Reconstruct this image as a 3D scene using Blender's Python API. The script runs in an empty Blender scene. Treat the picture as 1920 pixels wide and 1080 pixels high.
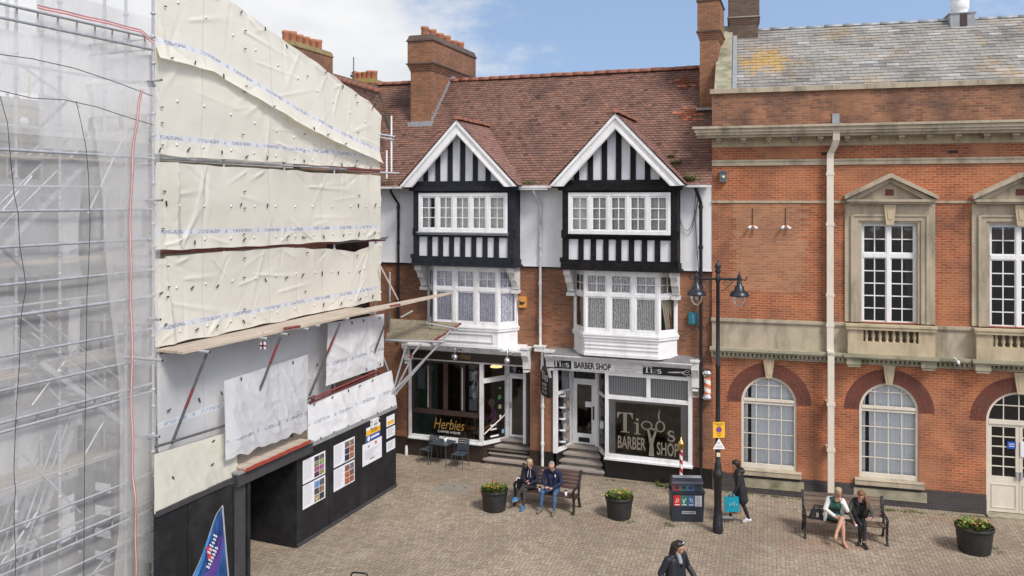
import bpy, bmesh, math, random
from mathutils import Vector, Matrix, noise
random.seed(7)
R = math.radians
C = bpy.context.scene
COL = C.collection

# ------------------------------------------------------------------ camera
FPX, CAMH, HY, CX = 1550.0, 9.0, 373.0, 960.0      # focal length in photo pixels, eye height, horizon row
cam = bpy.data.objects.new('camera', bpy.data.cameras.new('camera')); COL.objects.link(cam)
cam.location = (0, 0, CAMH); cam.rotation_euler = (R(90), 0, 0)
cam.data.sensor_width = 36; cam.data.lens = 36*FPX/1920
cam.data.shift_y = -(540-HY)/1920
cam.data.clip_start = .1; cam.data.clip_end = 5000
C.camera = cam

# ------------------------------------------------------------------ sky, sun, exposure
SUN_EL, SUN_AZ = 50, 145            # azimuth clockwise from +Y: the sun stands behind the camera, to its right
W = bpy.data.worlds.new('World'); C.world = W; W.use_nodes = True
nt = W.node_tree; nt.nodes.clear()
def N(t, **k):
    n = nt.nodes.new(t)
    for a, b in k.items(): setattr(n, a, b)
    return n
L = lambda a, b: nt.links.new(a, b)
tc = N('ShaderNodeTexCoord')
lift = N('ShaderNodeVectorMath', operation='ADD'); lift.inputs[1].default_value = (0, 0, .42)
L(tc.outputs['Generated'], lift.inputs[0])
nrm = N('ShaderNodeVectorMath', operation='NORMALIZE'); L(lift.outputs[0], nrm.inputs[0])
sky = N('ShaderNodeTexSky', sky_type='NISHITA', sun_disc=False)
sky.sun_elevation = R(SUN_EL); sky.sun_rotation = R(SUN_AZ); sky.air_density = 1.1; sky.dust_density = .6; sky.ozone_density = 1.6
L(nrm.outputs[0], sky.inputs['Vector'])
# clouds: noise over the direction, thick towards the left (west) of the square, thin wisps elsewhere
mp = N('ShaderNodeMapping'); mp.inputs['Scale'].default_value = (1, 1, 2.3); mp.inputs['Location'].default_value = (.23, .4, .31)
L(tc.outputs['Generated'], mp.inputs[0])
n1 = N('ShaderNodeTexNoise'); n1.inputs['Scale'].default_value = 5.0; n1.inputs['Detail'].default_value = 9; n1.inputs['Roughness'].default_value = .58
L(mp.outputs[0], n1.inputs['Vector'])
dt = N('ShaderNodeVectorMath', operation='DOT_PRODUCT'); dt.inputs[1].default_value = (-1, 0, -.25); L(tc.outputs['Generated'], dt.inputs[0])
mr = N('ShaderNodeMapRange'); mr.inputs[1].default_value = -.14; mr.inputs[2].default_value = .13; mr.inputs[3].default_value = -.12; mr.inputs[4].default_value = .34
L(dt.outputs['Value'], mr.inputs[0])
ad = N('ShaderNodeMath', operation='ADD'); L(n1.outputs[0], ad.inputs[0]); L(mr.outputs[0], ad.inputs[1])
cr = N('ShaderNodeValToRGB'); cr.color_ramp.elements[0].position = .50; cr.color_ramp.elements[1].position = .76
cr.color_ramp.interpolation = 'EASE'
L(ad.outputs[0], cr.inputs[0])
n2 = N('ShaderNodeTexNoise'); n2.inputs['Scale'].default_value = 9; n2.inputs['Detail'].default_value = 6; L(mp.outputs[0], n2.inputs['Vector'])
cc = N('ShaderNodeValToRGB'); cc.color_ramp.elements[0].color = (3.7, 3.8, 4.0, 1); cc.color_ramp.elements[1].color = (4.35, 4.37, 4.42, 1)
cc.color_ramp.elements[0].position = .3; cc.color_ramp.elements[1].position = .65
L(n2.outputs[0], cc.inputs[0])
tint = N('ShaderNodeMix', data_type='RGBA', blend_type='MULTIPLY'); tint.inputs[0].default_value = 1; L(sky.outputs[0], tint.inputs[6]); tint.inputs[7].default_value = (1.45, 1.28, 1.12, 1)
mx = N('ShaderNodeMix', data_type='RGBA'); L(cr.outputs[0], mx.inputs[0]); L(tint.outputs[2], mx.inputs[6]); L(cc.outputs[0], mx.inputs[7])
bg = N('ShaderNodeBackground'); bg.inputs[1].default_value = .14; L(mx.outputs[2], bg.inputs[0])
wo = N('ShaderNodeOutputWorld'); L(bg.outputs[0], wo.inputs[0])
sun = bpy.data.objects.new('sun', bpy.data.lights.new('sun', 'SUN')); COL.objects.link(sun)
sun.data.energy = 2.0; sun.data.angle = R(15); sun.data.color = (1, .955, .88)
az, el = R(SUN_AZ), R(SUN_EL)
sd = Vector((math.sin(az)*math.cos(el), math.cos(az)*math.cos(el), math.sin(el)))
sun.rotation_euler = sd.to_track_quat('Z', 'Y').to_euler(); sun.location = (0, -20, 40)
vs = C.view_settings; vs.view_transform = 'Standard'; vs.look = 'None'; vs.gamma = 1; vs.exposure = 0.62
C.render.engine = 'CYCLES'; C.cycles.max_bounces = 8; C.cycles.transparent_max_bounces = 24

# ------------------------------------------------------------------ frames: a facade's own axes (x along it, y into it, z up)
def ray(u, v): return ((u-CX)/FPX, 1.0, (HY-v)/FPX)
def ground(u, v, z=0.0):
    t = (CAMH-z)*FPX/(v-HY); r = ray(u, v); return Vector((r[0]*t, t, z))
class Frame:
    def __init__(s, o, rot):
        s.o = (o[0], o[1]); s.rot = R(rot); a = s.rot
        s.d = (math.cos(a), math.sin(a)); s.i = (-math.sin(a), math.cos(a))
    def loc(s, P):
        dx, dy = P[0]-s.o[0], P[1]-s.o[1]
        return Vector((dx*s.d[0]+dy*s.d[1], dx*s.i[0]+dy*s.i[1], P[2]))
    def wld(s, p): return Vector((s.o[0]+p[0]*s.d[0]+p[1]*s.i[0], s.o[1]+p[0]*s.d[1]+p[1]*s.i[1], p[2]))
    def p(s, u, v, y=0.0):
        r = ray(u, v); k = s.o[0]*s.i[0]+s.o[1]*s.i[1]+y
        t = k/(r[0]*s.i[0]+r[1]*s.i[1]); return s.loc((r[0]*t, t, CAMH+r[2]*t))
    def x(s, u, y=0.0): return s.p(u, HY, y)[0]
    def at(s, u, v, t): r = ray(u, v); return s.loc((r[0]*t, t, CAMH+r[2]*t))
TH = Frame(ground(1335, 917), -15.4)                 # town hall
SH = Frame(ground(1300, 914), -19.46)                # shops
LW = Frame(ground(743, 912), 67.25)                  # hoarding; x runs away from the camera
WO = Frame((0, 0), 0)

# ------------------------------------------------------------------ mesh builder
class MB:
    def __init__(s): s.v = []; s.f = []; s.mi = []; s.sm = []; s.col = []; s.uv = {}
    def face(s, pts, mi=0, sm=False, col=None):
        b = len(s.v); s.v += [tuple(p) for p in pts]; s.f.append(tuple(range(b, b+len(pts)))); s.mi.append(mi); s.sm.append(sm); s.col.append(col); return s
    def mesh(s, vs, fs, mi=0, sm=False):
        b = len(s.v); s.v += [tuple(p) for p in vs]
        for f in fs: s.f.append(tuple(i+b for i in f)); s.mi.append(mi); s.sm.append(sm); s.col.append(None)
        return s
    def box(s, x0, x1, y0, y1, z0, z1, mi=0):
        if x0 > x1: x0, x1 = x1, x0
        if y0 > y1: y0, y1 = y1, y0
        if z0 > z1: z0, z1 = z1, z0
        V = [(x0,y0,z0),(x1,y0,z0),(x1,y1,z0),(x0,y1,z0),(x0,y0,z1),(x1,y0,z1),(x1,y1,z1),(x0,y1,z1)]
        return s.mesh(V, [(0,3,2,1),(4,5,6,7),(0,1,5,4),(1,2,6,5),(2,3,7,6),(3,0,4,7)], mi)
    def hexa(s, b4, t4, mi=0):
        return s.mesh(list(b4)+list(t4), [(0,3,2,1),(4,5,6,7),(0,1,5,4),(1,2,6,5),(2,3,7,6),(3,0,4,7)], mi)
    def prism(s, poly, y0, y1, mi=0, sm=False):            # poly in (x, z), pushed along y
        n = len(poly); a = sum(poly[i][0]*poly[(i+1)%n][1]-poly[(i+1)%n][0]*poly[i][1] for i in range(n))
        if a < 0: poly = poly[::-1]
        V = [(x, y0, z) for x, z in poly]+[(x, y1, z) for x, z in poly]
        s.mesh(V, [tuple(range(n)), tuple(range(2*n-1, n-1, -1))], mi)
        s.mesh(V, [(i, i+n, (i+1)%n+n, (i+1)%n) for i in range(n)], mi, sm); return s
    def slab(s, poly, z0, z1, mi=0):                      # poly in (x, y), pushed along z
        n = len(poly); a = sum(poly[i][0]*poly[(i+1)%n][1]-poly[(i+1)%n][0]*poly[i][1] for i in range(n))
        if a < 0: poly = poly[::-1]
        V = [(x, y, z0) for x, y in poly]+[(x, y, z1) for x, y in poly]
        return s.mesh(V, [tuple(range(n-1, -1, -1)), tuple(range(n, 2*n))]+[(i, (i+1)%n, (i+1)%n+n, i+n) for i in range(n)], mi)
    def tube(s, pts, r, n=8, mi=0, caps=True, sm=True):
        pts = [Vector(p) for p in pts]; rs = r if isinstance(r, (list, tuple)) else [r]*len(pts); rings = []; prev = None
        for i, p in enumerate(pts):
            d = (pts[min(i+1, len(pts)-1)]-pts[max(i-1, 0)]).normalized()
            u = d.cross(Vector((0, 0, 1))) if prev is None else prev-d*prev.dot(d)
            if u.length < 1e-4: u = d.cross(Vector((0, 1, 0)))
            u.normalize(); prev = u; w = d.cross(u)
            rings.append([p+u*math.cos(2*math.pi*k/n)*rs[i]+w*math.sin(2*math.pi*k/n)*rs[i] for k in range(n)])
        V = [q for g in rings for q in g]; F = []
        for i in range(len(pts)-1):
            for k in range(n): F.append((i*n+k, i*n+(k+1)%n, (i+1)*n+(k+1)%n, (i+1)*n+k))
        s.mesh(V, F, mi, sm)
        if caps: s.mesh(V, [tuple(range(n-1, -1, -1)), tuple((len(pts)-1)*n+k for k in range(n))], mi)
        return s
    def lathe(s, prof, c=(0, 0, 0), n=16, mi=0, sm=True, axis=None):
        V = []; F = []
        for r, z in prof:
            for k in range(n):
                a = 2*math.pi*k/n; V.append(Vector((r*math.cos(a), r*math.sin(a), z)))
        if axis is not None:
            q = Vector(axis).normalized().to_track_quat('Z', 'Y'); V = [q @ p for p in V]
        V = [p+Vector(c) for p in V]; m = len(prof)
        for i in range(m-1):
            for k in range(n): F.append((i*n+k, i*n+(k+1)%n, (i+1)*n+(k+1)%n, (i+1)*n+k))
        s.mesh(V, F, mi, sm)
        if prof[0][0] > 1e-4: s.mesh(V, [tuple(range(n-1, -1, -1))], mi)
        if prof[-1][0] > 1e-4: s.mesh(V, [tuple((m-1)*n+k for k in range(n))], mi)
        return s
    def ball(s, c, r, n=10, mi=0):
        r = r if isinstance(r, (tuple, list)) else (r, r, r); m = n//2+1; V = []; F = []
        for i in range(m+1):
            t = math.pi*i/m
            for k in range(n):
                a = 2*math.pi*k/n; V.append((c[0]+r[0]*math.sin(t)*math.cos(a), c[1]+r[1]*math.sin(t)*math.sin(a), c[2]-r[2]*math.cos(t)))
        for i in range(m):
            for k in range(n): F.append((i*n+k, i*n+(k+1)%n, (i+1)*n+(k+1)%n, (i+1)*n+k))
        return s.mesh(V, F, mi, True)
    def bar(s, a, b, w, h, mi=0):                          # a rectangular bar from a to b
        a, b = Vector(a), Vector(b); d = (b-a).normalized(); u = d.cross(Vector((0, 0, 1)))
        if u.length < 1e-3: u = Vector((1, 0, 0))
        u.normalize(); q = u.cross(d); u = u*w/2; q = q*h/2
        return s.hexa([a-u-q, a+u-q, a+u+q, a-u+q], [b-u-q, b+u-q, b+u+q, b-u+q], mi)
    def grid(s, P, mi=0, sm=True, uv=None):                # P[i][j] points
        n, m = len(P), len(P[0]); b = len(s.v); s.v += [tuple(q) for r in P for q in r]
        if uv:
            for i in range(n):
                for j in range(m): s.uv[b+i*m+j] = uv[i][j]
        for i in range(n-1):
            for j in range(m-1):
                s.f.append((b+i*m+j, b+i*m+j+1, b+(i+1)*m+j+1, b+(i+1)*m+j)); s.mi.append(mi); s.sm.append(sm); s.col.append(None)
        return s
    def build(s, name, mats, parent=None, weld=False, label=None):
        me = bpy.data.meshes.new(name); me.from_pydata(s.v, [], s.f)
        for m in (mats if isinstance(mats, (list, tuple)) else [mats]): me.materials.append(m)
        me.polygons.foreach_set('material_index', s.mi); me.polygons.foreach_set('use_smooth', s.sm)
        if any(c is not None for c in s.col):
            at = me.attributes.new('rnd', 'FLOAT', 'FACE'); at.data.foreach_set('value', [c if c is not None else .5 for c in s.col])
        if s.uv:
            ul = me.uv_layers.new(name='UVMap'); 
            for lp in me.loops: ul.data[lp.index].uv = s.uv.get(lp.vertex_index, (0, 0))
        me.validate(); me.update()
        o = bpy.data.objects.new(name, me); COL.objects.link(o)
        if parent is not None: o.parent = parent
        if label: o['label'] = label
        return o
def tag(o, label, cat, group=None, kind=None):
    if label: o['label'] = label
    if cat: o['category'] = cat
    if group: o['group'] = group
    if kind: o['kind'] = kind
    return o
def thing(name, label, cat, loc=(0, 0, 0), rz=0.0, group=None, frame=None):
    o = bpy.data.objects.new(name, None); COL.objects.link(o); o.empty_display_size = .2
    if frame: o.location = (frame.o[0], frame.o[1], 0); o.rotation_euler = (0, 0, frame.rot)
    else: o.location = loc; o.rotation_euler = (0, 0, rz)
    return tag(o, label, cat, group)
def structure(o): o['kind'] = 'structure'; return o
def copy_tree(o, parent=None):
    c = o.copy(); COL.objects.link(c)
    if parent is not None: c.parent = parent
    for ch in list(o.children): copy_tree(ch, c)
    return c
def text_into(mb, s, place, h, w=None, mi=0, shear=0.0, depth=.004, bold=0.0, align='LEFT', spacing=1.0):
    """letters as geometry; place(a, b, c) maps text right, text up, text towards the reader to a point"""
    cu = bpy.data.curves.new('t', 'FONT'); cu.body = s; cu.size = 1; cu.shear = shear; cu.extrude = 0; cu.offset = bold; cu.resolution_u = 3; cu.align_x = align; cu.space_character = spacing
    o = bpy.data.objects.new('t', cu); COL.objects.link(o); dg = bpy.context.evaluated_depsgraph_get(); dg.update()
    me = bpy.data.meshes.new_from_object(o.evaluated_get(dg)); V = [v.co.copy() for v in me.vertices]; F = [tuple(p.vertices) for p in me.polygons]
    bpy.data.objects.remove(o); bpy.data.curves.remove(cu); bpy.data.meshes.remove(me)
    if not V: return
    x0 = min(v.x for v in V); x1 = max(v.x for v in V); z0 = min(v.y for v in V); z1 = max(v.y for v in V)
    sz = h/(z1-z0) if z1 > z0 else h; sx = w/(x1-x0) if w else sz
    mb.mesh([place((v.x-x0)*sx, (v.y-z0)*sz, depth) for v in V], F, mi)

# ------------------------------------------------------------------ materials
MATS = {}
class NG:
    def __init__(s, name):
        s.m = bpy.data.materials.new(name); s.m.use_nodes = True; s.t = s.m.node_tree
        s.b = s.t.nodes['Principled BSDF']; s.out = s.t.nodes['Material Output']
    def n(s, t, ins=None, **k):
        q = s.t.nodes.new(t)
        for a, b in k.items(): setattr(q, a, b)
        for a, b in (ins or {}).items():
            if hasattr(b, 'is_output') or isinstance(b, bpy.types.NodeSocket): s.t.links.new(b, q.inputs[a])
            else: q.inputs[a].default_value = b
        return q
    def link(s, a, b): s.t.links.new(a, b)
    def math(s, op, a, b=0.0, c=0.0): return s.n('ShaderNodeMath', {0: a, 1: b, 2: c}, operation=op).outputs[0]
    def mix(s, f, a, b, bt='MIX'): return s.n('ShaderNodeMix', {0: f, 6: a, 7: b}, data_type='RGBA', blend_type=bt).outputs[2]
    def ramp(s, f, *st):
        q = s.n('ShaderNodeValToRGB', {0: f}); e = q.color_ramp.elements
        while len(e) < len(st): e.new(.5)
        for i, (p, c) in enumerate(st):
            e[i].position = p; e[i].color = (c, c, c, 1) if isinstance(c, (int, float)) else tuple(c)+((1,) if len(c) == 3 else ())
        return q.outputs[0]
    def noise(s, vec, sc, det=4, rough=.55, dist=0.0): return s.n('ShaderNodeTexNoise', {'Vector': vec, 'Scale': sc, 'Detail': det, 'Roughness': rough, 'Distortion': dist}).outputs[0]
    def scalev(s, vec, x, y, z): return s.n('ShaderNodeMapping', {'Vector': vec, 'Scale': (x, y, z)}).outputs[0]
    def obj(s): return s.n('ShaderNodeTexCoord').outputs['Object']
    def bump(s, h, st=.3, d=.01):
        q = s.n('ShaderNodeBump', {'Height': h, 'Strength': st, 'Distance': d}); s.link(q.outputs[0], s.b.inputs['Normal'])
def rgba(c): return (c[0], c[1], c[2], 1)
def mul(c, k): return tuple(min(1, x*k) for x in c)
def plain(name, col, rough=.6, var=.16, sc=6, metal=0.0, spec=.5, bump=0.0, dirt=None, dsc=1.4, damt=.35, streak=False):
    """a surface whose own colour wanders a little, with optional dirt patches"""
    g = NG(name); ob = g.obj()
    n = g.noise(ob, sc, 5)
    c = g.mix(g.ramp(n, (.3, 0), (.7, 1)), rgba(mul(col, 1-var)), rgba(mul(col, 1+var*.6)))
    if dirt:
        v = g.scalev(ob, 1, 1, .22) if streak else ob
        d = g.ramp(g.noise(v, dsc, 7, .65), (.48, 0), (.72, 1)); c = g.mix(g.math('MULTIPLY', d, damt), c, rgba(dirt))
    g.link(c, g.b.inputs['Base Color']); g.b.inputs['Roughness'].default_value = rough; g.b.inputs['Metallic'].default_value = metal
    g.b.inputs['Specular IOR Level'].default_value = spec
    if bump: g.bump(g.noise(ob, sc*6, 4), bump, .01)
    return g.m
def brick(name, c1, c2, mortar, patch=None, pamt=.5, bw=.225, rh=.075, ms=.011, stain=(.06, .05, .045), samt=.4, ssc=.7):
    g = NG(name); ob = g.obj(); sp = g.n('ShaderNodeSeparateXYZ', {0: ob})
    a = g.math('ADD', sp.outputs[0], sp.outputs[1]); v = g.n('ShaderNodeCombineXYZ', {0: a, 1: sp.outputs[2], 2: 0.0}).outputs[0]
    b = g.n('ShaderNodeTexBrick', {'Vector': v, 'Scale': 1.0, 'Mortar Size': ms, 'Brick Width': bw, 'Row Height': rh, 'Color1': rgba(c1), 'Color2': rgba(c2), 'Mortar': rgba(mortar), 'Bias': -.1, 'Mortar Smooth': .2})
    # a second, offset brick field scatters single odd bricks
    b2 = g.n('ShaderNodeTexBrick', {'Vector': v, 'Scale': 1.0, 'Mortar Size': 0.0, 'Brick Width': bw, 'Row Height': rh, 'Color1': (0, 0, 0, 1), 'Color2': (1, 1, 1, 1), 'Mortar': (0, 0, 0, 1), 'Bias': -.55})
    odd = g.ramp(b2.outputs[0], (.55, 0), (.9, 1))
    c = g.mix(g.math('MULTIPLY', odd, .45), b.outputs[0], rgba(mul(c1, 1.9)))
    n = g.noise(ob, .9, 6, .6); c = g.mix(g.math('MULTIPLY', g.ramp(n, (.35, 1), (.6, 0)), samt), c, rgba(stain))
    n3 = g.noise(g.scalev(ob, 1, 1, .35), ssc, 6, .65); c = g.mix(g.math('MULTIPLY', g.ramp(n3, (.52, 0), (.72, 1)), samt*.8), c, rgba(mul(c2, .55)))
    if patch: c = g.mix(g.math('MULTIPLY', g.ramp(g.noise(ob, .55, 5), (.5, 0), (.62, 1)), pamt), c, rgba(patch))
    g.link(c, g.b.inputs['Base Color']); g.b.inputs['Roughness'].default_value = .88; g.b.inputs['Specular IOR Level'].default_value = .25
    h = g.math('ADD', g.math('MULTIPLY', b.outputs[1], -1.0), g.math('MULTIPLY', g.noise(ob, 40, 3), .5)); g.bump(h, .5, .008)
    return g.m
def tilemat(name, stops, lichen=None, spot=None, lamt=.5, lpos=(.6, .7), dark=(.03, .028, .028), damt=.5, rough=.75, streaks=True):
    g = NG(name); ob = g.obj(); at = g.n('ShaderNodeAttribute', attribute_name='rnd').outputs['Fac']
    c = g.ramp(at, *stops)
    n = g.noise(ob, .8, 7, .65); c = g.mix(g.math('MULTIPLY', g.ramp(n, (.5, 0), (.68, 1)), damt), c, rgba(dark))
    n2 = g.noise(ob, 9, 4); c = g.mix(g.math('MULTIPLY', g.ramp(n2, (.4, 0), (.75, 1)), .25), c, rgba(dark))
    if lichen: c = g.mix(g.math('MULTIPLY', g.ramp(g.math('ADD', g.math('MULTIPLY', g.noise(ob, .75, 4), .72), g.math('MULTIPLY', g.noise(ob, 7, 4), .28)), (lpos[0], 0), (lpos[1], 1)), lamt), c, rgba(lichen))
    if spot:
        dd = g.n('ShaderNodeVectorMath', {0: ob, 1: spot[:3]}, operation='DISTANCE').outputs['Value']
        f = g.math('ADD', g.math('DIVIDE', dd, spot[3]), g.math('MULTIPLY', g.math('SUBTRACT', g.noise(ob, 3.2, 8, .75), .5), 3.6)); c = g.mix(g.math('MULTIPLY', g.ramp(f, (.35, 1), (1.05, 0)), .68), c, (.50, .30, .06, 1))
    g.link(c, g.b.inputs['Base Color']); g.b.inputs['Roughness'].default_value = rough; g.b.inputs['Specular IOR Level'].default_value = .3
    g.bump(g.noise(ob, 30, 3), .3, .006); return g.m
def glassmat(name, tint=(.85, .88, .9), refl=.10):
    g = NG(name); g.t.nodes.remove(g.b)
    tr = g.n('ShaderNodeBsdfTransparent', {0: rgba(tint)}); gl = g.n('ShaderNodeBsdfGlossy', {0: (.9, .92, .95, 1), 'Roughness': .03})
    lw = g.n('ShaderNodeLayerWeight', {'Blend': .25}); f = g.math('ADD', g.math('MULTIPLY', lw.outputs['Fresnel'], .9), refl*.3)
    wv = g.n('ShaderNodeBump', {'Height': g.noise(g.obj(), 1.7, 2), 'Strength': .25, 'Distance': .03}); g.link(wv.outputs[0], gl.inputs['Normal'])
    mxs = g.n('ShaderNodeMixShader', {0: f}); g.link(tr.outputs[0], mxs.inputs[1]); g.link(gl.outputs[0], mxs.inputs[2]); g.link(mxs.outputs[0], g.out.inputs[0]); return g.m
def emit(name, col, st):
    g = NG(name); g.b.inputs['Base Color'].default_value = rgba(col); g.b.inputs['Emission Color'].default_value = rgba(col); g.b.inputs['Emission Strength'].default_value = st; return g.m
def tarpmat(name, col, band, thick=.042, ink=(.05, .06, .11), trans=.25, rough=.45):
    """sheeting: a printed strip of small dark marks along the sheet (UV in metres), soft creases, light comes through a little"""
    g = NG(name); uv = g.n('ShaderNodeUVMap').outputs[0]; sp = g.n('ShaderNodeSeparateXYZ', {0: uv}); u, v = sp.outputs[0], sp.outputs[1]; ob = g.obj()
    c = g.mix(g.noise(ob, 1.2, 6, .6), rgba(mul(col, .93)), rgba(mul(col, 1.03)))
    c = g.mix(g.math('MULTIPLY', g.ramp(g.noise(g.scalev(ob, 1, 1, .3), 1.1, 6), (.55, 0), (.8, 1)), .16), c, (.42, .40, .34, 1))
    sm_ = g.math('LESS_THAN', g.math('FRACT', g.math('DIVIDE', g.math('ADD', u, .4), 2.35)), .012); c = g.mix(g.math('MULTIPLY', sm_, .3), c, (.35, .34, .31, 1))
    for zb in band:
        d = g.math('ABSOLUTE', g.math('SUBTRACT', v, zb))
        strip = g.math('LESS_THAN', d, thick*1.6); c = g.mix(strip, c, rgba((.74, .75, .77)))
        inl = g.math('LESS_THAN', d, thick)
        ph = g.math('FRACT', g.math('DIVIDE', u, 1.12)); seg = g.math('MULTIPLY', g.math('GREATER_THAN', ph, .26), g.math('LESS_THAN', ph, .86))
        seg2 = g.math('MULTIPLY', g.math('GREATER_THAN', ph, .02), g.math('LESS_THAN', ph, .09))
        cell = g.n('ShaderNodeCombineXYZ', {0: g.math('FLOOR', g.math('MULTIPLY', u, 30)), 1: g.math('FLOOR', g.math('MULTIPLY', v, 40)), 2: 0.0}).outputs[0]
        wn = g.n('ShaderNodeTexWhiteNoise', {0: cell}, noise_dimensions='3D').outputs['Value']
        ink_m = g.math('MULTIPLY', g.math('MULTIPLY', inl, g.math('MAXIMUM', seg, seg2)), g.math('GREATER_THAN', wn, .38)); c = g.mix(g.math('MULTIPLY', ink_m, .48), c, rgba(ink))
    g.link(c, g.b.inputs['Base Color']); g.b.inputs['Roughness'].default_value = rough; g.b.inputs['Specular IOR Level'].default_value = .35
    h = g.math('ADD', g.math('MULTIPLY', g.noise(g.scalev(ob, .6, 1, 1.5), 2.2, 3, .5, 1.4), 1.0), g.math('MULTIPLY', g.noise(ob, 9, 4, .5, .8), .22)); g.bump(h, .22, .035)
    tl = g.n('ShaderNodeBsdfTranslucent', {0: c}); ms = g.n('ShaderNodeMixShader', {0: trans}); g.link(g.b.outputs[0], ms.inputs[1]); g.link(tl.outputs[0], ms.inputs[2]); g.link(ms.outputs[0], g.out.inputs[0])
    return g.m
def netmat(name, dens=.5, col=(.82, .82, .83)):
    g = NG(name); g.t.nodes.remove(g.b); ob = g.obj()
    tr = g.n('ShaderNodeBsdfTransparent'); df = g.n('ShaderNodeBsdfDiffuse', {0: rgba(col)}); tl = g.n('ShaderNodeBsdfTranslucent', {0: rgba(col)})
    a = g.n('ShaderNodeMixShader', {0: .35}); g.link(df.outputs[0], a.inputs[1]); g.link(tl.outputs[0], a.inputs[2])
    n = g.noise(g.scalev(ob, 1, 1, .25), 1.3, 5, .6)
    fine = g.noise(g.scalev(ob, 60, 60, 3), 1.0, 2)
    f = g.math('ADD', g.math('ADD', dens-.16, g.math('MULTIPLY', n, .26)), g.math('MULTIPLY', fine, .08))
    ms = g.n('ShaderNodeMixShader', {0: f}); g.link(tr.outputs[0], ms.inputs[1]); g.link(a.outputs[0], ms.inputs[2]); g.link(ms.outputs[0], g.out.inputs[0]); return g.m
def stripemat(name, ca, cb, per, axis=2, shear=0.0, wid=.5, rough=.5):
    g = NG(name); ob = g.obj(); sp = g.n('ShaderNodeSeparateXYZ', {0: ob})
    s_ = sp.outputs[axis]
    if shear:
        an = g.math('ARCTAN2', sp.outputs[1], sp.outputs[0]); s_ = g.math('ADD', s_, g.math('MULTIPLY', an, shear))
    m = g.math('GREATER_THAN', g.math('FRACT', g.math('DIVIDE', s_, per)), wid)
    g.link(g.mix(m, rgba(ca), rgba(cb)), g.b.inputs['Base Color']); g.b.inputs['Roughness'].default_value = rough; return g.m
def woodmat(name, ca, cb, axis=0, rough=.7):
    g = NG(name); ob = g.obj(); sc = [14, 14, 14]; sc[axis] = .9
    n = g.noise(g.scalev(ob, *sc), 1, 5, .6); c = g.mix(g.ramp(n, (.3, 0), (.7, 1)), rgba(ca), rgba(cb))
    c = g.mix(g.math('MULTIPLY', g.ramp(g.noise(ob, 1.5, 5), (.5, 0), (.75, 1)), .4), c, rgba(mul(ca, .55)))
    g.link(c, g.b.inputs['Base Color']); g.b.inputs['Roughness'].default_value = rough; g.bump(n, .25, .006); return g.m
def attrmat(name, c0, c1, rough=.6, trans=0.0):
    g = NG(name); at = g.n('ShaderNodeAttribute', attribute_name='rnd').outputs['Fac']
    g.link(g.ramp(at, (0, c0), (1, c1)), g.b.inputs['Base Color']); g.b.inputs['Roughness'].default_value = rough; return g.m

m_brick_shop = brick('shop brick', (.37, .14, .062), (.20, .07, .037), (.24, .18, .13), samt=.55, patch=(.46, .22, .11), pamt=.2)
m_brick_hall = brick('hall brick', (.46, .135, .053), (.31, .078, .035), (.44, .28, .17), samt=.52, ms=.010, patch=(.50, .23, .12), pamt=.42)
m_brick_patch = brick('patch brick', (.47, .20, .10), (.36, .13, .065), (.36, .26, .17), samt=.3)
m_brick_parapet = brick('parapet brick', (.35, .15, .08), (.16, .065, .042), (.27, .19, .13), samt=.72, patch=(.45, .22, .12), pamt=.4)
m_brick_chimney = brick('chimney brick', (.38, .17, .085), (.25, .11, .06), (.17, .12, .085), samt=.35)
m_brick_arch = brick('arch brick', (.20, .06, .04), (.14, .045, .032), (.09, .05, .04), samt=.2, bw=.1, rh=.08)
m_plinth = brick('plinth brick', (.075, .065, .068), (.05, .045, .048), (.09, .08, .075), samt=.4)
m_oldbrick = brick('old brick', (.16, .10, .07), (.10, .065, .05), (.14, .12, .10), samt=.5)
m_render = plain('white render', (.82, .82, .83), .85, .05, 3, bump=.6, dirt=(.50, .49, .45), damt=.35, streak=True)
m_white = plain('white paint', (.80, .80, .80), .45, .05, 5, dirt=(.46, .43, .38), dsc=3.5, damt=.42, streak=True)
m_white_worn = plain('worn white paint', (.70, .70, .69), .55, .08, 5, dirt=(.30, .28, .25), dsc=3.2, damt=.6)
m_cream = plain('cream paint', (.68, .62, .52), .5, .05, 5, dirt=(.42, .36, .28), dsc=2.2, damt=.35, streak=True)
m_black = plain('black timber', (.011, .010, .011), .7, .3, 8, spec=.15, dirt=(.07, .065, .06), dsc=5, damt=.22)
m_darkblue = plain('blue black timber', (.020, .022, .030), .7, .25, 8, spec=.15, dirt=(.08, .08, .08), dsc=5, damt=.25)
m_stone = plain('sandstone', (.50, .41, .27), .85, .10, 3, bump=.3, dirt=(.16, .13, .09), dsc=2.2, damt=.62, streak=True)
m_stone_grey = plain('weathered stone', (.43, .365, .265), .9, .12, 3, bump=.35, dirt=(.11, .095, .07), dsc=2.2, damt=.75, streak=True)
m_stone_moss = plain('mossy stone', (.34, .31, .22), .9, .14, 3, bump=.4, dirt=(.09, .10, .045), dsc=1.7, damt=.85)
m_step = plain('step stone', (.36, .31, .27), .85, .12, 5, bump=.3, dirt=(.18, .15, .13), dsc=2.5, damt=.5)
m_lead = plain('lead', (.30, .32, .34), .5, .12, 5, dirt=(.14, .14, .13), dsc=3, damt=.5)
m_grey_flat = plain('grey felt', (.20, .20, .20), .85, .15, 4, dirt=(.08, .08, .075), dsc=2, damt=.6)
m_tile = tilemat('clay tile', [(0, (.09, .05, .04)), (.25, (.182, .094, .068)), (.75, (.245, .136, .103)), (1, (.31, .14, .09))], dark=(.055, .038, .036), damt=.55)
m_tile_new = tilemat('dormer tile', [(0, (.17, .085, .068)), (.4, (.27, .145, .118)), (1, (.36, .20, .155))], dark=(.09, .055, .045), damt=.4)
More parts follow.
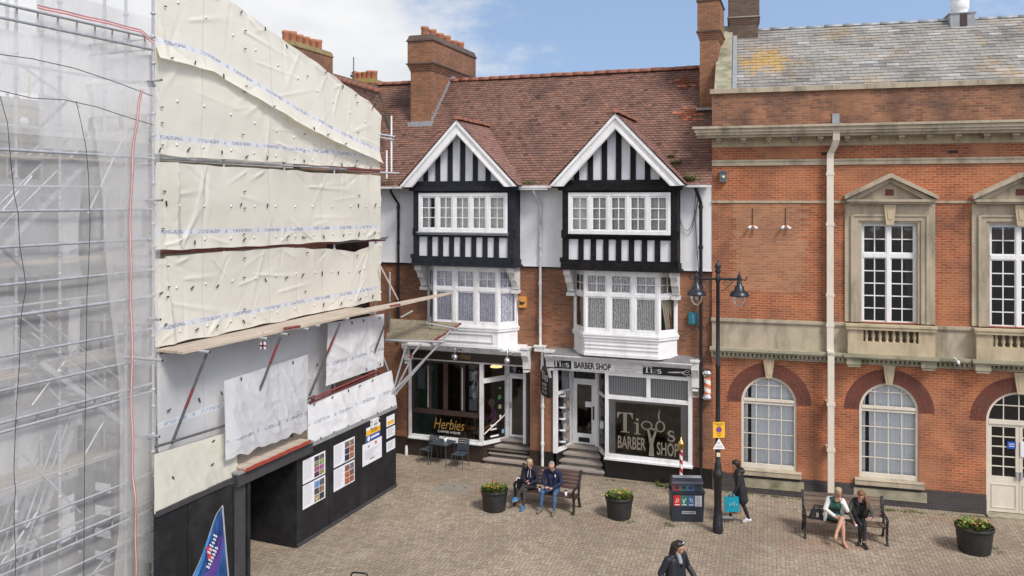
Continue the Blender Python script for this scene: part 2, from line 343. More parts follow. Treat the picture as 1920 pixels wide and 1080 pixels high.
m_slate = tilemat('slate', [(0, (.17, .17, .165)), (.3, (.28, .265, .24)), (.75, (.345, .33, .30)), (1, (.45, .45, .44))], spot=(TH.x(1438, 3.0), 3.0, 13.75, 1.1), lichen=(.42, .25, .06), lamt=.5, lpos=(.53, .68), dark=(.12, .112, .10), damt=.6, rough=.72)
m_ridge = plain('ridge tile', (.27, .10, .06), .8, .25, 6, dirt=(.10, .07, .05), dsc=3, damt=.6)
m_pot = plain('chimney pot clay', (.42, .17, .085), .75, .2, 6, dirt=(.12, .07, .05), dsc=4, damt=.4)
m_glass = glassmat('window glass', (.95, .96, .97), .12)
m_glass_dark = glassmat('shop glass', (.66, .66, .65), .26)
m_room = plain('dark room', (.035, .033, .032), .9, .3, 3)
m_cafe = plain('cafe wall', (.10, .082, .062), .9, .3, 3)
m_teal = plain('teal panel', (.10, .21, .17), .7, .1, 3)
m_curtain = plain('net curtain', (.78, .77, .72), .9, .06, 8)
m_curtain_cream = plain('cream curtain', (.52, .46, .34), .9, .1, 8)
m_curtain_brown = plain('brown curtain', (.20, .16, .12), .9, .15, 8)
m_lace = None
def lacemat(name, ca, cb, sc):
    g = NG(name); ob = g.obj(); w = g.n('ShaderNodeTexWave', {'Vector': ob, 'Scale': sc, 'Distortion': 6.0, 'Detail': 2.0, 'Detail Scale': 2.0}, wave_type='BANDS', bands_direction='X').outputs[1]
    v = g.n('ShaderNodeTexVoronoi', {'Vector': ob, 'Scale': sc*3}).outputs[0]
    g.link(g.mix(g.ramp(g.math('ADD', g.math('MULTIPLY', w, .6), g.math('MULTIPLY', v, .5)), (.3, 0), (.7, 1)), rgba(ca), rgba(cb)), g.b.inputs['Base Color']); g.b.inputs['Roughness'].default_value = .9; return g.m
m_lace = lacemat('lace', (.36, .36, .34), (.80, .79, .75), 4.5)
m_lace_lilac = lacemat('lilac lace', (.42, .41, .46), (.80, .79, .84), 4.5)
m_blind = stripemat('vertical blind', (.36, .35, .34), (.15, .145, .14), .075, 0, wid=.72)
m_blind_white = stripemat('white blind', (.80, .83, .84), (.66, .69, .71), .12, 0, wid=.9)
m_frost = plain('frosted film', (.23, .22, .205), .55, .06, 3)
m_frost_clear = plain('window view', (.028, .022, .016), .12, .5, 2)
m_fascia_brown = plain('brown fascia', (.035, .022, .017), .45, .2, 5)
m_brownframe = plain('brown frame', (.05, .03, .026), .45, .2, 5)
m_signblack = plain('black sign', (.012, .012, .012), .35, .2, 5)
m_signwhite = plain('white sign', (.80, .79, .78), .45, .06, 5)
m_ink = plain('black ink', (.02, .02, .02), .6, .1, 5)
m_greyink = plain('grey ink', (.28, .28, .28), .6, .1, 5)
m_film = plain('letter film', (.19, .165, .13), .6, .05, 5)
m_gold = plain('gold lettering', (.30, .19, .055), .4, .15, 9)
m_brass = plain('brass', (.70, .47, .14), .25, .1, 9, metal=1)
m_chrome = plain('chrome', (.72, .72, .73), .15, .08, 9, metal=1)
m_steel = plain('galvanised tube', (.46, .47, .48), .45, .2, 7, metal=.35, dirt=(.28, .22, .17), dsc=5, damt=.3)
m_steel_light = plain('aluminium', (.55, .56, .57), .38, .1, 7, metal=.5)
m_steel_dark = plain('dull tube', (.15, .15, .15), .5, .3, 7, metal=.4, dirt=(.12, .08, .06), dsc=5, damt=.5)
m_red = plain('red oxide paint', (.22, .045, .04), .6, .3, 8, dirt=(.10, .05, .04), dsc=5, damt=.5)
m_board = woodmat('scaffold board', (.40, .32, .24), (.55, .47, .38), 0)
m_board_old = woodmat('weathered board', (.17, .14, .095), (.29, .25, .17), 0)
m_hoard = plain('black hoarding', (.017, .017, .018), .6, .25, 4, spec=.25, dirt=(.06, .06, .06), dsc=1.5, damt=.4)
m_hoard_trim = plain('hoarding trim', (.052, .050, .054), .55, .2, 6)
m_trim_light = plain('grey capping', (.27, .27, .265), .6, .15, 6)
m_tarp = tarpmat('cream sheeting', (.81, .77, .655), (.40,))
m_tarp_plain = tarpmat('plain cream sheeting', (.62, .60, .50), ())
m_tarp_white = tarpmat('white sheeting', (.78, .78, .775), (.55,))
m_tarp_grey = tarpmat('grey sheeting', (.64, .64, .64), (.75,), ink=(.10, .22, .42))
m_poly = tarpmat('polythene', (.74, .745, .75), (.42,), trans=.45, rough=.28)
m_net = netmat('debris netting', .37, (.94, .93, .90))
m_net2 = netmat('folded netting', .26, (.95, .94, .91))
m_redtape = stripemat('red edge webbing', (.55, .13, .11), (.74, .50, .47), .05, 0, wid=.6)
m_rope = plain('black rope', (.035, .035, .035), .8, .2, 20)
m_yellow = plain('yellow sign', (.80, .46, .03), .45, .06, 9)
m_signblue = plain('sign blue', (.03, .09, .40), .45, .06, 9)
m_iron = plain('black iron', (.014, .014, .016), .35, .3, 12)
m_ironblue = plain('lantern iron', (.013, .016, .026), .35, .25, 12)
m_bench_wood = woodmat('brown bench slat', (.055, .028, .024), (.10, .052, .042), 0, .5)
m_bench_worn = woodmat('worn bench slat', (.06, .04, .032), (.22, .15, .105), 0, .75)
m_potblack = plain('black plastic', (.018, .018, .019), .5, .2, 8, dirt=(.06, .055, .05), dsc=4, damt=.35)
m_soil = plain('soil', (.035, .024, .016), .95, .3, 14)
m_leaf = attrmat('planter leaf', (.035, .075, .015), (.22, .27, .05))
m_weed = attrmat('weed leaf', (.045, .08, .012), (.17, .20, .05))
m_flower_red = plain('red flower', (.32, .03, .03), .6, .3, 30)
m_flower_yel = plain('yellow flower', (.75, .38, .03), .6, .2, 30)
m_paper = plain('paper', (.74, .74, .76), .6, .02, 5)
m_petrol = plain('petrol metal', (.052, .068, .082), .4, .15, 10)
def solid(name, c, r=.7, var=.14, sc=14): return plain(name, c, r, var, sc)

# ------------------------------------------------------------------ facade helpers (local axes: x along, y into the wall, z up)
def wall(mb, x0, x1, z0, z1, holes, y=0.0, depth=.22, mi=0):
    """a flat wall with real rectangular openings and their reveals"""
    xs = sorted({x0, x1, *[h[0] for h in holes], *[h[1] for h in holes]}); zs = sorted({z0, z1, *[h[2] for h in holes], *[h[3] for h in holes]})
    xs = [q for q in xs if x0 <= q <= x1]; zs = [q for q in zs if z0 <= q <= z1]
    for i in range(len(xs)-1):
        for j in range(len(zs)-1):
            cx, cz = (xs[i]+xs[i+1])/2, (zs[j]+zs[j+1])/2
            if any(h[0] < cx < h[1] and h[2] < cz < h[3] for h in holes): continue
            mb.face([(xs[i], y, zs[j]), (xs[i+1], y, zs[j]), (xs[i+1], y, zs[j+1]), (xs[i], y, zs[j+1])], mi)
    for a, b, c, d in holes:
        e = y+depth
        mb.face([(a, y, c), (a, y, d), (a, e, d), (a, e, c)], mi); mb.face([(b, y, d), (b, y, c), (b, e, c), (b, e, d)], mi)
        mb.face([(a, y, d), (b, y, d), (b, e, d), (a, e, d)], mi)
        if c >= z0: mb.face([(b, y, c), (a, y, c), (a, e, c), (b, e, c)], mi)
def pocket(mb, x0, x1, y0, y1, z0, z1, mi=0):              # a closed dark room seen through an opening
    mb.face([(x0, y1, z0), (x1, y1, z0), (x1, y1, z1), (x0, y1, z1)], mi)
    mb.face([(x0, y0, z0), (x0, y1, z0), (x0, y1, z1), (x0, y0, z1)], mi); mb.face([(x1, y1, z0), (x1, y0, z0), (x1, y0, z1), (x1, y1, z1)], mi)
    mb.face([(x0, y0, z1), (x0, y1, z1), (x1, y1, z1), (x1, y0, z1)], mi); mb.face([(x0, y0, z0), (x1, y0, z0), (x1, y1, z0), (x0, y1, z0)], mi)
def seg_frame(a, b):                                       # maps (s, q, z) on a vertical face running a -> b (q outwards)
    dx, dy = b[0]-a[0], b[1]-a[1]; l = math.hypot(dx, dy); dx /= l; dy /= l
    return (lambda s, q, z: (a[0]+dx*s+dy*q, a[1]+dy*s-dx*q, z)), l
def fbox(mb, f, s0, s1, q0, q1, z0, z1, mi=0):
    mb.hexa([f(s0, q1, z0), f(s1, q1, z0), f(s1, q0, z0), f(s0, q0, z0)], [f(s0, q1, z1), f(s1, q1, z1), f(s1, q0, z1), f(s0, q0, z1)], mi)
def casement(fr, gl, f, s0, s1, z0, z1, nx, nz, fw=.05, bar=.022, d=.05, q=0.0, zrows=None):
    """sash border + glazing bars into fr, pane into gl, on the face given by f"""
    fbox(fr, f, s0, s0+fw, q-d, q, z0, z1); fbox(fr, f, s1-fw, s1, q-d, q, z0, z1)
    fbox(fr, f, s0+fw, s1-fw, q-d, q-.002, z0, z0+fw); fbox(fr, f, s0+fw, s1-fw, q-d, q-.002, z1-fw, z1)
    for i in range(1, nx):
        c = s0+fw+(s1-s0-2*fw)*i/nx; fbox(fr, f, c-bar/2, c+bar/2, q-d+.006, q-.012, z0+fw, z1-fw)
    rows = zrows or [z0+fw+(z1-z0-2*fw)*i/nz for i in range(1, nz)]
    for c in rows: fbox(fr, f, s0+fw, s1-fw, q-d+.009, q-.015, c-bar/2, c+bar/2)
    if gl is not None: gl.face([f(s0+fw, q-d*.6, z0+fw), f(s1-fw, q-d*.6, z0+fw), f(s1-fw, q-d*.6, z1-fw), f(s0+fw, q-d*.6, z1-fw)])
def curtain(mb, f, s0, s1, z0, z1, q, amp=.02, folds=9, gather=0.0, n=40, mi=0):
    """a hanging cloth with folds; gather > 0 ties it towards s0 part way down, < 0 towards s1"""
    P = []
    for j in range(9):
        v = j/8; z = z0+(z1-z0)*v; k = math.sin(math.pi*min(1, max(0, v))) if gather else 0; a, b = s0, s1
        if gather > 0: b = s1-(s1-s0)*gather*(1-v)**.8
        if gather < 0: a = s0+(s1-s0)*(-gather)*(1-v)**.8
        P.append([f(a+(b-a)*i/n, q+amp*math.sin(i/n*folds*2*math.pi+.5*math.sin(5*v)), z) for i in range(n+1)])
    mb.grid(P, mi)
def tile_roof(mb, origin, ux, up, width, rows, gauge, tw, clip=None, lift=.018, jit=.004, thick=.014, mi=0, sag=None, rnd=None, tilt=None):
    """overlapping tiles: origin lower left corner, ux along the eaves, up along the slope; every tile its own slightly skew plate"""
    O = Vector(origin); ux = Vector(ux).normalized(); up = Vector(up).normalized(); nn = ux.cross(up).normalized()
    for r in range(rows):
        off = (r % 2)*tw/2; n = int(width/tw)+2
        for k in range(-1, n):
            a = k*tw+off; b = a+tw-.004
            if clip:
                c = clip((r+.5)*gauge)
                if c is None: continue
                lo, hi = c
            else: lo, hi = 0, width
            b -= .004; a = max(a, lo); b = min(b, hi)
            if b-a < .015: continue
            s0, s1 = r*gauge, (r+1)*gauge+.05
            def P(x, s, h):
                q = O+ux*x+up*s+nn*h
                if sag: q = q+nn*sag(x, s)
                return q
            j1 = random.uniform(-jit, jit); j2 = random.uniform(-jit, jit); dz = random.uniform(-.006, .006)
            A, B, Cc, D = P(a, s0+dz, lift+j1), P(b, s0+dz, lift+j2), P(b, s1, 0), P(a, s1, 0)
            rv = rnd() if rnd else random.random()
            mb.face([A, B, Cc, D], mi, False, rv)
            mb.face([A-nn*thick, B-nn*thick, B, A], mi, False, rv*.35)
def ridge_line(mb, a, b, r=.11, step=.42, mi=0):           # half round ridge tiles, one after the other
    a, b = Vector(a), Vector(b); d = b-a; l = d.length; d.normalize(); u = d.cross(Vector((0, 0, 1))).normalized(); w = u.cross(d); n = max(1, int(l/step))
    for i in range(n):
        p, q = a+d*l*i/n, a+d*(l*(i+1)/n+.02); k = r*random.uniform(.97, 1.05); dz = random.uniform(-.008, .008)
        V = []
        for c, rr in ((p, k*1.04), (q, k*.97)):
            for t in range(9):
                g = math.pi*t/8; V.append(c+u*math.cos(g)*rr+w*(math.sin(g)*rr-.03+dz))
        mb.mesh(V, [(t, t+1, t+10, t+9) for t in range(8)]+[tuple(range(8, -1, -1)), tuple(range(9, 18))], mi, True)

# ------------------------------------------------------------------ ground
gp = MB(); gp.face([(-600, -300, -.012), (600, -300, -.012), (600, 900, -.012), (-600, 900, -.012)])
g_ = NG('ground'); ob = g_.obj()
g_.link(g_.mix(g_.noise(ob, .3, 6), (.10, .095, .085, 1), (.16, .145, .125, 1)), g_.b.inputs['Base Color']); g_.b.inputs['Roughness'].default_value = .95
structure(gp.build('ground', g_.m))
g = NG('block paving'); ob = g.obj(); at = g.n('ShaderNodeAttribute', attribute_name='rnd').outputs['Fac']
c = g.ramp(at, (0, (.29, .230, .170)), (.5, (.345, .278, .208)), (1, (.39, .318, .242)))
st = g.ramp(g.noise(ob, .32, 8, .62), (.40, 0), (.62, 1)); c = g.mix(g.math('MULTIPLY', st, .55), c, (.185, .145, .105, 1))
st2 = g.ramp(g.noise(ob, .55, 5), (.6, 0), (.72, 1)); c = g.mix(g.math('MULTIPLY', st2, .4), c, (.46, .40, .33, 1))
gr = g.ramp(g.noise(g.scalev(ob, .6, 1.5, 1), .9, 7, .7), (.58, 0), (.74, 1)); c = g.mix(g.math('MULTIPLY', gr, .5), c, (.22, .19, .085, 1))
sp_ = g.ramp(g.noise(ob, 55, 3), (.60, 0), (.75, 1)); c = g.mix(g.math('MULTIPLY', sp_, .3), c, (.10, .085, .07, 1))
gum = g.n('ShaderNodeTexVoronoi', {'Vector': ob, 'Scale': 1.5, 'Randomness': 1.0}).outputs[0]; c = g.mix(g.math('MULTIPLY', g.math('LESS_THAN', gum, .035), .5), c, (.55, .53, .50, 1))
gum2 = g.n('ShaderNodeTexVoronoi', {'Vector': g.scalev(ob, 1, 1.1, 1), 'Scale': 2.3}).outputs[0]; c = g.mix(g.math('MULTIPLY', g.math('LESS_THAN', gum2, .04), .45), c, (.12, .10, .085, 1))
rd = g.ramp(g.noise(g.scalev(ob, .5, 1.4, 1), .45, 4), (.60, 0), (.66, 1)); c = g.mix(g.math('MULTIPLY', rd, .35), c, (.30, .16, .105, 1))
g.link(c, g.b.inputs['Base Color']); g.b.inputs['Roughness'].default_value = .88; g.b.inputs['Specular IOR Level'].default_value = .3; g.bump(g.noise(ob, 60, 3), .35, .004)
m_paver = g.m
m_joint = plain('paving joint', (.13, .104, .076), .95, .25, 3, dirt=(.06, .07, .03), dsc=.8, damt=.5)
pv = MB(); Wd = .1035; gap = .010
i0, i1, j0, j1 = -150, 170, -75, 110
cfr = Frame(ground(1100, 960), -17)
pv.face([(i0*Wd, j0*Wd, -.004), (i1*Wd, j0*Wd, -.004), (i1*Wd, j1*Wd, -.004), (i0*Wd, j1*Wd, -.004)], 1)
for i in range(i0, i1):
    for j in range(j0, j1):
        k = (i-j) % 4
        if k == 0: a, b, c_, d = i, i+2, j, j+1
        elif k == 2: a, b, c_, d = i, i+1, j-1, j+1
        else: continue
        w_ = cfr.wld((a*Wd, c_*Wd, 0))
        if w_.y < 14.5 or w_.y > 33: continue
        if abs(w_.x) > w_.y*.66+1: continue
        r_ = random.random(); t_ = [random.uniform(-.0035, .0035) for _ in range(4)]; e = gap/2
        top = [(a*Wd+e, c_*Wd+e, t_[0]), (b*Wd-e, c_*Wd+e, t_[1]), (b*Wd-e, d*Wd-e, t_[2]), (a*Wd+e, d*Wd-e, t_[3])]
        pv.face(top, 0, False, r_)
pav = pv.build('paving', [m_paver, m_joint]); pav.location = (cfr.o[0], cfr.o[1], 0); pav.rotation_euler = (0, 0, cfr.rot); structure(pav)

# ------------------------------------------------------------------ town hall
hall = thing('town_hall', 'large red brick hall with stone window surrounds and a grey slate roof', 'town hall', frame=TH)
XR = 15.5; ZT = 12.25
zc0, zc1 = 4.42, 5.33                                      # stone band between the storeys
up_win = [(TH.x(1615), TH.x(1720), 5.36, 8.30)]; wx = (up_win[0][0]+up_win[0][1])/2
up_win.append((TH.x(1855), TH.x(1855)+1.53, 5.36, 8.30)); up_win.append((up_win[1][0]+3.25, up_win[1][1]+3.25, 5.36, 8.30))
arch = []                                                  # (x0, x1, z0, zspring)
for ua, ub in ((1390, 1494), (1611, 1723)):
    a, b = TH.x(ua), TH.x(ub); arch.append((a, b, .72, 3.58-(b-a)/2))
dx0 = TH.x(1849); DW = arch[1][1]-arch[1][0]+.1
door_arch = (dx0, dx0+DW, .05, 3.50-DW/2+.03)
b = MB()
holes_low = [(a, b_, z0, zs) for a, b_, z0, zs in arch+[door_arch, (door_arch[0]+3.3, door_arch[1]+3.3, .05, door_arch[3])]]
wall(b, 0, XR, .55, 3.9, [(h[0], h[1], max(.54, h[2]), 3.9) for h in holes_low], depth=.14)
for a, b_, z0, zs in holes_low:                            # the round heads of the arches
    r = (b_-a)/2; cx = (a+b_)/2; n = 20; top = 3.9
    for k in range(n):
        t0, t1 = math.pi*(1-k/n), math.pi*(1-(k+1)/n)
        p0 = (cx+r*math.cos(t0), zs+r*math.sin(t0)); p1 = (cx+r*math.cos(t1), zs+r*math.sin(t1))
        b.face([(p0[0], 0, p0[1]), (p1[0], 0, p1[1]), (p1[0], 0, top), (p0[0], 0, top)])
        b.face([(p1[0], 0, p1[1]), (p0[0], 0, p0[1]), (p0[0], .14, p0[1]), (p1[0], .14, p1[1])])
wall(b, 0, XR, 3.9, zc0, [])
uh = [(a, b_, z0, z1) for a, b_, z0, z1 in up_win]
wall(b, 0, XR, 5.3, 10.82, uh, depth=.2)
b.face([(0, 0, .5), (0, 0, 10.82), (0, 9, 10.82), (0, 9, .5)][::-1]); b.face([(XR, 0, 0), (XR, 9, 0), (XR, 9, 12), (XR, 0, 12)]); b.face([(0, 9, 0), (0, 9, 12), (XR, 9, 12), (XR, 9, 0)][::-1])
b.build('wall', m_brick_hall, hall)
# the lighter rebuilt patch of brickwork, an eighth of a brick proud
b = MB(); px0, px1 = TH.x(1366), TH.x(1516); zb, zt = 6.15, 8.86; pts = []
for k in range(30): pts.append((px0+random.choice((0, .11, .22)), zb+(zt-zb)*k/30)); pts.append((pts[-1][0], zb+(zt-zb)*(k+1)/30))
for k in range(30, 0, -1): pts.append((px1-random.choice((0, .11, .22)), zb+(zt-zb)*k/30)); pts.append((pts[-1][0], zb+(zt-zb)*(k-1)/30))
b.prism(pts, -.006, .0, 0); b.build('brick_patch', m_brick_patch, hall)
b = MB(); xs = 0
for a, b_ in ((0, door_arch[0]), (door_arch[1], door_arch[0]+3.3), (door_arch[1]+3.3, XR)):
    b = MB(); b.box(a, b_, -.06, .1, -.05, .42); b.box(a, b_, -.03, .1, .42, .55); b.build('plinth', m_plinth, hall)
b = MB()                                                   # band, rails, string courses, frieze, cornice
b.box(0, XR, -.05, .05, zc0, 5.24); b.build('stone_band', m_stone_grey, hall)
b = MB(); b.box(-.02, XR, -.11, 0, 5.24, 5.33); b.box(-.02, XR, -.085, 0, 5.205, 5.24); b.build('sill_rail', m_stone_grey, hall)
b = MB(); b.box(-.06, XR, -.30, 0, 4.36, 4.44); b.box(-.04, XR, -.24, 0, 4.30, 4.36); b.box(-.02, XR, -.12, 0, 4.12, 4.20)
k = -.02
while k < XR: b.box(k, k+.07, -.20, 0, 4.20, 4.30); k += .125
b.box(-.02, XR, -.09, 0, 4.20, 4.30)
for a, b_, *_ in up_win:
    c = (a+b_)/2; b.box(c-1.28, c+1.28, -.40, 0, 4.365, 4.455); b.box(c-1.24, c+1.24, -.34, 0, 4.31, 4.365)
    for s in (-1, 1): b.box(c+s*1.0-.2, c+s*1.0+.2, -.33, 0, 4.14, 4.31); b.box(c+s*1.0-.17, c+s*1.0+.17, -.31, 0, 4.07, 4.14)
b.build('lower_cornice', m_stone_moss, hall)
b = MB(); x = 0
for a, b_, *_ in up_win+[(XR, XR, 0, 0)]:
    e = (a+b_)/2-1.05 if a < XR else XR; b.box(x, e, -.035, 0, 8.88, 8.95); x = e+2.1
b.box(0, XR, -.05, 0, 10.02, 10.14); b.box(0, XR, -.07, 0, 10.14, 10.20); b.build('string_course', m_stone_grey, hall)
b = MB(); b.box(0, XR, -.03, .1, 10.60, 10.82); b.build('frieze', m_stone, hall)
b = MB(); b.box(-.5, XR, -.58, .1, 11.02, 11.13); b.box(-.47, XR, -.54, .1, 10.94, 11.02); b.box(-.42, XR, -.46, .1, 10.86, 10.94); b.box(-.56, XR, -.63, .1, 11.13, 11.20); b.box(0, XR, -.2, .1, 10.82, 10.86)
k = .12
while k < XR: b.box(k, k+.16, -.38, 0, 10.78, 10.86); b.box(k+.025, k+.135, -.26, 0, 10.71, 10.78); k += .735
b.build('cornice', m_stone_grey, hall)
b = MB(); b.box(0, XR, -.02, .32, 11.2, ZT); b.build('parapet', m_brick_parapet, hall)
b = MB(); x = -.06
while x < XR: e = min(XR, x+random.uniform(.8, 1.1)); b.box(x, e-.008, -.10, .40, ZT, ZT+.14+random.uniform(0, .008)); x = e
b.build('coping', m_stone_grey, hall)
# slate roof
y0, zr0, yr = .55, 12.0, 5.3; zr1 = TH.p(1650, 45, yr)[2]; xl = TH.x(1378, 1.6)
b = MB(); sl = math.hypot(yr-y0, zr1-zr0); upv = (0, (yr-y0)/sl, (zr1-zr0)/sl)
def slate_rnd():
    q = random.random(); return random.uniform(.2, .8) if q < .91 else (random.uniform(.85, 1) if q < .955 else random.uniform(0, .15))
tile_roof(b, (xl-.1, y0, zr0), (1, 0, 0), upv, XR-xl, int(sl/.225), .225, .40, lift=.024, jit=.007, thick=.022, rnd=slate_rnd)
b.face([(xl-.1, y0, zr0-.03), (XR, y0, zr0-.03), (XR, yr, zr1-.03), (xl-.1, yr, zr1-.03)], 0, False, .1); b.face([(XR, 2*yr-y0, zr0), (xl, 2*yr-y0, zr0), (xl, yr, zr1), (XR, yr, zr1)], 0, False, .4)
rf = b.build('roof', m_slate, hall)
b = MB(); ridge_line(b, (xl, yr, zr1), (XR, yr, zr1), .10, .6); b.build('ridge', m_lead, rf)
b = MB(); b.hexa([(xl-.62, .3, 12.12), (xl-.1, .3, 12.12), (xl-.1, yr, zr1-.05), (xl-.62, yr, zr1-.05)], [(xl-.62, .3, 12.42), (xl-.1, .3, 12.42), (xl-.1, yr, zr1+.22), (xl-.62, yr, zr1+.22)]); b.build('verge_coping', m_stone_moss, rf)
b = MB(); b.face([(xl-.55, .1, 10.8), (xl-.55, 9, 10.8), (xl-.55, 2*yr, 12.1), (xl-.55, yr, zr1), (xl-.55, .1, 12.1)]); b.build('gable_wall', m_brick_parapet, rf)
b = MB(); b.hexa([(xl-.08, .45, 12.17), (xl+.06, .45, 12.17), (xl+.06, yr, zr1+.03), (xl-.08, yr, zr1+.03)], [(xl-.08, .45, 12.25), (xl+.06, .45, 12.25), (xl+.06, yr, zr1+.11), (xl-.08, yr, zr1+.11)]); b.build('flashing', m_lead, rf)
# ventilator on the ridge
vx = TH.x(1799, yr); b = MB(); b.box(vx-.40, vx+.36, yr-.5, yr+.4, zr1-.42, zr1+.12); b.box(vx-.44, vx+.40, yr-.53, yr+.43, zr1+.12, zr1+.16)
vb = b.build('ventilator', m_lead, hall)
b = MB(); b.box(vx-.10, vx+.12, yr-.512, yr-.49, zr1-.36, zr1+.10); b.build('louvre', plain('rusty louvre', (.06, .04, .04), .8, .3, 12), vb)
b = MB(); b.lathe([(.27, zr1+.16), (.24, zr1+.26), (.29, zr1+.34), (.29, zr1+.80), (.25, zr1+.80)], (vx, yr-.05, 0), 20); b.build('drum', m_white, vb)
b = MB(); b.lathe([(.30, zr1+.74), (.40, zr1+.80), (.40, zr1+.86), (.32, zr1+1.05), (.10, zr1+1.15)], (vx, yr-.05, 0), 20); b.build('cowl', plain('cowl blue', (.42, .47, .72), .4, .1, 8), vb)
# upper windows with pediments, balustrades
def build_upper(x0, x1, z0, z1):
    c = (x0+x1)/2; fr, gl = MB(), MB(); f = lambda s, q, z: (s, .13-q, z)
    fbox(fr, f, x0, x0+.06, -.08, .02, z0, z1); fbox(fr, f, x1-.06, x1, -.08, .02, z0, z1); fbox(fr, f, x0+.06, x1-.06, -.08, .02, z1-.07, z1)
    zt = z1-.98; fbox(fr, f, x0+.06, x1-.06, -.08, .03, zt-.05, zt+.07); fbox(fr, f, c-.05, c+.05, -.08, .035, z0, zt-.05); fbox(fr, f, c-.05, c+.05, -.08, .025, zt+.07, z1-.07)
    for a, d in ((x0+.06, c-.05), (c+.05, x1-.06)):
        casement(fr, gl, f, a, d, zt+.07, z1-.07, 2, 2, .035, .03, .05); casement(fr, gl, f, a, d, z0, zt-.05, 2, 5, .035, .03, .05)
    w = fr.build('window', m_white, hall); gl.build('pane', m_glass_dark, w)
    cu = MB(); curtain(cu, f, x0+.02, x1-.02, zt+.45, z1, -.22, .025, 8); curtain(cu, f, x1-.32, x1-.02, z0+.5, zt+.4, -.24, .03, 3, -.5); curtain(cu, f, x0+.02, x0+.3, z0+1.2, zt+.4, -.24, .03, 3, .6)
    cu.build('curtain', m_curtain_brown, w)
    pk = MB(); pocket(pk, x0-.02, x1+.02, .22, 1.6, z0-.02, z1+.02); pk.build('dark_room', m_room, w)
    s = MB()                                               # stone surround: jambs with two fillets, lintel, keystone, pediment
    for sg in (-1, 1):
        e = x0 if sg < 0 else x1
        s.box(e, e+sg*.09, -.04, .1, z0, z1+.05); s.box(e+sg*.09, e+sg*.22, -.08, .1, z0, z1+.19); s.box(e+sg*.22, e+sg*.30, -.11, .1, z0, z1+.24)
        s.box(e+sg*.30, e+sg*.46, -.055, .1, z0, 8.86)
    s.box(x0, x1, -.04, .1, z1, z1+.06); s.box(x0-.09, x1+.09, -.08, .1, z1+.06, z1+.19); s.box(x0-.22, x1+.22, -.11, .1, z1+.19, z1+.25)
    s.box(x0-.30, x1+.30, -.05, .05, z1+.25, 8.86)
    su = s.build('surround', m_stone_grey, w)
    s = MB(); s.prism([(c-.10, z1-.06), (c+.10, z1-.06), (c+.165, 8.84), (c-.165, 8.84)], -.17, .0); s.prism([(c-.045, z1+.1), (c+.045, z1+.1), (c+.075, 8.68), (c-.075, 8.68)], -.185, -.17); s.build('keystone', m_stone, w)
    s = MB(); hw, zb, zp = 1.20, 8.86, 9.72
    s.box(c-hw, c+hw, -.30, .0, zb+.06, zb+.13); s.box(c-hw+.06, c+hw-.06, -.24, 0, zb, zb+.06)
    s.prism([(c-hw+.15, zb+.13), (c+hw-.15, zb+.13), (c, zp-.2)], -.06, 0)
    for sg in (-1, 1):
        s.prism([(c+sg*(hw+.05), zb+.13), (c+sg*(hw+.05), zb+.24), (c, zp+.03), (c, zp-.10)], -.36, 0)
        s.prism([(c+sg*(hw-.02), zb+.131), (c, zp-.10), (c, zp-.22), (c+sg*(hw-.32), zb+.131)], -.20, 0)
    pe = s.build('pediment', m_stone_grey, w)
    s = MB(); s.box(c-.11, c+.11, -.075, -.05, zb+.24, zb+.42); s.build('air_brick', plain('air brick', (.15, .05, .04), .8, .2, 20), w)
    s = MB()                                               # balustrade
    s.box(c-1.17, c-.74, -.30, 0, 4.62, 5.18); s.box(c+.74, c+1.17, -.30, 0, 4.62, 5.18); s.box(c-1.17, c+1.17, -.31, 0, 4.46, 4.82); s.box(c-1.21, c+1.21, -.36, .02, 5.18, 5.27); s.box(c-1.23, c+1.23, -.39, .02, 5.27, 5.33)
    s.box(c-1.17, c+1.17, -.05, 0, 4.82, 5.18)
    ba = s.build('balustrade', m_stone, w)
    for k in range(8):
        s = MB(); s.lathe([(.045, 4.82), (.05, 4.85), (.028, 4.88), (.058, 4.97), (.05, 5.03), (.026, 5.10), (.045, 5.14), (.05, 5.18)], (c-.74+1.48*(k+.5)/8, -.2, 0), 10); s.build('baluster', m_stone, w)
for q in up_win: build_upper(*q)
# arched windows and doors
def arch_pts(x0, x1, zs, n=20, inset=0.0):
    r = (x1-x0)/2-inset; c = (x0+x1)/2; return [(c+r*math.cos(math.pi*k/n), zs+r*math.sin(math.pi*k/n)) for k in range(n+1)]
def ring(mb, x0, x1, zs, w0, w1, y0, y1, n=20):            # a flat arch between two radii
    a, b_ = arch_pts(x0, x1, zs, n, w0), arch_pts(x0, x1, zs, n, w1)
    for k in range(n): mb.prism([a[k], a[k+1], b_[k+1], b_[k]], y0, y1)
def brick_arch(x0, x1, zs, th=.42):
    m = MB(); r = (x1-x0)/2; c = (x0+x1)/2; n = 46
    for k in range(n):
        for q in range(3):
            a0, a1 = math.pi*(k+.06)/n, math.pi*(k+.94)/n; r0, r1 = r+th*q/3+.006+random.uniform(0, .002), r+th*(q+1)/3-.006
            m.prism([(c+r0*math.cos(a0), zs+r0*math.sin(a0)), (c+r1*math.cos(a0), zs+r1*math.sin(a0)), (c+r1*math.cos(a1), zs+r1*math.sin(a1)), (c+r0*math.cos(a1), zs+r0*math.sin(a1))], -.012-random.uniform(0, .004), 0)
    return m
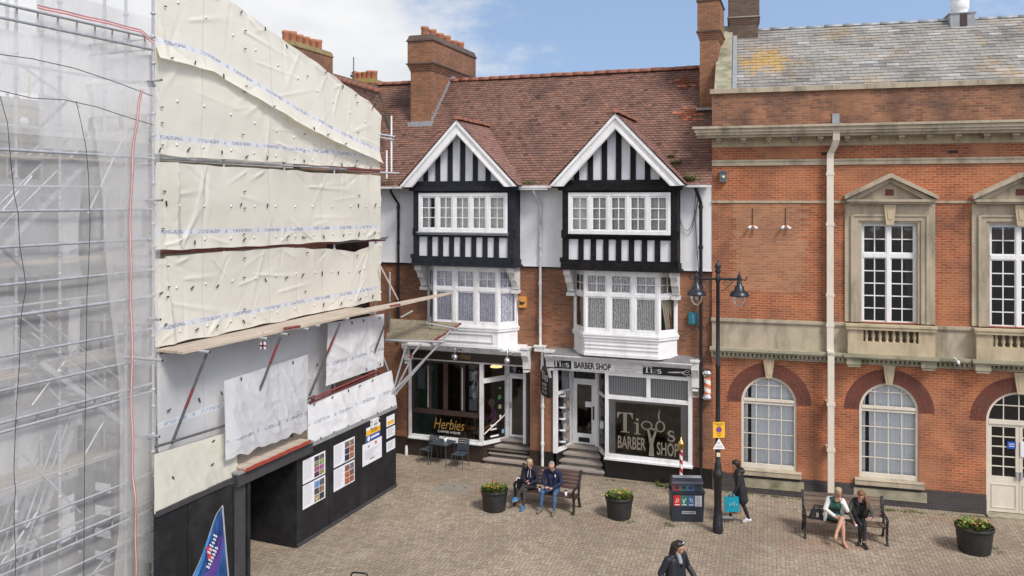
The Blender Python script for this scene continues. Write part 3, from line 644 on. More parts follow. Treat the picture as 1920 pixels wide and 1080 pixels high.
def build_arch(x0, x1, z0, zs, w, isdoor=False):
    m = brick_arch(x0, x1, zs); m.build('arch', m_arch, w)
    c, r = (x0+x1)/2, (x1-x0)/2
    if not isdoor or True:
        m = MB(); m.prism([(c-.085, zs+r-.03), (c+.085, zs+r-.03), (c+.17, zs+r+.56), (c-.17, zs+r+.56)], -.09, 0); m.prism([(c-.04, zs+r+.06), (c+.04, zs+r+.06), (c+.085, zs+r+.46), (c-.085, zs+r+.46)], -.10, -.09); m.build('keystone', m_stone, w)
m_arch = plain('arch brick', (.155, .05, .034), .85, .35, 22, dirt=(.07, .04, .035), dsc=2, damt=.5)
def arched_window(x0, x1, z0, zs):
    f = lambda s, q, z: (s, .07-q, z); fr, gl = MB(), MB(); fw = .075; c = (x0+x1)/2; zr = zs+.10
    fbox(fr, f, x0, x0+fw, -.08, .02, z0, zs); fbox(fr, f, x1-fw, x1, -.08, .02, z0, zs); ring(fr, x0, x1, zs, 0, fw, .05, .15); fbox(fr, f, x0+fw, x1-fw, -.08, .015, z0, z0+.17)
    fbox(fr, f, x0+fw, x1-fw, -.08, .0, zr-.16, zr-.10); fbox(fr, f, x0+fw, x1-fw, -.08, .03, zr-.07, zr+.01); fbox(fr, f, x0+fw, x1-fw, -.06, -.02, zr-.10, zr-.07)
    W4 = x1-x0-2*fw
    for k in (1, 2, 3):
        xx = x0+fw+W4*k/4; top = zs+math.sqrt(max(0, (W4/2)**2-(xx-c)**2)); fbox(fr, f, xx-.013, xx+.013, -.05, -.02, z0+.17, top+.01)
    for k in range(1, 4): zz = z0+.17+(zr-.16-z0-.17)*k/4; fbox(fr, f, x0+fw, x1-fw, -.048, -.022, zz-.012, zz+.012)
    zz = zr+.42; h = math.sqrt(max(0, (W4/2)**2-(zz-zs)**2)); fbox(fr, f, c-h, c+h, -.048, -.022, zz-.012, zz+.012)
    w = fr.build('window', m_cream, hall)
    pts = [(x1-fw, z0+.17)]+arch_pts(x0, x1, zs, 20, fw)+[(x0+fw, z0+.17)]
    gl.face([(p[0], .11, p[1]) for p in pts]); gl.build('pane', m_glass, w)
    cu = MB(); g0 = x0+.18; curtain(cu, f, x0+.30, x1-.05, z0+.1, zs+(x1-x0)*.42, -.16, .003, 16); cu.build('blind', m_blind_white, w)
    cu = MB(); curtain(cu, f, x0+.08, x0+.2, z0+.1, zs+.3, -.18, .003, 2); cu.build('blind', m_blind_white, w)
    pk = MB(); pocket(pk, x0-.02, x1+.02, .15, 1.2, z0-.02, zs+r_(x0, x1)); pk.build('dark_room', m_room, w)
    build_arch(x0, x1, z0, zs, w)
    s = MB(); s.box(x0-.13, x1+.13, -.14, .1, z0-.15, z0); s.hexa([(x0-.13, -.16, z0), (x1+.13, -.16, z0), (x1+.13, .04, z0), (x0-.13, .04, z0)], [(x0-.13, -.15, z0+.005), (x1+.13, -.15, z0+.005), (x1+.13, .04, z0+.04), (x0-.13, .04, z0+.04)]); s.build('sill', m_stone_grey, w)
    s = MB(); s.box(x0-.16, x1+.2, -.075, .05, .18, .46); s.build('apron_stone', m_stone_moss, w)
r_ = lambda a, b_: (b_-a)/2+.05
for q in arch: arched_window(*q)
def arched_door(x0, x1, z0, zs):
    f = lambda s, q, z: (s, .07-q, z); c = (x0+x1)/2; fw = .075
    fr, gl = MB(), MB(); fbox(fr, f, x0, x0+fw, -.08, .02, z0, zs); fbox(fr, f, x1-fw, x1, -.08, .02, z0, zs); ring(fr, x0, x1, zs, 0, fw, .05, .15); fbox(fr, f, x0+fw, x1-fw, -.08, .03, zs-.09, zs+.03)
    W4 = x1-x0-2*fw
    for k in (1, 2, 3): xx = x0+fw+W4*k/4; fbox(fr, f, xx-.013, xx+.013, -.05, -.02, zs+.03, zs+math.sqrt(max(0, (W4/2)**2-(xx-c)**2)))
    h = math.sqrt((W4/2)**2-.44**2); fbox(fr, f, c-h, c+h, -.048, -.022, zs+.43, zs+.455)
    w = fr.build('door_frame', m_cream, hall)
    gl.face([(p[0], .11, p[1]) for p in arch_pts(x0, x1, zs, 20, fw)]); gl.build('pane', m_glass_dark, w)
    for a, d in ((x0+fw, c-.005), (c+.005, x1-fw)):
        l, g2 = MB(), MB(); casement(l, g2, f, a, d, z0+.95, zs-.09, 2, 5, .085, .03, .05, q=-.005); fbox(l, f, a, d, -.055, -.005, z0+.02, z0+.95)
        for s0, s1, za, zb in ((a+.09, d-.09, z0+.80, z0+.82), (a+.09, d-.09, z0+.14, z0+.16)): fbox(l, f, s0, s1, -.005, .012, za, zb)
        for s0, s1 in ((a+.075, a+.09), (d-.09, d-.075)): fbox(l, f, s0, s1, -.005, .012, z0+.14, z0+.82)
        dr = l.build('door', m_cream, hall); g2.build('pane', m_glass_dark, dr)
        hnd = MB(); e = d-.05 if a < c-.3 else a+.05; hnd.box(e-.03, e+.03, .02, .07, z0+1.0, z0+1.2); hnd.build('handle', m_steel, dr)
        if a < c-.3:
            n_ = MB(); n_.box(a+.48, a+.70, .058, .064, z0+1.85, z0+2.05); n_.build('sticker', m_signblue, dr)
            n_ = MB()
            for zz in (1.91, 1.97): n_.box(a+.52, a+.66, .056, .058, z0+zz, z0+zz+.02)
            n_.build('sticker_text', m_paper, dr)
        else:
            n_ = MB(); n_.box(a+.02, a+.34, .045, .05, z0+1.64, z0+2.08); n_.build('notice', m_paper, dr)
    pk = MB(); pocket(pk, x0-.02, x1+.02, .15, 1.5, z0-.02, zs+r_(x0, x1)); pk.build('dark_room', plain('lobby', (.07, .05, .04), .9, .3, 2), w)
    build_arch(x0, x1, z0, zs, w, True)
    s = MB(); s.box(x0-.02, x1+.02, -.3, .1, -.05, z0); s.build('step', m_stone_moss, w)
arched_door(*door_arch); arched_door(door_arch[0]+3.3, door_arch[1]+3.3, door_arch[2], door_arch[3])
# downpipe
dp = MB(); xp = TH.x(1555.5); ztp = 10.78
P = [(xp+.14, -.47, 11.0), (xp+.14, -.40, 10.72), (xp+.10, -.30, 10.55), (xp+.01, -.16, 10.36), (xp, -.13, 10.2)]
def sqtube(mb, pts, w, d):
    for i in range(len(pts)-1):
        (ax, ay, az_), (bx_, by_, bz) = pts[i], pts[i+1]
        mb.hexa([(bx_-w/2, by_-d/2, bz), (bx_+w/2, by_-d/2, bz), (bx_+w/2, by_+d/2, bz), (bx_-w/2, by_+d/2, bz)], [(ax-w/2, ay-d/2, az_), (ax+w/2, ay-d/2, az_), (ax+w/2, ay+d/2, az_), (ax-w/2, ay+d/2, az_)])
sqtube(dp, P, .19, .15); dp.box(xp-.095, xp+.095, -.205, -.055, 4.45, 10.2); dp.box(xp-.09, xp+.09, -.42, -.28, 0.1, 4.45); dp.box(xp-.095, xp+.095, -.42, -.06, 4.38, 4.50)
for z in (9.7, 8.2, 6.1, 5.2): dp.box(xp-.115, xp+.115, -.215, -.04, z, z+.09)
for z in (2.9, 1.55): dp.box(xp-.115, xp+.115, -.43, 0, z, z+.09)
dpo = dp.build('downpipe', m_cream, hall)
b = MB(); b.box(xp+.07, xp+.27, -.05, -.022, 11.18, 11.55); b.box(xp+.05, xp+.29, -.63, -.05, 11.2, 11.215); b.build('lead_outlet', m_lead, dpo)
# small black vents under the string course
for u in (1787, 1549): 
    b = MB(); c = TH.x(u); b.box(c-.13, c+.13, -.004, .01, 10.32, 10.40); b.build('air_brick', m_room, hall)
# chimney on the hall's end wall (stone capped, behind the verge)
def stack(name, F, x0, x1, y0, y1, z0, z1, mat, parent, over=.10, capz=None, pots=0, ph=.42, potr=.13, caps=m_stone_moss, along='y'):
    b = MB(); zc = capz or z1-.75
    b.box(x0, x1, y0, y1, z0, zc)
    for k in range(4): e = over*(k+1)/4; b.box(x0-e, x1+e, y0-e, y1+e, zc+.07*k, zc+.07*(k+1))
    b.box(x0-over*.8, x1+over*.8, y0-over*.8, y1+over*.8, zc+.28, z1-.22)
    st_ = b.build(name, mat, parent)
    b = MB(); b.box(x0-over*1.25, x1+over*1.25, y0-over*1.25, y1+over*1.25, zc+.24, zc+.285); b.build('chimney_band', caps, st_)
    b = MB(); b.box(x0-over*1.2, x1+over*1.2, y0-over*1.2, y1+over*1.2, z1-.24, z1-.19)
    b.hexa([(x0-over, y0-over, z1-.19), (x1+over, y0-over, z1-.19), (x1+over, y1+over, z1-.19), (x0-over, y1+over, z1-.19)], [(x0-over*.4, y0-over*.4, z1), (x1+over*.4, y0-over*.4, z1), (x1+over*.4, y1+over*.4, z1), (x0-over*.4, y1+over*.4, z1)]); b.build('chimney_cap', caps, st_)
    for k in range(pots):
        t = (k+.5)/pots; xx, yy = ((x0+x1)/2, y0+(y1-y0)*t) if along == 'y' else (x0+(x1-x0)*t, (y0+y1)/2); h = ph*random.uniform(.85, 1.1)
        b = MB(); b.lathe([(potr*.9, z1-.06), (potr, z1), (potr*.92, z1+h*.7), (potr*1.06, z1+h*.78), (potr*1.06, z1+h), (potr*.8, z1+h), (potr*.78, z1+h-.1), (0, z1+h-.1)], (xx, yy, 0), 14); b.build('chimney_pot', m_pot, st_)
    return st_
c3 = TH.p(1365, 60, yr-.6); c3b = TH.p(1424, 60, yr-.6)
stack('chimney', TH, c3[0]+.05, c3b[0]-.05, yr-.6, yr+.7, zr0+1, c3[2]+1.9, m_oldbrick, hall, over=.06, capz=c3[2]+.25)

# ------------------------------------------------------------------ the two timber framed shops
shop = thing('timber_framed_shops', 'pair of brick and white rendered shops with black timber gables and red tiled roof', 'building', frame=SH)
XL, XRr = SH.x(690), SH.x(1335)+.02
YW = .12                                                   # upper wall face
BAY = []                                                   # (x0, x1) of the two jettied bays, at their front
for ua, ub in ((776, 963), (1055, 1270)): BAY.append((SH.x(ua, -.6), SH.x(ub, -.6)))
ZR0 = 9.42; YE = -.32; YR = 4.0; ZR1 = SH.p(1085, 141, YR)[2]
holes1 = [(a+.5, b-.5, 4.75, 6.62) for a, b in BAY]; holes2 = [(a+.35, b-.35, 7.9, 9.2) for a, b in BAY]
caf0, caf1 = SH.x(767), SH.x(992); bar0, bar1 = SH.x(1037.5), SH.x(1298)
b = MB(); wall(b, XL, XRr, 3.4, 6.74, holes1, YW, .5)
for a, c in ((XL, caf0-.02), (caf1+.02, bar0-.0), (bar1, XRr)): b.box(a, c, 0.04, .6, .62, 3.9)
b.build('brick_wall', m_brick_shop, shop)
b = MB()
for a, c, mi in ((XL, caf0-.02, 0), (caf1+.02, caf1+.30, 0), (caf1+.30, bar0, 1), (bar1, XRr, 1)): b = MB(); b.box(a, c, .02, .62, -.05, .62); b.build('plinth', (m_fascia_brown, m_signblack)[mi], shop)
b = MB(); wall(b, XL, XRr, 6.78, 9.5, holes2, YW-.05, .4); b.box(XL, XRr, YW-.06, YW+.1, 6.74, 6.785); b.build('render_wall', m_render, shop)
b = MB(); b.box(XL, XRr, YW-.075, YW, 6.70, 6.745); b.build('drip_board', m_black, shop)
b = MB(); b.face([(XL, 9, 0), (XL, 9, 9.4), (XRr, 9, 9.4), (XRr, 9, 0)][::-1]); b.face([(XL, .2, 0), (XL, 9, 0), (XL, 9, 9.4), (XL, .2, 9.4)]); b.build('back_wall', m_oldbrick, shop)
# main roof
sl = math.hypot(YR-YE, ZR1-ZR0); upv = Vector((0, (YR-YE)/sl, (ZR1-ZR0)/sl))
def sag(x, s): return .035*noise.noise(Vector((x*.35, s*.5, 3)))+.012*noise.noise(Vector((x*1.3, s*1.7, 9)))
def tile_rnd():
    q = random.random(); return random.uniform(.25, .8) if q < .93 else (random.uniform(0, .12) if q < .955 else random.uniform(.85, 1))
b = MB(); XLr = SH.x(668, YR); tile_roof(b, (XLr, YE, ZR0), (1, 0, 0), upv, XRr-XLr, int(sl/.125)+1, .125, .165, lift=.030, jit=.006, thick=.036, sag=sag, rnd=tile_rnd)
b.face([(XLr, YE, ZR0-.06), (XRr, YE, ZR0-.06), (XRr, YR, ZR1-.06), (XLr, YR, ZR1-.06)], 0, False, .0); b.face([(XRr, 2*YR-YE, ZR0), (XLr, 2*YR-YE, ZR0), (XLr, YR, ZR1), (XRr, YR, ZR1)], 0, False, .3)
roof = b.build('roof', m_tile, shop)
b = MB(); ridge_line(b, (SH.x(703, YR), YR, ZR1+.03), (XRr-.05, YR, ZR1+.03), .13); b.build('ridge_tiles', m_ridge, roof)
# brighter replacement tiles near the hall chimney
b = MB()
for (ua, ub, va, vb) in ((1268, 1306, 203, 232), (1258, 1302, 148, 170)):
    for k in range(46):
        u, v = random.gauss((ua+ub)/2, (ub-ua)/4), random.gauss((va+vb)/2, (vb-va)/4); r = ray(u, v)
        # where that sight line meets the roof slope
        O = SH.loc((0, 0, CAMH)); D = SH.loc((r[0], 1, CAMH+r[2]))-O; nn = Vector((1, 0, 0)).cross(upv); t = (Vector((0, YE, ZR0))-O).dot(nn)/D.dot(nn); q = O+D*t
        row = round(((q-Vector((0, YE, ZR0))).dot(upv))/.125); x = round(q.x/.165)*.165+(row % 2)*.0825; s = row*.125
        A = Vector((x, YE, ZR0))+upv*s+nn*.032; B_ = A+Vector((.16, 0, 0)); E_ = upv*.125
        b.face([A, B_, B_+E_-nn*.015, A+E_-nn*.015], 0, False, random.random())
b.build('new_tiles', tilemat('new clay tile', [(0, (.33, .10, .05)), (1, (.42, .15, .085))], damt=.15), roof)['kind'] = 'stuff'
def roofpt(u, v):
    r = ray(u, v); O = SH.loc((0, 0, CAMH)); D = SH.loc((r[0], 1, CAMH+r[2]))-O; nn = Vector((1, 0, 0)).cross(upv); t = (Vector((0, YE, ZR0))-O).dot(nn)/D.dot(nn); return O+D*t
# chimney of the shops: a broad front face, long side running up the slope
cb = roofpt(770, 232); cbr = roofpt(808, 232); ctop = SH.p(785, 66, cb.y)[2]
# length of the side: where the long side's end meets the sight line to the right edge
side_x = cbr.x; r = ray(887, 110); O = SH.loc((0, 0, CAMH)); D = SH.loc((r[0], 1, CAMH))-O; yl = O.y+D.y*((side_x-O.x)/D.x)
ch = stack('chimney', SH, cb.x, cbr.x, cb.y, yl, cb.z-.4, ctop, m_brick_chimney, shop, over=.11, capz=ctop-1.35, pots=6, ph=.38, potr=.15, caps=m_oldbrick)
b = MB(); b.box(cb.x-.06, cbr.x+.08, cb.y-.14, cb.y+.02, cb.z-.16, cb.z+.06)
for k in range(14):
    q = Vector((0, cb.y, cb.z))+upv*(k*.22); b.box(cbr.x-.01, cbr.x+.03, q.y, q.y+.22, q.z-.02, q.z+.26)
b.build('flashing', m_lead, ch)
# the party wall chimney beside the hall
e0, e1 = roofpt(1312, 205), roofpt(1345, 205); yc = e0.y; x0c, x1c = SH.x(1312, yc), SH.x(1345.5, yc)
zcp = SH.p(1330, 72, yc)[2]; ch2 = stack('chimney', SH, x0c, x1c, yc, yc+1.5, 9.6, zcp+1.5, m_brick_chimney, shop, over=.09, capz=zcp-.03, caps=m_oldbrick)
b = MB(); b.box(x0c-.1, x1c+.12, yc-.22, yc+.02, e0.z-.05, e0.z+.03); b.build('flashing', m_lead, ch2)
b = MB(); b.tube([(x0c-.04, yc+.4, zcp-3.1), (x0c-.08, yc+.4, zcp-2.6)], .015); b.ball((x0c-.08, yc+.4, zcp-2.55), .05); b.build('bird_spike', m_iron, ch2)
# left: the roof of the wing that turns the corner
wA, wB, wC, wD = SH.at(626, 146, 34.5), SH.at(711, 171, 31.6), SH.at(737, 262, 30.0), SH.at(640, 330, 30.0)
ux = (wA-wB).normalized(); upw = (wB-wC); upw = (upw-ux*upw.dot(ux)).normalized()
b = MB(); ww = 6.0; O_ = wB-upw*4.0
if ux.cross(upw).y > 0: ux = -ux; O_ = O_-ux*6.0
def wclip(s):
    t = s/4.0
    lo = 0.0; hi = 6.0
    return (lo, hi)
# valley edge: rows start at the line wB -> wC
slope_v = (wC-wB).dot(ux)/((wC-wB).dot(upw))
def wclip2(s):
    d = (s-4.0)*slope_v
    o = (wB-O_).dot(ux)+d
    return (o, 6.0) if (wA-wB).dot(ux) > 0 else (0.0, o)
tile_roof(b, O_, ux, upw, 6.0, 33, .125, .165, clip=wclip2, lift=.024, jit=.006, thick=.03, rnd=tile_rnd)
b.build('wing_roof', m_tile, shop)
b = MB(); ridge_line(b, wA, wB, .13); b.build('wing_ridge', m_ridge, shop)
b = MB(); vz = [wB+(wC-wB)*k/10+Vector((.02, -.06, .02)) for k in range(11)]
b.tube(vz, [(.02, .02, .022, .02, .03, .035, .09, .11, .05, .02, .02)[k] for k in range(11)], 6); b.build('mossy_valley', plain('roof moss', (.06, .05, .03), .95, .4, 9), shop)

def tie(z): return z
mm = m_black
def bay_unit(ix, timber, cur_up, cur_lo):
    x0, x1 = BAY[ix]; w = x1-x0; c = (x0+x1)/2
    g = lambda s, q, z: (s, -.6-q, z)
    # -- gable and jettied upper bay
    top = MB()
    top.box(x0, x0+.2, -.64, YW, 6.98, 9.28); top.box(x1-.2, x1, -.64, YW, 6.98, 9.28)                  # corner posts and returns
    top.box(x0-.04, x1+.04, -.70, YW, 6.80, 6.98); top.box(x0-.10, x1+.10, -.78, YW, 6.74, 6.80)        # bressummer
    top.box(x0-.12, x1+.12, -.72, -.40, 9.27, 9.42); top.box(x0-.02, x1+.02, -.66, -.45, 9.42, 9.60)    # tie beam, moulded in two steps
    top.box(x0+.2, x1-.2, -.63, -.5, 9.2, 9.27); top.box(x0+.2, x1-.2, -.63, -.5, 7.72, 7.79)
    top.box(x0+.2, x1-.2, -.62, -.5, 6.98, 7.06)
    for s_, xx in ((-1, x0), (1, x1)): top.box(xx-.05*(s_ < 0), xx+.05*(s_ > 0), -.60, -.35, 7.75, 8.0); top.box(xx-.06*(s_ < 0), xx+.06*(s_ > 0), -.74, -.45, 6.98, 7.12)
    bt = top.build('gable_bay', timber, shop)
    m = MB(); m.box(x0+.18, x1-.18, -.70, -.55, 7.79, 7.87); m.box(x0+.16, x1-.16, -.75, -.6, 7.85, 7.885); m.build('sill', m_lead if timber is m_darkblue else timber, bt)
    m = MB(); n = 8; ww = w-.4                                                                          # white panels between the struts
    m.box(x0+.2, x1-.2, -.575, -.4, 7.06, 7.72)
    zt = 11.62; hw = 2.16
    m.build('infill_panel', m_render_flat, bt); m = MB(); m.prism([(c-1.72, 9.6), (c+1.72, 9.6), (c, 11.42)], -.575, -.5); m.build('gable_panel', m_render_flat, bt)
    for k in range(n-1): m = MB(); xx = x0+.2+ww*(k+1)/n; m.box(xx-.085, xx+.085, -.615, -.57, 7.06, 7.72); m.build('strut', timber, bt)
    for k in range(-3, 4):
        xx = c+k*.455; h = 11.36-abs(k*.455)*1.06-.09
        if h > 9.65: m = MB(); m.prism([(xx-.085, 9.6), (xx+.085, 9.6), (xx+.085, 11.36-abs(xx+.085-c)*1.06), (xx, 11.36-abs(xx-c)*1.06), (xx-.085, 11.36-abs(xx-.085-c)*1.06)], -.615, -.57); m.build('strut', timber, bt)
    zp = SH.p((858, 1155)[ix], (226, 214)[ix], -.9)[2]; zf = 9.42; hw = (SH.x((968, 1282)[ix], -.9)-SH.x((752, 1033)[ix], -.9))/2
    cc = (SH.x((968, 1282)[ix], -.9)+SH.x((752, 1033)[ix], -.9))/2; wdt = .38
    m = MB()
    for s_ in (-1, 1):
        e = [(cc+s_*hw, zf), (cc, zp), (cc, zp-wdt*1.25), (cc+s_*(hw-.36), zf-.0)]
        m.prism([(cc+s_*(hw+.02), zf-.02), (cc, zp), (cc, zp-.47), (cc+s_*(hw-.42), zf-.02)], -.93, -.86)
        m.prism([(cc+s_*(hw+.03), zf), (cc, zp+.03), (cc, zp-.12), (cc+s_*(hw-.09), zf)], -.98, -.93)
        m.prism([(cc+s_*(hw-.30), zf-.02), (cc, zp-.36), (cc, zp-.44), (cc+s_*(hw-.38), zf-.02)], -.955, -.93)
        m.prism([(cc+s_*(hw-.0), zf), (cc, zp-.02), (cc, zp-.10), (cc+s_*(hw-.08), zf)], -.86, -.35)     # soffit
    m.build('bargeboard', m_white, bt)
    # dormer roof
    m = MB(); kz = (ZR1-ZR0)/(YR-YE); sl_ = math.hypot(hw+.06, zp-zf)
    up_r = Vector((-(hw+.06)/sl_, 0, (zp-zf)/sl_)); yb = lambda z: YE+(z-ZR0)/kz
    def clipR(s): z = zf+s*(zp-zf)/sl_; return (0, yb(z)+1.0+.12)
    def clipL(s): z = zf+s*(zp-zf)/sl_; return (6-(yb(z)+1.0+.12), 6)
    tile_roof(m, (cc+hw+.06, -1.0, zf+.03), (0, 1, 0), up_r, 6, int(sl_/.125)+1, .125, .165, clip=clipR, lift=.02, thick=.025, rnd=tile_rnd)
    tile_roof(m, (cc-hw-.06, 5.0, zf+.03), (0, -1, 0), Vector((-up_r.x, 0, up_r.z)), 6, int(sl_/.125)+1, .125, .165, clip=clipL, lift=.02, thick=.025, rnd=tile_rnd)
    for s_ in (-1, 1): m.face([(cc+s_*(hw+.05), -.99, zf+.01), (cc, -.99, zp+.01), (cc, yb(zp)+.2, zp+.01), (cc+s_*(hw+.05), YE+.2, zf+.01)][::s_], 0, False, .1)
    dr = m.build('dormer_roof', m_tile_new, bt)
    m = MB(); ridge_line(m, (cc, -1.03, zp+.06), (cc, yb(zp)+.25, zp+.06), .12); m.build('ridge_tiles', m_ridge, dr)
    # window of the upper bay: five casements
    fr = MB(); a, d = x0+.2, x1-.2; fbox(fr, g, a, a+.09, -.08, .05, 7.87, 9.2); fbox(fr, g, d-.09, d, -.08, .05, 7.87, 9.2); fbox(fr, g, a+.09, d-.09, -.08, .05, 9.09, 9.2); fbox(fr, g, a+.09, d-.09, -.08, .07, 7.87, 7.98)
    W5 = d-a-.18
    wn = fr.build('window', m_white, bt)
    for k in range(5):
        s0, s1 = a+.09+W5*k/5, a+.09+W5*(k+1)/5
        f2, gl = MB(), MB()
        if k: fbox(f2, g, s0-.045, s0+.045, -.08, .05, 7.98, 9.09)
        casement(f2, gl, g, s0+.045*(k > 0)+.004, s1-.045*(k < 4)-.004, 7.985, 9.085, 2, 3, .05, .026, .055, q=.03)
        f2.build('casement', m_white, wn); gl.build('pane', m_glass, wn)
        cu = MB(); kind = cur_up[k]
        if kind: curtain(cu, g, s0+.02, s1-.02 if kind != 'h' else s0+.3, 7.9, 9.15, -.13, .010, 5); cu.build('curtain', m_curtain if kind in 'wh' else m_curtain_stripe, wn)
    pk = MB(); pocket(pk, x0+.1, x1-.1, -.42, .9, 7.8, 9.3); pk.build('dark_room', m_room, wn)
    # -- canted first floor bay
    yf = -.46; ca = .50; a0, a1 = x0+.18, x1-.10; pl = [(a0, YW), (a0+ca, yf), (a1-ca, yf), (a1, YW)]
    def ring_poly(o): return [(pl[0][0]-o, YW+.05), (pl[0][0]-o, YW-.02*0), (pl[1][0]-o*.5, yf-o), (pl[2][0]+o*.5, yf-o), (pl[3][0]+o, YW), (pl[3][0]+o, YW+.05)]
    m = MB(); m.slab(ring_poly(-.01), 4.02, 4.62); m.slab(ring_poly(.045), 4.58, 4.66); m.slab(ring_poly(.065), 4.66, 4.71); m.slab(ring_poly(.03), 4.71, 4.77)
    m.slab(ring_poly(.02), 4.0, 4.10)
    bay = m.build('bay_window', m_white, shop); m = MB(); m.slab(ring_poly(.05), 6.66, 6.74); m.build('bay_head', m_white, bay)
    m = MB(); f0, l0 = seg_frame(pl[1], pl[2]); 
    if ix == 0: fbox(m, f0, .15, l0-.15, 0, .03, 4.20, 4.24); fbox(m, f0, .15, l0-.15, 0, .03, 4.46, 4.5); fbox(m, f0, .15, .19, 0, .03, 4.24, 4.46); fbox(m, f0, l0-.19, l0-.15, 0, .03, 4.24, 4.46)
    else:
        for z in (4.24, 4.36, 4.48): fbox(m, f0, 0, l0, 0, .016, z, z+.025)
    m.build('apron_moulding', m_white, bay)
    segs = [(pl[0], pl[1], 1), (pl[1], pl[2], 3), (pl[2], pl[3], 1)]; idx = 0
    for pa, pb, n in segs:
        f, l = seg_frame(pa, pb); fr = MB()
        fbox(fr, f, 0, l, -.08, .0, 4.77, 4.84); fbox(fr, f, 0, l, -.08, .01, 5.90, 6.0); fbox(fr, f, 0, l, -.08, .0, 6.60, 6.67)
        for k in range(n+1): xx = l*k/n; fbox(fr, f, max(0, xx-.06), min(l, xx+.06), -.08, .012, 4.77, 6.67)
        fo = fr.build('window_frame', m_white, bay)
        for k in range(n):
            s0, s1 = l*k/n+.06, l*(k+1)/n-.06; f2, gl = MB(), MB()
            casement(f2, gl, f, s0, s1, 4.84, 5.90, 1, 1, .055, .02, .05, q=-.012); casement(f2, gl, f, s0, s1, 6.0, 6.60, 2, 2, .05, .026, .05, q=-.012)
            so = f2.build('sash', m_white, bay); gl.build('pane', m_glass, bay)
            kind = cur_lo[idx]; idx += 1; cu = MB()
            if kind in ('l', 'c'): curtain(cu, f, s0, s1, 4.8, 6.0, -.11, .006, 8); cu.build('curtain', m_lace if ix else m_lace_lilac, bay); cu = MB(); curtain(cu, f, s0, s1, 5.95, 6.62, -.11, .006, 7); cu.build('curtain', m_lace if ix else m_lace_lilac, bay)
            if kind == 'd': curtain(cu, f, s0-.05, s1+.1, 4.8, 6.62, -.18, .03, 5, gather=(-.55 if idx > 2 else .5)); cu.build('curtain', m_curtain_cream, bay); cu = MB(); curtain(cu, f, s0, s1, 5.95, 6.62, -.22, .02, 5); cu.build('curtain', m_lace, bay)
    pk = MB(); pk.slab([(pl[0][0]+.1, YW+.0), (pl[1][0]+.06, yf+.3), (pl[2][0]-.06, yf+.3), (pl[3][0]-.1, YW)], 4.72, 4.77); pk.build('window_board', m_white, bay)
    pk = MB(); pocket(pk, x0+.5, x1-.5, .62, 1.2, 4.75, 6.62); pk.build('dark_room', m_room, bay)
    # -- white console brackets at the bay's ends
    for xx in (x0+.02, x1-.24):
        m = MB(); pr = [(YW, 6.74), (-.62, 6.74), (-.62, 6.58), (-.52, 6.55), (-.40, 6.44), (-.36, 6.30), (-.22, 6.22), (-.12, 6.08), (-.10, 5.98), (YW, 5.95)]
        V = [(xx, y, z) for y, z in pr]+[(xx+.22, y, z) for y, z in pr]; n_ = len(pr)
        m.mesh(V, [tuple(range(n_)), tuple(range(2*n_-1, n_-1, -1))]+[(i, i+n_, (i+1) % n_+n_, (i+1) % n_) for i in range(n_)])
        m.box(xx-.03, xx+.25, -.14, YW, 5.84, 5.95); m.build('console', m_white_worn, shop)
m_render_flat = plain('white infill', (.66, .67, .70), .7, .04, 4, dirt=(.5, .5, .5), dsc=3, damt=.25)
m_curtain_stripe = stripemat('striped curtain', (.66, .63, .57), (.33, .32, .30), .055, 0, wid=.55)
bay_unit(0, m_darkblue, 'hwwww', 'cclcl')
bay_unit(1, m_black, 'wssss', 'dllld')
# gutters, pipes
b = MB(); ga = SH.x(968, -.4); gb = SH.x(1033, -.4); b.box(ga, gb, -.46, -.36, 9.36, 9.44); b.box(ga+.1, gb-.1, -.44, -.3, 9.30, 9.37); b.build('gutter', m_white_worn, shop)
for q in ((XL, SH.x(752, -.4)), (SH.x(1282, -.4), XRr)): b = MB(); b.box(*q, -.44, -.32, 9.36, 9.43); b.build('gutter', m_white_worn, shop)
def pipe(u, ztop, zbot, mat, y=0.0, r=.045, swan=True):
    x = SH.x(u, y); m = MB(); P = [(x-.12, -.36, ztop+.1), (x-.12, -.34, ztop), (x-.05, -.15, ztop-.25), (x, y, ztop-.42)] if swan else [(x, y, ztop)]
    m.tube(P+[(x, y, zbot)], r, 10)
    z = ztop-.6
    while z > zbot+.3: m.tube([(x, y, z), (x, y, z+.1)], r*1.35, 10); z -= 1.25
    return m, x
m, xw = pipe(1013, 9.25, 4.1, m_white_worn); pw = m.build('downpipe', m_white_worn, shop)
m = MB(); m.box(xw-.17, xw+.17, -.14, .12, 3.95, 4.12); m.box(xw-.2, xw+.2, -.17, .12, 4.1, 4.14); m.build('hopper', m_white_worn, pw)
m, _ = pipe(1017, 3.95, .02, m_white_worn, -.06, .05, False); m.build('lower_pipe', m_white_worn, pw)
m, _ = pipe(747, 9.25, 3.95, m_iron); m.build('downpipe', m_iron, shop)
m, _ = pipe(1314, 9.3, .02, m_iron, -.08, .055); m.build('downpipe', m_iron, shop)
# loose cable loops on the render beside the black pipe
b = MB(); xa, xb = SH.x(1271, .03), SH.x(1311, .0)
for dz in (0, .12): b.tube([(xa+(xb-xa)*k/14, .02, 8.75-dz*.3-(1.0+dz)*math.sin(math.pi*k/14)**.8+.55*(k/14)) for k in range(15)], .007, 5)
b.tube([(xb-.1, 0, 9.35), (xb-.14, 0, 8.6), (xb-.05, 0, 7.2), (xb+.06, 0, 6.0), (xb+.08, .04, 4.0)], .01, 5)
b.build('cable', m_rope, shop)
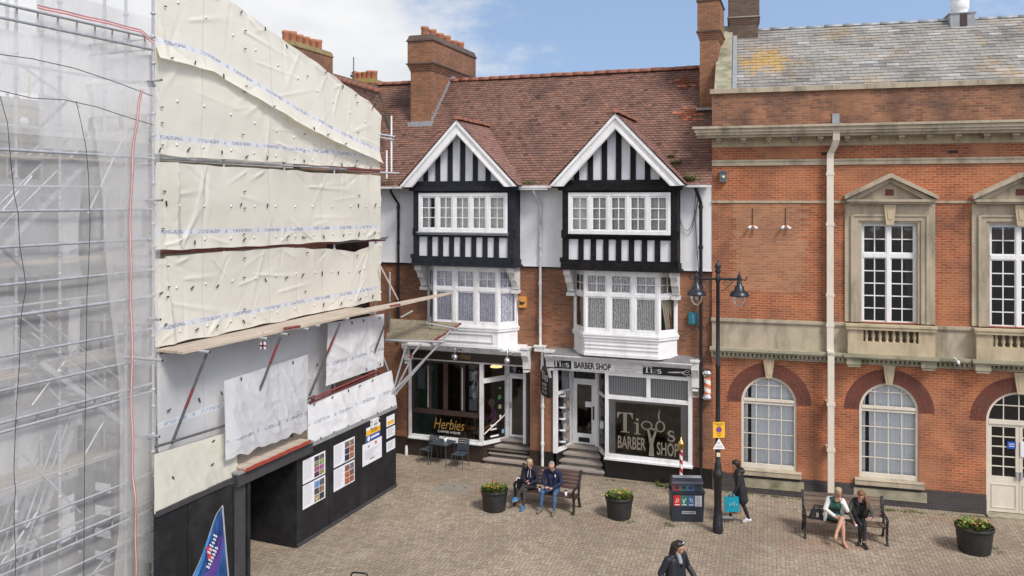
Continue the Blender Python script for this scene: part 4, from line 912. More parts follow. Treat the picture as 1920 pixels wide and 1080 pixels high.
# moss and weeds on the eaves
b = MB()
def tuft(mb, P, n, h, sp, w=.012, mi=0):
    for k in range(n):
        a = random.uniform(0, 6.28); q = Vector(P)+Vector((random.gauss(0, sp), random.gauss(0, sp*.6), 0)); hh = h*random.uniform(.4, 1.1); d = Vector((math.cos(a), math.sin(a), 0)); tip = q+d*hh*.6+Vector((0, 0, hh)); s_ = d.cross(Vector((0, 0, 1)))*w
        mb.face([q-s_, q+s_, tip], mi, False, random.random()); mid = q+d*hh*.5+Vector((0, 0, hh*.35)); mb.face([q-s_, q+s_, mid+s_*1.8, mid-s_*1.8], mi, False, random.random())
for u, v, k, h, sp in ((985, 344, 60, .10, .22), (1000, 345, 40, .08, .15), (1293, 338, 90, .22, .14), (1270, 308, 60, .16, .10), (1258, 295, 40, .14, .08), (725, 345, 60, .08, .2)):
    q = roofpt(u, v)+Vector((0, -.05, .02)); tuft(b, q, k, h, sp)
b.build('roof_moss', m_weed, shop)['kind'] = 'stuff'

# ------------------------------------------------------------------ lettering with serifs, drawn as outlines
def ribbon(pts, ws):
    out = []; n = len(pts)
    L_, R_ = [], []
    for i, (x, z) in enumerate(pts):
        ax, az_ = pts[max(0, i-1)]; bx_, bz = pts[min(n-1, i+1)]; dx, dz = bx_-ax, bz-az_; l = math.hypot(dx, dz) or 1; w = ws[i]/2 if isinstance(ws, (list, tuple)) else ws/2
        L_.append((x-dz/l*w, z+dx/l*w)); R_.append((x+dz/l*w, z-dx/l*w))
    for i in range(n-1): out.append([L_[i], R_[i], R_[i+1], L_[i+1]])
    return out
def circ(cx, cz, rx, rz, w, n=22, wz=None):
    o = []; wz = wz or w
    for k in range(n):
        a, b_ = 2*math.pi*k/n, 2*math.pi*(k+1)/n
        o.append([(cx+(rx-w)*math.cos(a), cz+(rz-wz)*math.sin(a)), (cx+rx*math.cos(a), cz+rz*math.sin(a)), (cx+rx*math.cos(b_), cz+rz*math.sin(b_)), (cx+(rx-w)*math.cos(b_), cz+(rz-wz)*math.sin(b_))])
    return o
def rect(a, b_, c, d): return [(a, c), (b_, c), (b_, d), (a, d)]
def disc(cx, cz, r, n=14): return [(cx+r*math.cos(2*math.pi*k/n), cz+r*math.sin(2*math.pi*k/n)) for k in range(n)]
def letter_T(): return [rect(.31, .49, .05, .94), rect(.18, .62, 0, .05), rect(.0, .80, .94, 1.0), [(0, .94), (0, .70), (.035, .70), (.10, .88), (.20, .94)], [(.80, .94), (.60, .94), (.70, .88), (.765, .70), (.80, .70)]]
def letter_i(): return [rect(.14, .29, .05, .64), rect(.02, .14, .60, .66), rect(.14, .29, .6401, .66), rect(.02, .41, 0, .05), disc(.215, .84, .085)]
def letter_s():
    pts = []; 
    for k in range(13): a = math.radians(20+k*250/12); pts.append((.24+.17*math.cos(a), .48+.15*math.sin(a)))
    for k in range(1, 13): a = math.radians(90-k*250/12); pts.append((.24+.19*math.cos(a), .165+.165*math.sin(a)))
    ws = [.05+.09*math.sin(math.pi*i/(len(pts)-1))**.8 for i in range(len(pts))]
    return ribbon(pts, ws)+[rect(.385, .42, .44, .64), rect(.03, .065, .02, .2)]
def letter_g(): return circ(.24, .42, .19, .21, .09, wz=.05)+circ(.25, -.08, .23, .17, .06)+ribbon([(.10, .27), (.07, .18), (.16, .12), (.30, .08)], .09)+[disc(.47, .62, .06)]+ribbon([(.36, .55), (.47, .62)], .06)
def put(mb, polys, place, sc, mi=0, depth=.003, wx=1.0):
    for p in polys:
        a = sum(p[i][0]*p[(i+1) % len(p)][1]-p[(i+1) % len(p)][0]*p[i][1] for i in range(len(p)))
        if a < 0: p = p[::-1]
        mb.face([place(x*sc*wx, z*sc, depth) for x, z in p], mi)
def word_tigs(mb, place, h, mi=0, mig=None, depth=.004, wx=1.0):
    sh = lambda P, d: [[(x+d, z) for x, z in p] for p in P]
    put(mb, sh(letter_T(), 0), place, h, mi, depth, wx); put(mb, sh(letter_i(), .74), place, h, mi, depth, wx); put(mb, sh(letter_g(), 1.17), place, h, mi if mig is None else mig, depth, wx); put(mb, sh(letter_s(), 1.68), place, h, mi, depth, wx)

# ------------------------------------------------------------------ shopfronts
def plane(x0, z0, y, dxz=0.0): return lambda a, b_, c: (x0+a, y-c, z0+b_+a*dxz)
def console(x, w, z0, z1, yo, parent, mat=None):            # scrolled bracket at a fascia's end
    m = MB(); h = z1-z0; pr = [(.1, z1), (yo, z1), (yo-.04, z1-.06), (yo-.04, z1-.28*h), (yo+.05, z1-.42*h), (yo+.13, z1-.6*h), (yo+.14, z0+.05), (.1, z0)]
    V = [(x, y, z) for y, z in pr]+[(x+w, y, z) for y, z in pr]; n_ = len(pr)
    m.mesh(V, [tuple(range(n_)), tuple(range(2*n_-1, n_-1, -1))]+[(i, i+n_, (i+1) % n_+n_, (i+1) % n_) for i in range(n_)])
    m.box(x-.03, x+w+.03, yo-.07, .1, z1, z1+.05); m.box(x+.02, x+w-.02, yo+.12, .1, z0-.06, z0); return m.build('console', mat or m_white_worn, parent)
def cornice(x0, x1, z, parent, name='shop_cornice'):
    m = MB(); m.box(x0, x1, -.16, .1, z, z+.06); m.box(x0, x1, -.24, .1, z+.06, z+.12); m.box(x0, x1, -.31, .1, z+.12, z+.16); m.box(x0, x1, -.37, .1, z+.16, z+.20)
    return m.build(name, m_white_worn, parent)
FZ0, FZ1 = 3.45, 3.70
# café front (left)
cafe = MB(); px_, cx1 = SH.x(905), SH.x(905); dL, dR, yD = SH.x(951, .85), SH.x(992, .85), .85
xA, xB = caf0, SH.x(906)
F0 = lambda s, q, z: (s, -.0-q, z)
fbox(cafe, F0, xA, xA+.10, -.10, .04, .66, FZ0); fbox(cafe, F0, xB-.12, xB, -.10, .04, .66, FZ0); fbox(cafe, F0, xA+.1, xB-.12, -.10, .04, .66, .76); fbox(cafe, F0, xA, xB, -.08, .10, .62, .67); fbox(cafe, F0, xA, caf1, -.06, .05, FZ0-.06, FZ0)
fC, lC = seg_frame((xB, 0), (dL, yD)); fbox(cafe, fC, 0, lC, -.06, .03, .62, .74); fbox(cafe, fC, 0, lC, -.06, .02, 2.72, 2.88); fbox(cafe, fC, lC-.08, lC, -.06, .02, .74, FZ0)
FD = lambda s, q, z: (s, yD-q, z); fbox(cafe, FD, dL, dR+.1, -.06, .03, 2.86, 2.95); fbox(cafe, FD, dL-.02, dL+.08, -.06, .03, .7, FZ0)
front = cafe.build('cafe_front', m_white_worn, shop)
br = MB(); w0, w1 = xA+.10, xB-.12
fbox(br, F0, w0, w1, -.08, .0, 1.52, 1.68)
for t in (0, .26, .5, .75, 1.0): xx = w0+(w1-w0)*t; fbox(br, F0, max(w0, xx-.07), min(w1, xx+.07), -.08, .01, 1.68, 3.38)
fbox(br, F0, w0, w1, -.08, .0, 3.30, 3.39); fbox(br, F0, w0, w0+.04, -.08, 0, .76, 1.52); fbox(br, F0, w1-.04, w1, -.08, 0, .76, 1.52)
br.build('folding_window', m_brownframe, front)
hn = MB()
for t in (.25, .75): xx = w0+(w1-w0)*t; hn.box(xx-.015, xx+.015, -.03, -.01, 1.75, 3.2)
hn.build('hinge', m_steel, front)
gl = MB(); gl.face([(w0, .04, .76), (w1, .04, .76), (w1, .04, 3.35), (w0, .04, 3.35)]); gl.face([fC(.02, -.03, .74), fC(lC-.08, -.03, .74), fC(lC-.08, -.03, 3.4), fC(.02, -.03, 3.4)]); gl.build('pane', m_glass_dark, front)
dr = MB(); g2 = MB(); casement(dr, g2, FD, dL+.09, dR, .75, 2.85, 1, 1, .075, .02, .05, q=-.005); dr.box(dR-.05, dR+.05, yD-.5, yD, .7, 3.4)
do = dr.build('door', m_white, front); g2.face([FD(dL+.08, -.03, 2.95), FD(dR, -.03, 2.95), FD(dR, -.03, 3.4), FD(dL+.08, -.03, 3.4)]); g2.build('pane', m_glass_dark, do)
hd = MB(); hd.box(dL+.11, dL+.15, yD-.07, yD, 1.75, 1.95); hd.box(dL+.12, dL+.22, yD-.08, yD-.06, 1.85, 1.88); hd.build('handle', m_steel, do)
fa = MB(); fa.box(xA, caf1-.18, -.10, .1, FZ0, FZ1+.06); fas = fa.build('fascia', m_fascia_brown, front)
tx = MB(); text_into(tx, 'Herbies', plane(SH.x(846, -.1), FZ0+.075, -.104), .20, .72, 0, .25); tx.build('lettering', m_gold, fas)
cornice(xA-.05, caf1-.16, FZ1+.06, front); rf2 = MB(); rf2.hexa([(xA-.05, -.34, FZ1+.26), (caf1-.1, -.34, FZ1+.26), (caf1-.1, .14, FZ1+.30), (xA-.05, .14, FZ1+.30)], [(xA-.05, -.34, FZ1+.28), (caf1-.1, -.34, FZ1+.28), (caf1-.1, .14, FZ1+.42), (xA-.05, .14, FZ1+.42)]); rf2.build('lead_roof', m_white_worn, front)
console(caf1-.17, .22, FZ0-.15, FZ1+.32, -.30, front); console(xA-.12, .2, FZ0-.15, FZ1+.32, -.30, front)
for u in (855, 953):
    x = SH.x(u, -.4); m = MB(); m.tube([(x, -.3, FZ1+.2), (x, -.42, FZ1+.33), (x, -.5, FZ1+.2), (x, -.5, FZ1+.05)], .014, 6); m.ball((x, -.5, FZ1-.05), .115, 14); m.tube([(x+.05, -.37, FZ1+.14), (x+.2, -.39, FZ1+.2)], .035, 8); m.build('sign_lamp', m_chrome, front)
tx = MB(); lx = SH.x(813); text_into(tx, 'Herbies', plane(lx, 1.02, .03), .36, 1.15, 0, .3); text_into(tx, 'COFFEE HOUSE', plane(lx+.15, .90, .03), .07, .85, 1); tx.build('window_lettering', [m_gold, m_signwhite], front)
st = MB()
for k, (s, q, w, h, z, mi) in enumerate(((.62, 0, .16, .12, 2.42, 0), (.60, 0, .18, .2, 2.08, 0), (.62, 0, .17, .2, 1.75, 1), (.66, 0, .1, .16, 1.42, 2), (.3, 0, .35, .07, 1.2, 2), (.28, 0, .4, .07, 1.06, 2), (.3, 0, .5, .08, .82, 2), (.75, 0, .14, .2, .88, 3))):
    s = s*lC/.95; fbox(st, fC, s, s+w*.7, -.026, -.022, z, z+h*.7, mi)
st.build('sticker', [solid('green sticker', (.06, .22, .05)), solid('lime sticker', (.30, .33, .14)), m_signwhite, solid('sky sticker', (.20, .40, .55))], front)
st = MB()
for x, z, w, h in ((w0+.2, 2.35, .3, .75), (w1-.42, 2.75, .3, .35), (w1-.42, 2.2, .3, .4), (w1-.42, 1.75, .3, .4)): st.box(x, x+w, .05, .054, z, z+h)
st.box(w0+.45, w0+.8, .05, .054, 3.02, 3.16); st.build('window_poster', solid('faded poster', (.30, .33, .36)), front)
pk = MB(); pocket(pk, xA-.3, caf1+.2, .12, 4.5, .45, 3.42); room = pk.build('cafe_room', m_cafe, front)
m = MB(); m.box(xA+.16, xA+.2, .1, 1.6, .5, 3.2); m.box(xA+.16, xA+.75, .7, .75, .5, 3.2); m.build('screen', m_teal, front)
for x, y, z in ((xA+1.9, 1.2, 3.25), (xB-.5, 1.5, 3.2), (xB+.1, 1.0, 3.2)): m = MB(); m.lathe([(.08, z+.1), (.22, z-.1), (.20, z-.1), (.06, z+.09)], (x, y, 0), 14); m.tube([(x, y, z+.1), (x, y, 3.42)], .01, 5); sh_ = m.build('pendant_lamp', emit('warm lamp', (1, .62, .28), 1.6), front)
for k in range(4):
    x = xA+.75+k*.66; y = .55+.25*(k % 2); m = MB(); m.lathe([(.2, .98), (.2, 1.02)], (x, y, 0), 12)
    for a in range(4): m.tube([(x+.17*math.cos(a*1.57+.7), y+.17*math.sin(a*1.57+.7), .48), (x+.15*math.cos(a*1.57+.7), y+.15*math.sin(a*1.57+.7), 1.0)], .016, 5)
    m.tube([(x+.19*math.cos(t), y+.15*math.sin(t)+.04, 1.0+.42*math.sin((t-.3)/2.5*math.pi)) for t in [i*.25+.3 for i in range(11)]], .016, 5); m.build('cafe_seat', solid('cane', (.22, .13, .045)), front)
for k in range(3): m = MB(); x = xA+1.2+k*1.1; m.box(x-.3, x+.3, 1.0, 1.6, 1.18, 1.22); m.tube([(x, 1.3, .48), (x, 1.3, 1.18)], .03, 8); m.build('cafe_table', solid('cafe table', (.10, .06, .035)), front)
# dado under the café window and entrance steps
b = MB(); b.box(xA, xB, .03, .2, -.05, .64); b.hexa([(xB-.02, .03, -.05), (dL, yD, -.05), (dL, yD+.1, -.05), (xB-.1, .2, -.05)], [(xB-.02, .03, .64), (dL, yD, .64), (dL, yD+.1, .64), (xB-.1, .2, .64)]); b.build('stall_riser', m_fascia_brown, front)
def steps(xl0, xr0, xl1, xr1, y0, y1, z1, parent, rise):
    n = 4; m = MB()
    for k in range(n):
        t = k/n; za, zb = z1*k/n, z1*(k+1)/n; ya = y0+(y1-y0)*t
        a, b_ = xl0+(xl1-xl0)*t, xr0+(xr1-xr0)*t
        s = MB(); s.slab([(a-.03, ya-.03), (b_+.02, ya-.03), (xr1+.02, y1+.15), (xl1-.02, y1+.15)], zb-.07, zb-.002*k, 0); s.slab([(a+.02, ya+.02), (b_-.02, ya+.02), (xr1, y1+.15), (xl1, y1+.15)], za-.03, zb-.07, 1); s.build('step', [m_step, rise], parent)
steps(xB+.02, caf1+.02, dL+.02, dR, .0, yD-.05, .73, front, plain('dark riser', (.12, .10, .09), .85, .3, 6))
hr = MB(); hr.tube([fC(.0, .05, 1.0), fC(lC*.98, .08, 1.62)], .022, 8); hr.build('handrail', m_cream, front)
# barber front (right)
xP, xQ = bar0, bar1; w0 = SH.x(1135); eL, eR, yE = SH.x(1071, .85), SH.x(1120, .85), .85
bf = MB(); fbox(bf, F0, w0, w0+.10, -.1, .05, .66, FZ0); fbox(bf, F0, xQ-.12, xQ, -.1, .05, .66, FZ0); fbox(bf, F0, w0+.1, xQ-.12, -.1, .05, .66, .78); fbox(bf, F0, w0+.1, xQ-.12, -.1, .04, 2.56, 2.68); fbox(bf, F0, w0+.1, xQ-.12, -.1, .05, FZ0-.13, FZ0); fbox(bf, F0, w0-.02, xQ+.02, -.08, .12, .61, .67)
xm = w0+(xQ-w0)*.505; fbox(bf, F0, xm-.06, xm+.06, -.1, .045, 2.68, FZ0-.13)
fbox(bf, F0, xP, xP+.13, -.1, .04, .62, FZ0); fbox(bf, F0, xP+.13, w0, -.08, .03, FZ0-.08, FZ0)
fl, ll = seg_frame((xP+.1, 0), (eL, yE)); fr_, lr = seg_frame((eR, yE), (w0+.05, 0))
for f, l in ((fl, ll), (fr_, lr)):
    fbox(bf, f, 0, l, -.06, .02, .62, .76); fbox(bf, f, 0, l, -.06, .02, 2.52, 2.62); fbox(bf, f, l-.08, l, -.06, .02, .76, FZ0); fbox(bf, f, 0, .08, -.06, .02, .76, FZ0)
FE = lambda s, q, z: (s, yE-q, z); fbox(bf, FE, eL-.02, eL+.07, -.06, .03, .7, FZ0); fbox(bf, FE, eR-.07, eR+.02, -.06, .03, .7, FZ0); fbox(bf, FE, eL+.07, eR-.07, -.06, .03, 2.85, 2.95)
bfo = bf.build('barber_front', m_white, shop)
gl = MB(); gl.face([(w0+.1, .05, .78), (xQ-.12, .05, .78), (xQ-.12, .05, 3.4), (w0+.1, .05, 3.4)])
for f, l in ((fl, ll), (fr_, lr)): gl.face([f(.08, -.03, .76), f(l-.08, -.03, .76), f(l-.08, -.03, 3.4), f(.08, -.03, 3.4)])
gl.face([FE(eL, -.03, 2.95), FE(eR, -.03, 2.95), FE(eR, -.03, 3.4), FE(eL, -.03, 3.4)]); gl.build('pane', m_glass, bfo)
bl = MB(); bl.face([(w0+.05, .14, 2.6), (xQ-.05, .14, 2.6), (xQ-.05, .14, 3.4), (w0+.05, .14, 3.4)]); bl.build('vertical_blind', m_blind, bfo)
fl_ = MB(); wa, wb = w0+.1, xQ-.12; ca, cb_ = wa+(wb-wa)*.085, wa+(wb-wa)*.905
for q in ((wa, ca, .78, 2.56), (cb_, wb, .78, 2.56), (ca, cb_, 2.46, 2.56)): fl_.box(q[0], q[1], .056, .06, q[2], q[3])
fl_.build('frosted_film', m_frost, bfo)
tx = MB(); wl = cb_-ca; hp_ = 1.68; wp = lambda a, b: (a*wl, b*hp_); sc = .245*wl/.8
pl_ = plane(ca, .78, .05); mv = lambda P, a, b, k=1.0: [[(a*wl+x*k, b*hp_+z*k) for x, z in p] for p in P]
put(tx, mv(letter_T(), .03, .43, sc), pl_, 1); put(tx, mv(letter_i(), .285, .415, sc*.88), pl_, 1); put(tx, mv(letter_s(), .80, .345, sc*.78), pl_, 1)
# the g is a pair of scissors: two finger rings, two blades crossing down to the sill
rx = wl*.088; put(tx, circ(.487*wl, .60*hp_, rx, rx*.8, rx*.24, wz=rx*.2), pl_, 1); put(tx, circ(.692*wl, .60*hp_, rx*.85, rx*.98, rx*.26, wz=rx*.22), pl_, 1)
put(tx, ribbon([wp(.51, .52), wp(.535, .38), wp(.56, .24), wp(.575, .03)], [.07, .09, .12, .10]), pl_, 1); put(tx, ribbon([wp(.63, .52), wp(.585, .36), wp(.555, .22), wp(.535, .03)], [.06, .08, .1, .07]), pl_, 1, depth=.005)
put(tx, ribbon([wp(.55, .55), wp(.60, .53), wp(.63, .58)], .05), pl_, 1); put(tx, ribbon([wp(.68, .70), wp(.665, .80), wp(.685, .92)], [.04, .05, .02]), pl_, 1)
p2 = plane(ca+.04*wl, .78+.12*hp_, .05); text_into(tx, 'BARBER', p2, .24*hp_, .43*wl, bold=.02); p3 = plane(ca+.64*wl, .78+.06*hp_, .05); text_into(tx, 'SHOP', p3, .25*hp_, .33*wl, bold=.02); tx.build('window_lettering', m_film, bfo)
dr = MB(); g2 = MB(); casement(dr, g2, FE, eL+.075, eR-.075, .75, 2.85, 1, 1, .10, .02, .05, q=-.005); fbox(dr, FE, eL+.17, eR-.17, -.055, -.008, .78, 1.10); fbox(dr, FE, eL+.075, eL+.20, -.056, -.004, .75, 2.85); fbox(dr, FE, eR-.20, eR-.075, -.056, -.004, .75, 2.85)
do = dr.build('door', m_white, bfo); g2.build('pane', m_glass_dark, do); m = MB(); c_ = (eL+eR)/2; m.box(c_-.19, c_+.19, yE-.012, yE, .82, .97); m.build('letterbox', m_signblack, do)
m = MB(); m.box(eR-.15, eR-.11, yE-.05, yE, 1.6, 2.05); m.build('handle', m_iron, do); m = MB(); m.box(eR-.42, eR-.21, yE+.02, yE+.026, 2.0, 2.18); m.build('notice', m_paper, do)
fa = MB(); z0a, z1a = FZ0, FZ1; xa_, xb_, xc_, xd_ = SH.x(1033, -.1), SH.x(1071, -.1), SH.x(1205, -.1), SH.x(1298, -.1)
fa.box(xa_, xb_, -.10, .1, z0a, z1a+.02, 0); fa.box(xb_, xc_, -.101, .1, z0a, z1a+.02, 1); fa.box(xc_, xd_, -.10, .1, z0a, z1a+.02, 0); fas = fa.build('fascia', [m_signblack, m_signwhite], bfo)
tx = MB(); word_tigs(tx, plane(xa_+.08, z0a+.05, -.1), .20, 1, 2, wx=1.25); word_tigs(tx, plane(xc_+.03, z0a+.05, -.1), .20, 1, 2, wx=1.3)
text_into(tx, 'BARBER SHOP', plane(xb_+.10, z0a+.03, -.101), .215, 1.22, 0, bold=.035)
for k, s in enumerate(('WALK IN SERVICE', 'NO APPOINTMENT NEEDED', 'FAST TURNAROUND')): text_into(tx, s, plane(xb_+1.45, z0a+.185-.075*k, -.101), .04, (.62, .92, .7)[k], 2)
ps = plane(xc_+.78, z0a+.12, -.1); put(tx, ribbon([(0, -.02), (.35, .0), (.55, .04)], [.01, .025, .03])+ribbon([(.05, .0), (.4, .02), (.56, -.05)], [.01, .025, .03])+circ(.62, .06, .07, .045, .014)+circ(.66, -.07, .07, .045, .014), ps, 1, 1); tx.build('lettering', [m_ink, m_signwhite, m_greyink], fas)
cornice(xa_-.1, xd_+.05, FZ1+.02, bfo); m = MB(); m.hexa([(xa_-.1, -.36, FZ1+.222), (xd_+.1, -.36, FZ1+.222), (xd_+.1, .14, FZ1+.26), (xa_-.1, .14, FZ1+.26)], [(xa_-.1, -.36, FZ1+.24), (xd_+.1, -.36, FZ1+.24), (xd_+.1, .14, FZ1+.38), (xa_-.1, .14, FZ1+.38)]); m.build('felt_roof', m_grey_flat, bfo)
console(SH.x(1023, -.2), .27, FZ0-.02, FZ1+.28, -.30, bfo); console(xQ+.0, .22, FZ0-.35, FZ1+.26, -.28, bfo)
pk = MB(); pocket(pk, w0-.1, xQ+.1, .18, 3.5, .45, 3.42); pocket(pk, xP-.1, w0+.1, .95, 3.5, .5, 3.42); pk.build('barber_room', plain('barber room', (.15, .105, .065), .9, .6, 2), bfo)
b = MB(); b.box(w0, xQ, .02, .2, -.05, .63); b.hexa([(w0, .02, -.05), (w0+.08, .2, -.05), (eR+.08, yE+.1, -.05), (eR, yE, -.05)], [(w0, .02, .63), (w0+.08, .2, .63), (eR+.08, yE+.1, .63), (eR, yE, .63)]); b.hexa([(xP+.1, .02, -.05), (eL, yE, -.05), (eL-.08, yE+.1, -.05), (xP, .2, -.05)], [(xP+.1, .02, .63), (eL, yE, .63), (eL-.08, yE+.1, .63), (xP, .2, .63)]); b.build('stall_riser', m_signblack, bfo)
steps(xP+.12, w0-.03, eL+.02, eR-.02, -.02, yE-.05, .73, bfo, plain('worn riser', (.20, .18, .16), .9, .35, 6))
sh_ = MB()                                                  # shelves of stock in the barber's side window
for k in range(5): sh_.box(xP+.08, eL-.05, .25+.0*k, .8, .9+k*.38, .93+k*.38)
sh_.face([(xP+.05, .82, .7), (eL+.1, .82, .7), (eL+.1, .82, 3.4), (xP+.05, .82, 3.4)]); sh_.build('shelf', m_signwhite, bfo)
stm = [solid('dark bottle', (.03, .03, .03)), solid('silver tin', (.35, .36, .38)), solid('tan box', (.30, .24, .16))]
for k in range(5):
    for q in range(3): sh_ = MB(); x = xP+.12+q*.13; sh_.box(x, x+random.uniform(.05, .1), .35, .45, .93+k*.38, .93+k*.38+random.uniform(.1, .28)); sh_.build(('bottle', 'tin', 'box')[q], stm[q], bfo)
# a barber chair seen through the glass door
m = MB(); x = (eL+eR)/2+.25; m.lathe([(.25, .5), (.25, .54), (.05, .56), (.05, .95)], (x, 1.9, 0), 14); m.box(x-.27, x+.27, 1.65, 2.15, .95, 1.1); m.box(x-.25, x+.25, 2.1, 2.22, 1.1, 1.75)
for s in (-1, 1): m.box(x+s*.31-.03, x+s*.31+.03, 1.65, 2.1, 1.22, 1.27)
m.build('barber_chair', m_chrome, bfo)

# signs and fittings that hang on the shop walls
t = thing('hanging_sign', 'black coffin shaped hanging sign with white lettering, fixed beside the barber shop door', 'sign', SH.wld((SH.x(1024, -.35), -.35, 2.6)), SH.rot)
m = MB(); ps = [(.0, 0), (.18, 0), (.30, .22), (.30, .62), (.20, .90), (0.02, .90), (-.10, .62), (-.10, .22)]
h2 = [(-.30, .0), (.30, .0), (.38, .20), (.38, .68), (.22, .95), (-.22, .95), (-.38, .68), (-.38, .20)]
ang = Matrix.Rotation(R(-52), 3, 'Z'); V = []
for y in (-.05, .05): V += [ang @ Vector((x, y, z-.05)) for x, z in h2]
m.mesh(V, [tuple(range(8)), tuple(range(15, 7, -1))]+[(i, i+8, (i+1) % 8+8, (i+1) % 8) for i in range(8)]); m.build('board', m_signblack, t)
tx = MB(); pf = lambda a, b_, c: tuple(ang @ Vector((a-.27, -.052-c, b_+.5))); word_tigs(tx, pf, .26, 0, 0)
for k in range(3): text_into(tx, ('BARBER', 'SHOP', 'WALK IN')[k], lambda a, b_, c, k=k: tuple(ang @ Vector((a-.22, -.052-c, b_+.30-.13*k))), .09, .42)
tx.build('lettering', m_signwhite, t); m = MB(); m.tube([ang @ Vector((.38, 0, .3)), ang @ Vector((.42, .0, .3)), Vector((.12, .42, .25))], .02, 6); m.build('bracket', m_iron, t)
def wallthing(name, label, cat, F, u, v, y): return thing(name, label, cat, F.wld(F.p(u, v, y)), F.rot)
t = wallthing('alarm_box', 'yellow burglar alarm box on the brick between the two bay windows', 'alarm box', SH, 981, 566, .1)
m = MB(); m.prism([(-.13, -.18), (.13, -.18), (.13, .18), (-.13, .18)], -.10, .02); m.build('cover', plain('orange cover', (.66, .30, .07), .45, .05, 6), t); m = MB(); m.prism([(-.1, -.09), (.02, -.09), (.08, -.02), (.1, .04), (.02, .0), (-.06, .02), (-.1, .06)], -.106, -.1); m.build('emblem', m_ink, t)
t = wallthing('alarm_box', 'turquoise burglar alarm box on the brick beside the black downpipe', 'alarm box', SH, 1300.5, 597, .1)
m = MB(); m.prism([(-.14, -.16), (.14, -.16), (.14, .19), (-.14, .19)], -.10, .02); m.prism([(-.05, -.2), (.05, -.2), (.07, -.16), (-.07, -.16)], -.08, 0); m.build('cover', plain('turquoise cover', (.015, .16, .22), .4, .05, 6), t); m = MB(); text_into(m, 'ALARM', lambda a, b_, c: (-b_+.03, -.1-c, a-.12), .05, .26); m.build('lettering', solid('pale teal ink', (.25, .5, .55)), t)
t = wallthing('wall_plaque', 'cream notice plaque with a razor motif beside the barber shop window', 'sign', SH, 1304, 732, .03)
m = MB(); m.box(-.11, .11, -.03, .02, -.22, .19); m.build('plate', plain('cream plate', (.62, .50, .36), .5, .05, 6), t); m = MB(); put(m, ribbon([(-.05, .02), (.0, .0), (.06, .13)], [.03, .03, .02])+[rect(-.07, .07, -.08, -.06), rect(-.07, .07, -.12, -.10), rect(-.05, .05, -.16, -.14)], lambda a, b_, c: (a, -.03-c, b_), 1); m.build('motif', m_ink, t)
t = thing('barber_pole', 'short striped barber pole with chrome caps on the wall near the lamp post', 'barber pole', TH.wld((TH.x(1325, -.12)+.02, -.12, TH.p(1325, 722, -.12)[2])), SH.rot)
m = MB(); m.lathe([(.10, -.40), (.16, -.44), (.17, -.36), (.13, -.30), (.125, -.27)], (0, 0, 0), 18); m.lathe([(.125, .27), (.13, .30), (.17, .36), (.16, .42), (.07, .5), (0, .52)], (0, 0, 0), 18); m.box(-.05, .05, .05, .3, -.4, -.34); m.box(-.05, .05, .05, .3, .32, .38); m.build('caps', m_chrome, t)
m = MB(); m.lathe([(.105, -.28), (.105, .28)], (0, 0, 0), 22); m.build('striped_glass', stripemat('barber stripes', (.80, .78, .74), (.62, .20, .09), .26, 2, .041, .5, .25), t)
t = thing('striped_post', 'red and white striped post with a gold finial behind the recycling bin', 'barber pole', ground(1277, 930))
m = MB(); m.lathe([(.05, 0), (.05, 1.40)], (0, 0, 0), 14); m.build('post', stripemat('candy stripes', (.74, .72, .70), (.42, .03, .05), .26, 2, .0414, .5, .4), t)
m = MB(); m.lathe([(.06, 1.40), (.075, 1.43), (.05, 1.47), (.1, 1.55), (.105, 1.6), (.07, 1.67), (.03, 1.69), (.03, 1.75), (0, 1.78)], (0, 0, 0), 14); m.build('finial', m_brass, t)
m = MB(); m.lathe([(.22, 0), (.22, .03), (.08, .06)], (0, 0, 0), 18); m.build('foot', m_iron, t)
t = wallthing('floodlight', 'small grey floodlight box under the string course beside the shop roof', 'floodlight', TH, 1356, 332, -.05)
m = MB(); m.box(-.1, .1, -.1, .06, -.16, .16); m.box(-.13, .13, -.12, -.02, .14, .18); m.build('case', solid('grey case', (.10, .115, .14)), t); m = MB(); m.ball((0, -.1, 0), (.05, .03, .05), 10); m.build('lens', m_cream, t)
for u, lab in ((1411, 'pair of small white spotlights on the patched brickwork, left of two'), (1473, 'pair of small white spotlights on a cable near the cream downpipe')):
    t = wallthing('spotlight', lab, 'spotlight', TH, u, 424, -.06)
    m = MB(); m.tube([(0, .05, .55), (0, .03, .05)], .01, 6); m.build('cable', m_rope, t)
    for s in (-1, 1): m = MB(); m.lathe([(.03, 0), (.04, .08), (.055, .13), (0, .13)], (s*.05, 0, 0), 10, axis=(s*.5, -.6, -.5)); m.build('lamp_head', m_white, t)
t = wallthing('floodlight', 'white floodlight standing on the mossy stone cornice between two balustrades', 'floodlight', TH, 1797, 677, -.42); t.scale = (.6, .6, .6)
m = MB(); m.tube([(0, 0, -.02), (-.1, .08, .1), (-.2, .1, .14)], .02, 6); m.lathe([(.05, -.1), (.08, 0), (.06, .06), (0, .06)], (0, 0, -.05), 12); m.build('lamp_head', m_white, t)

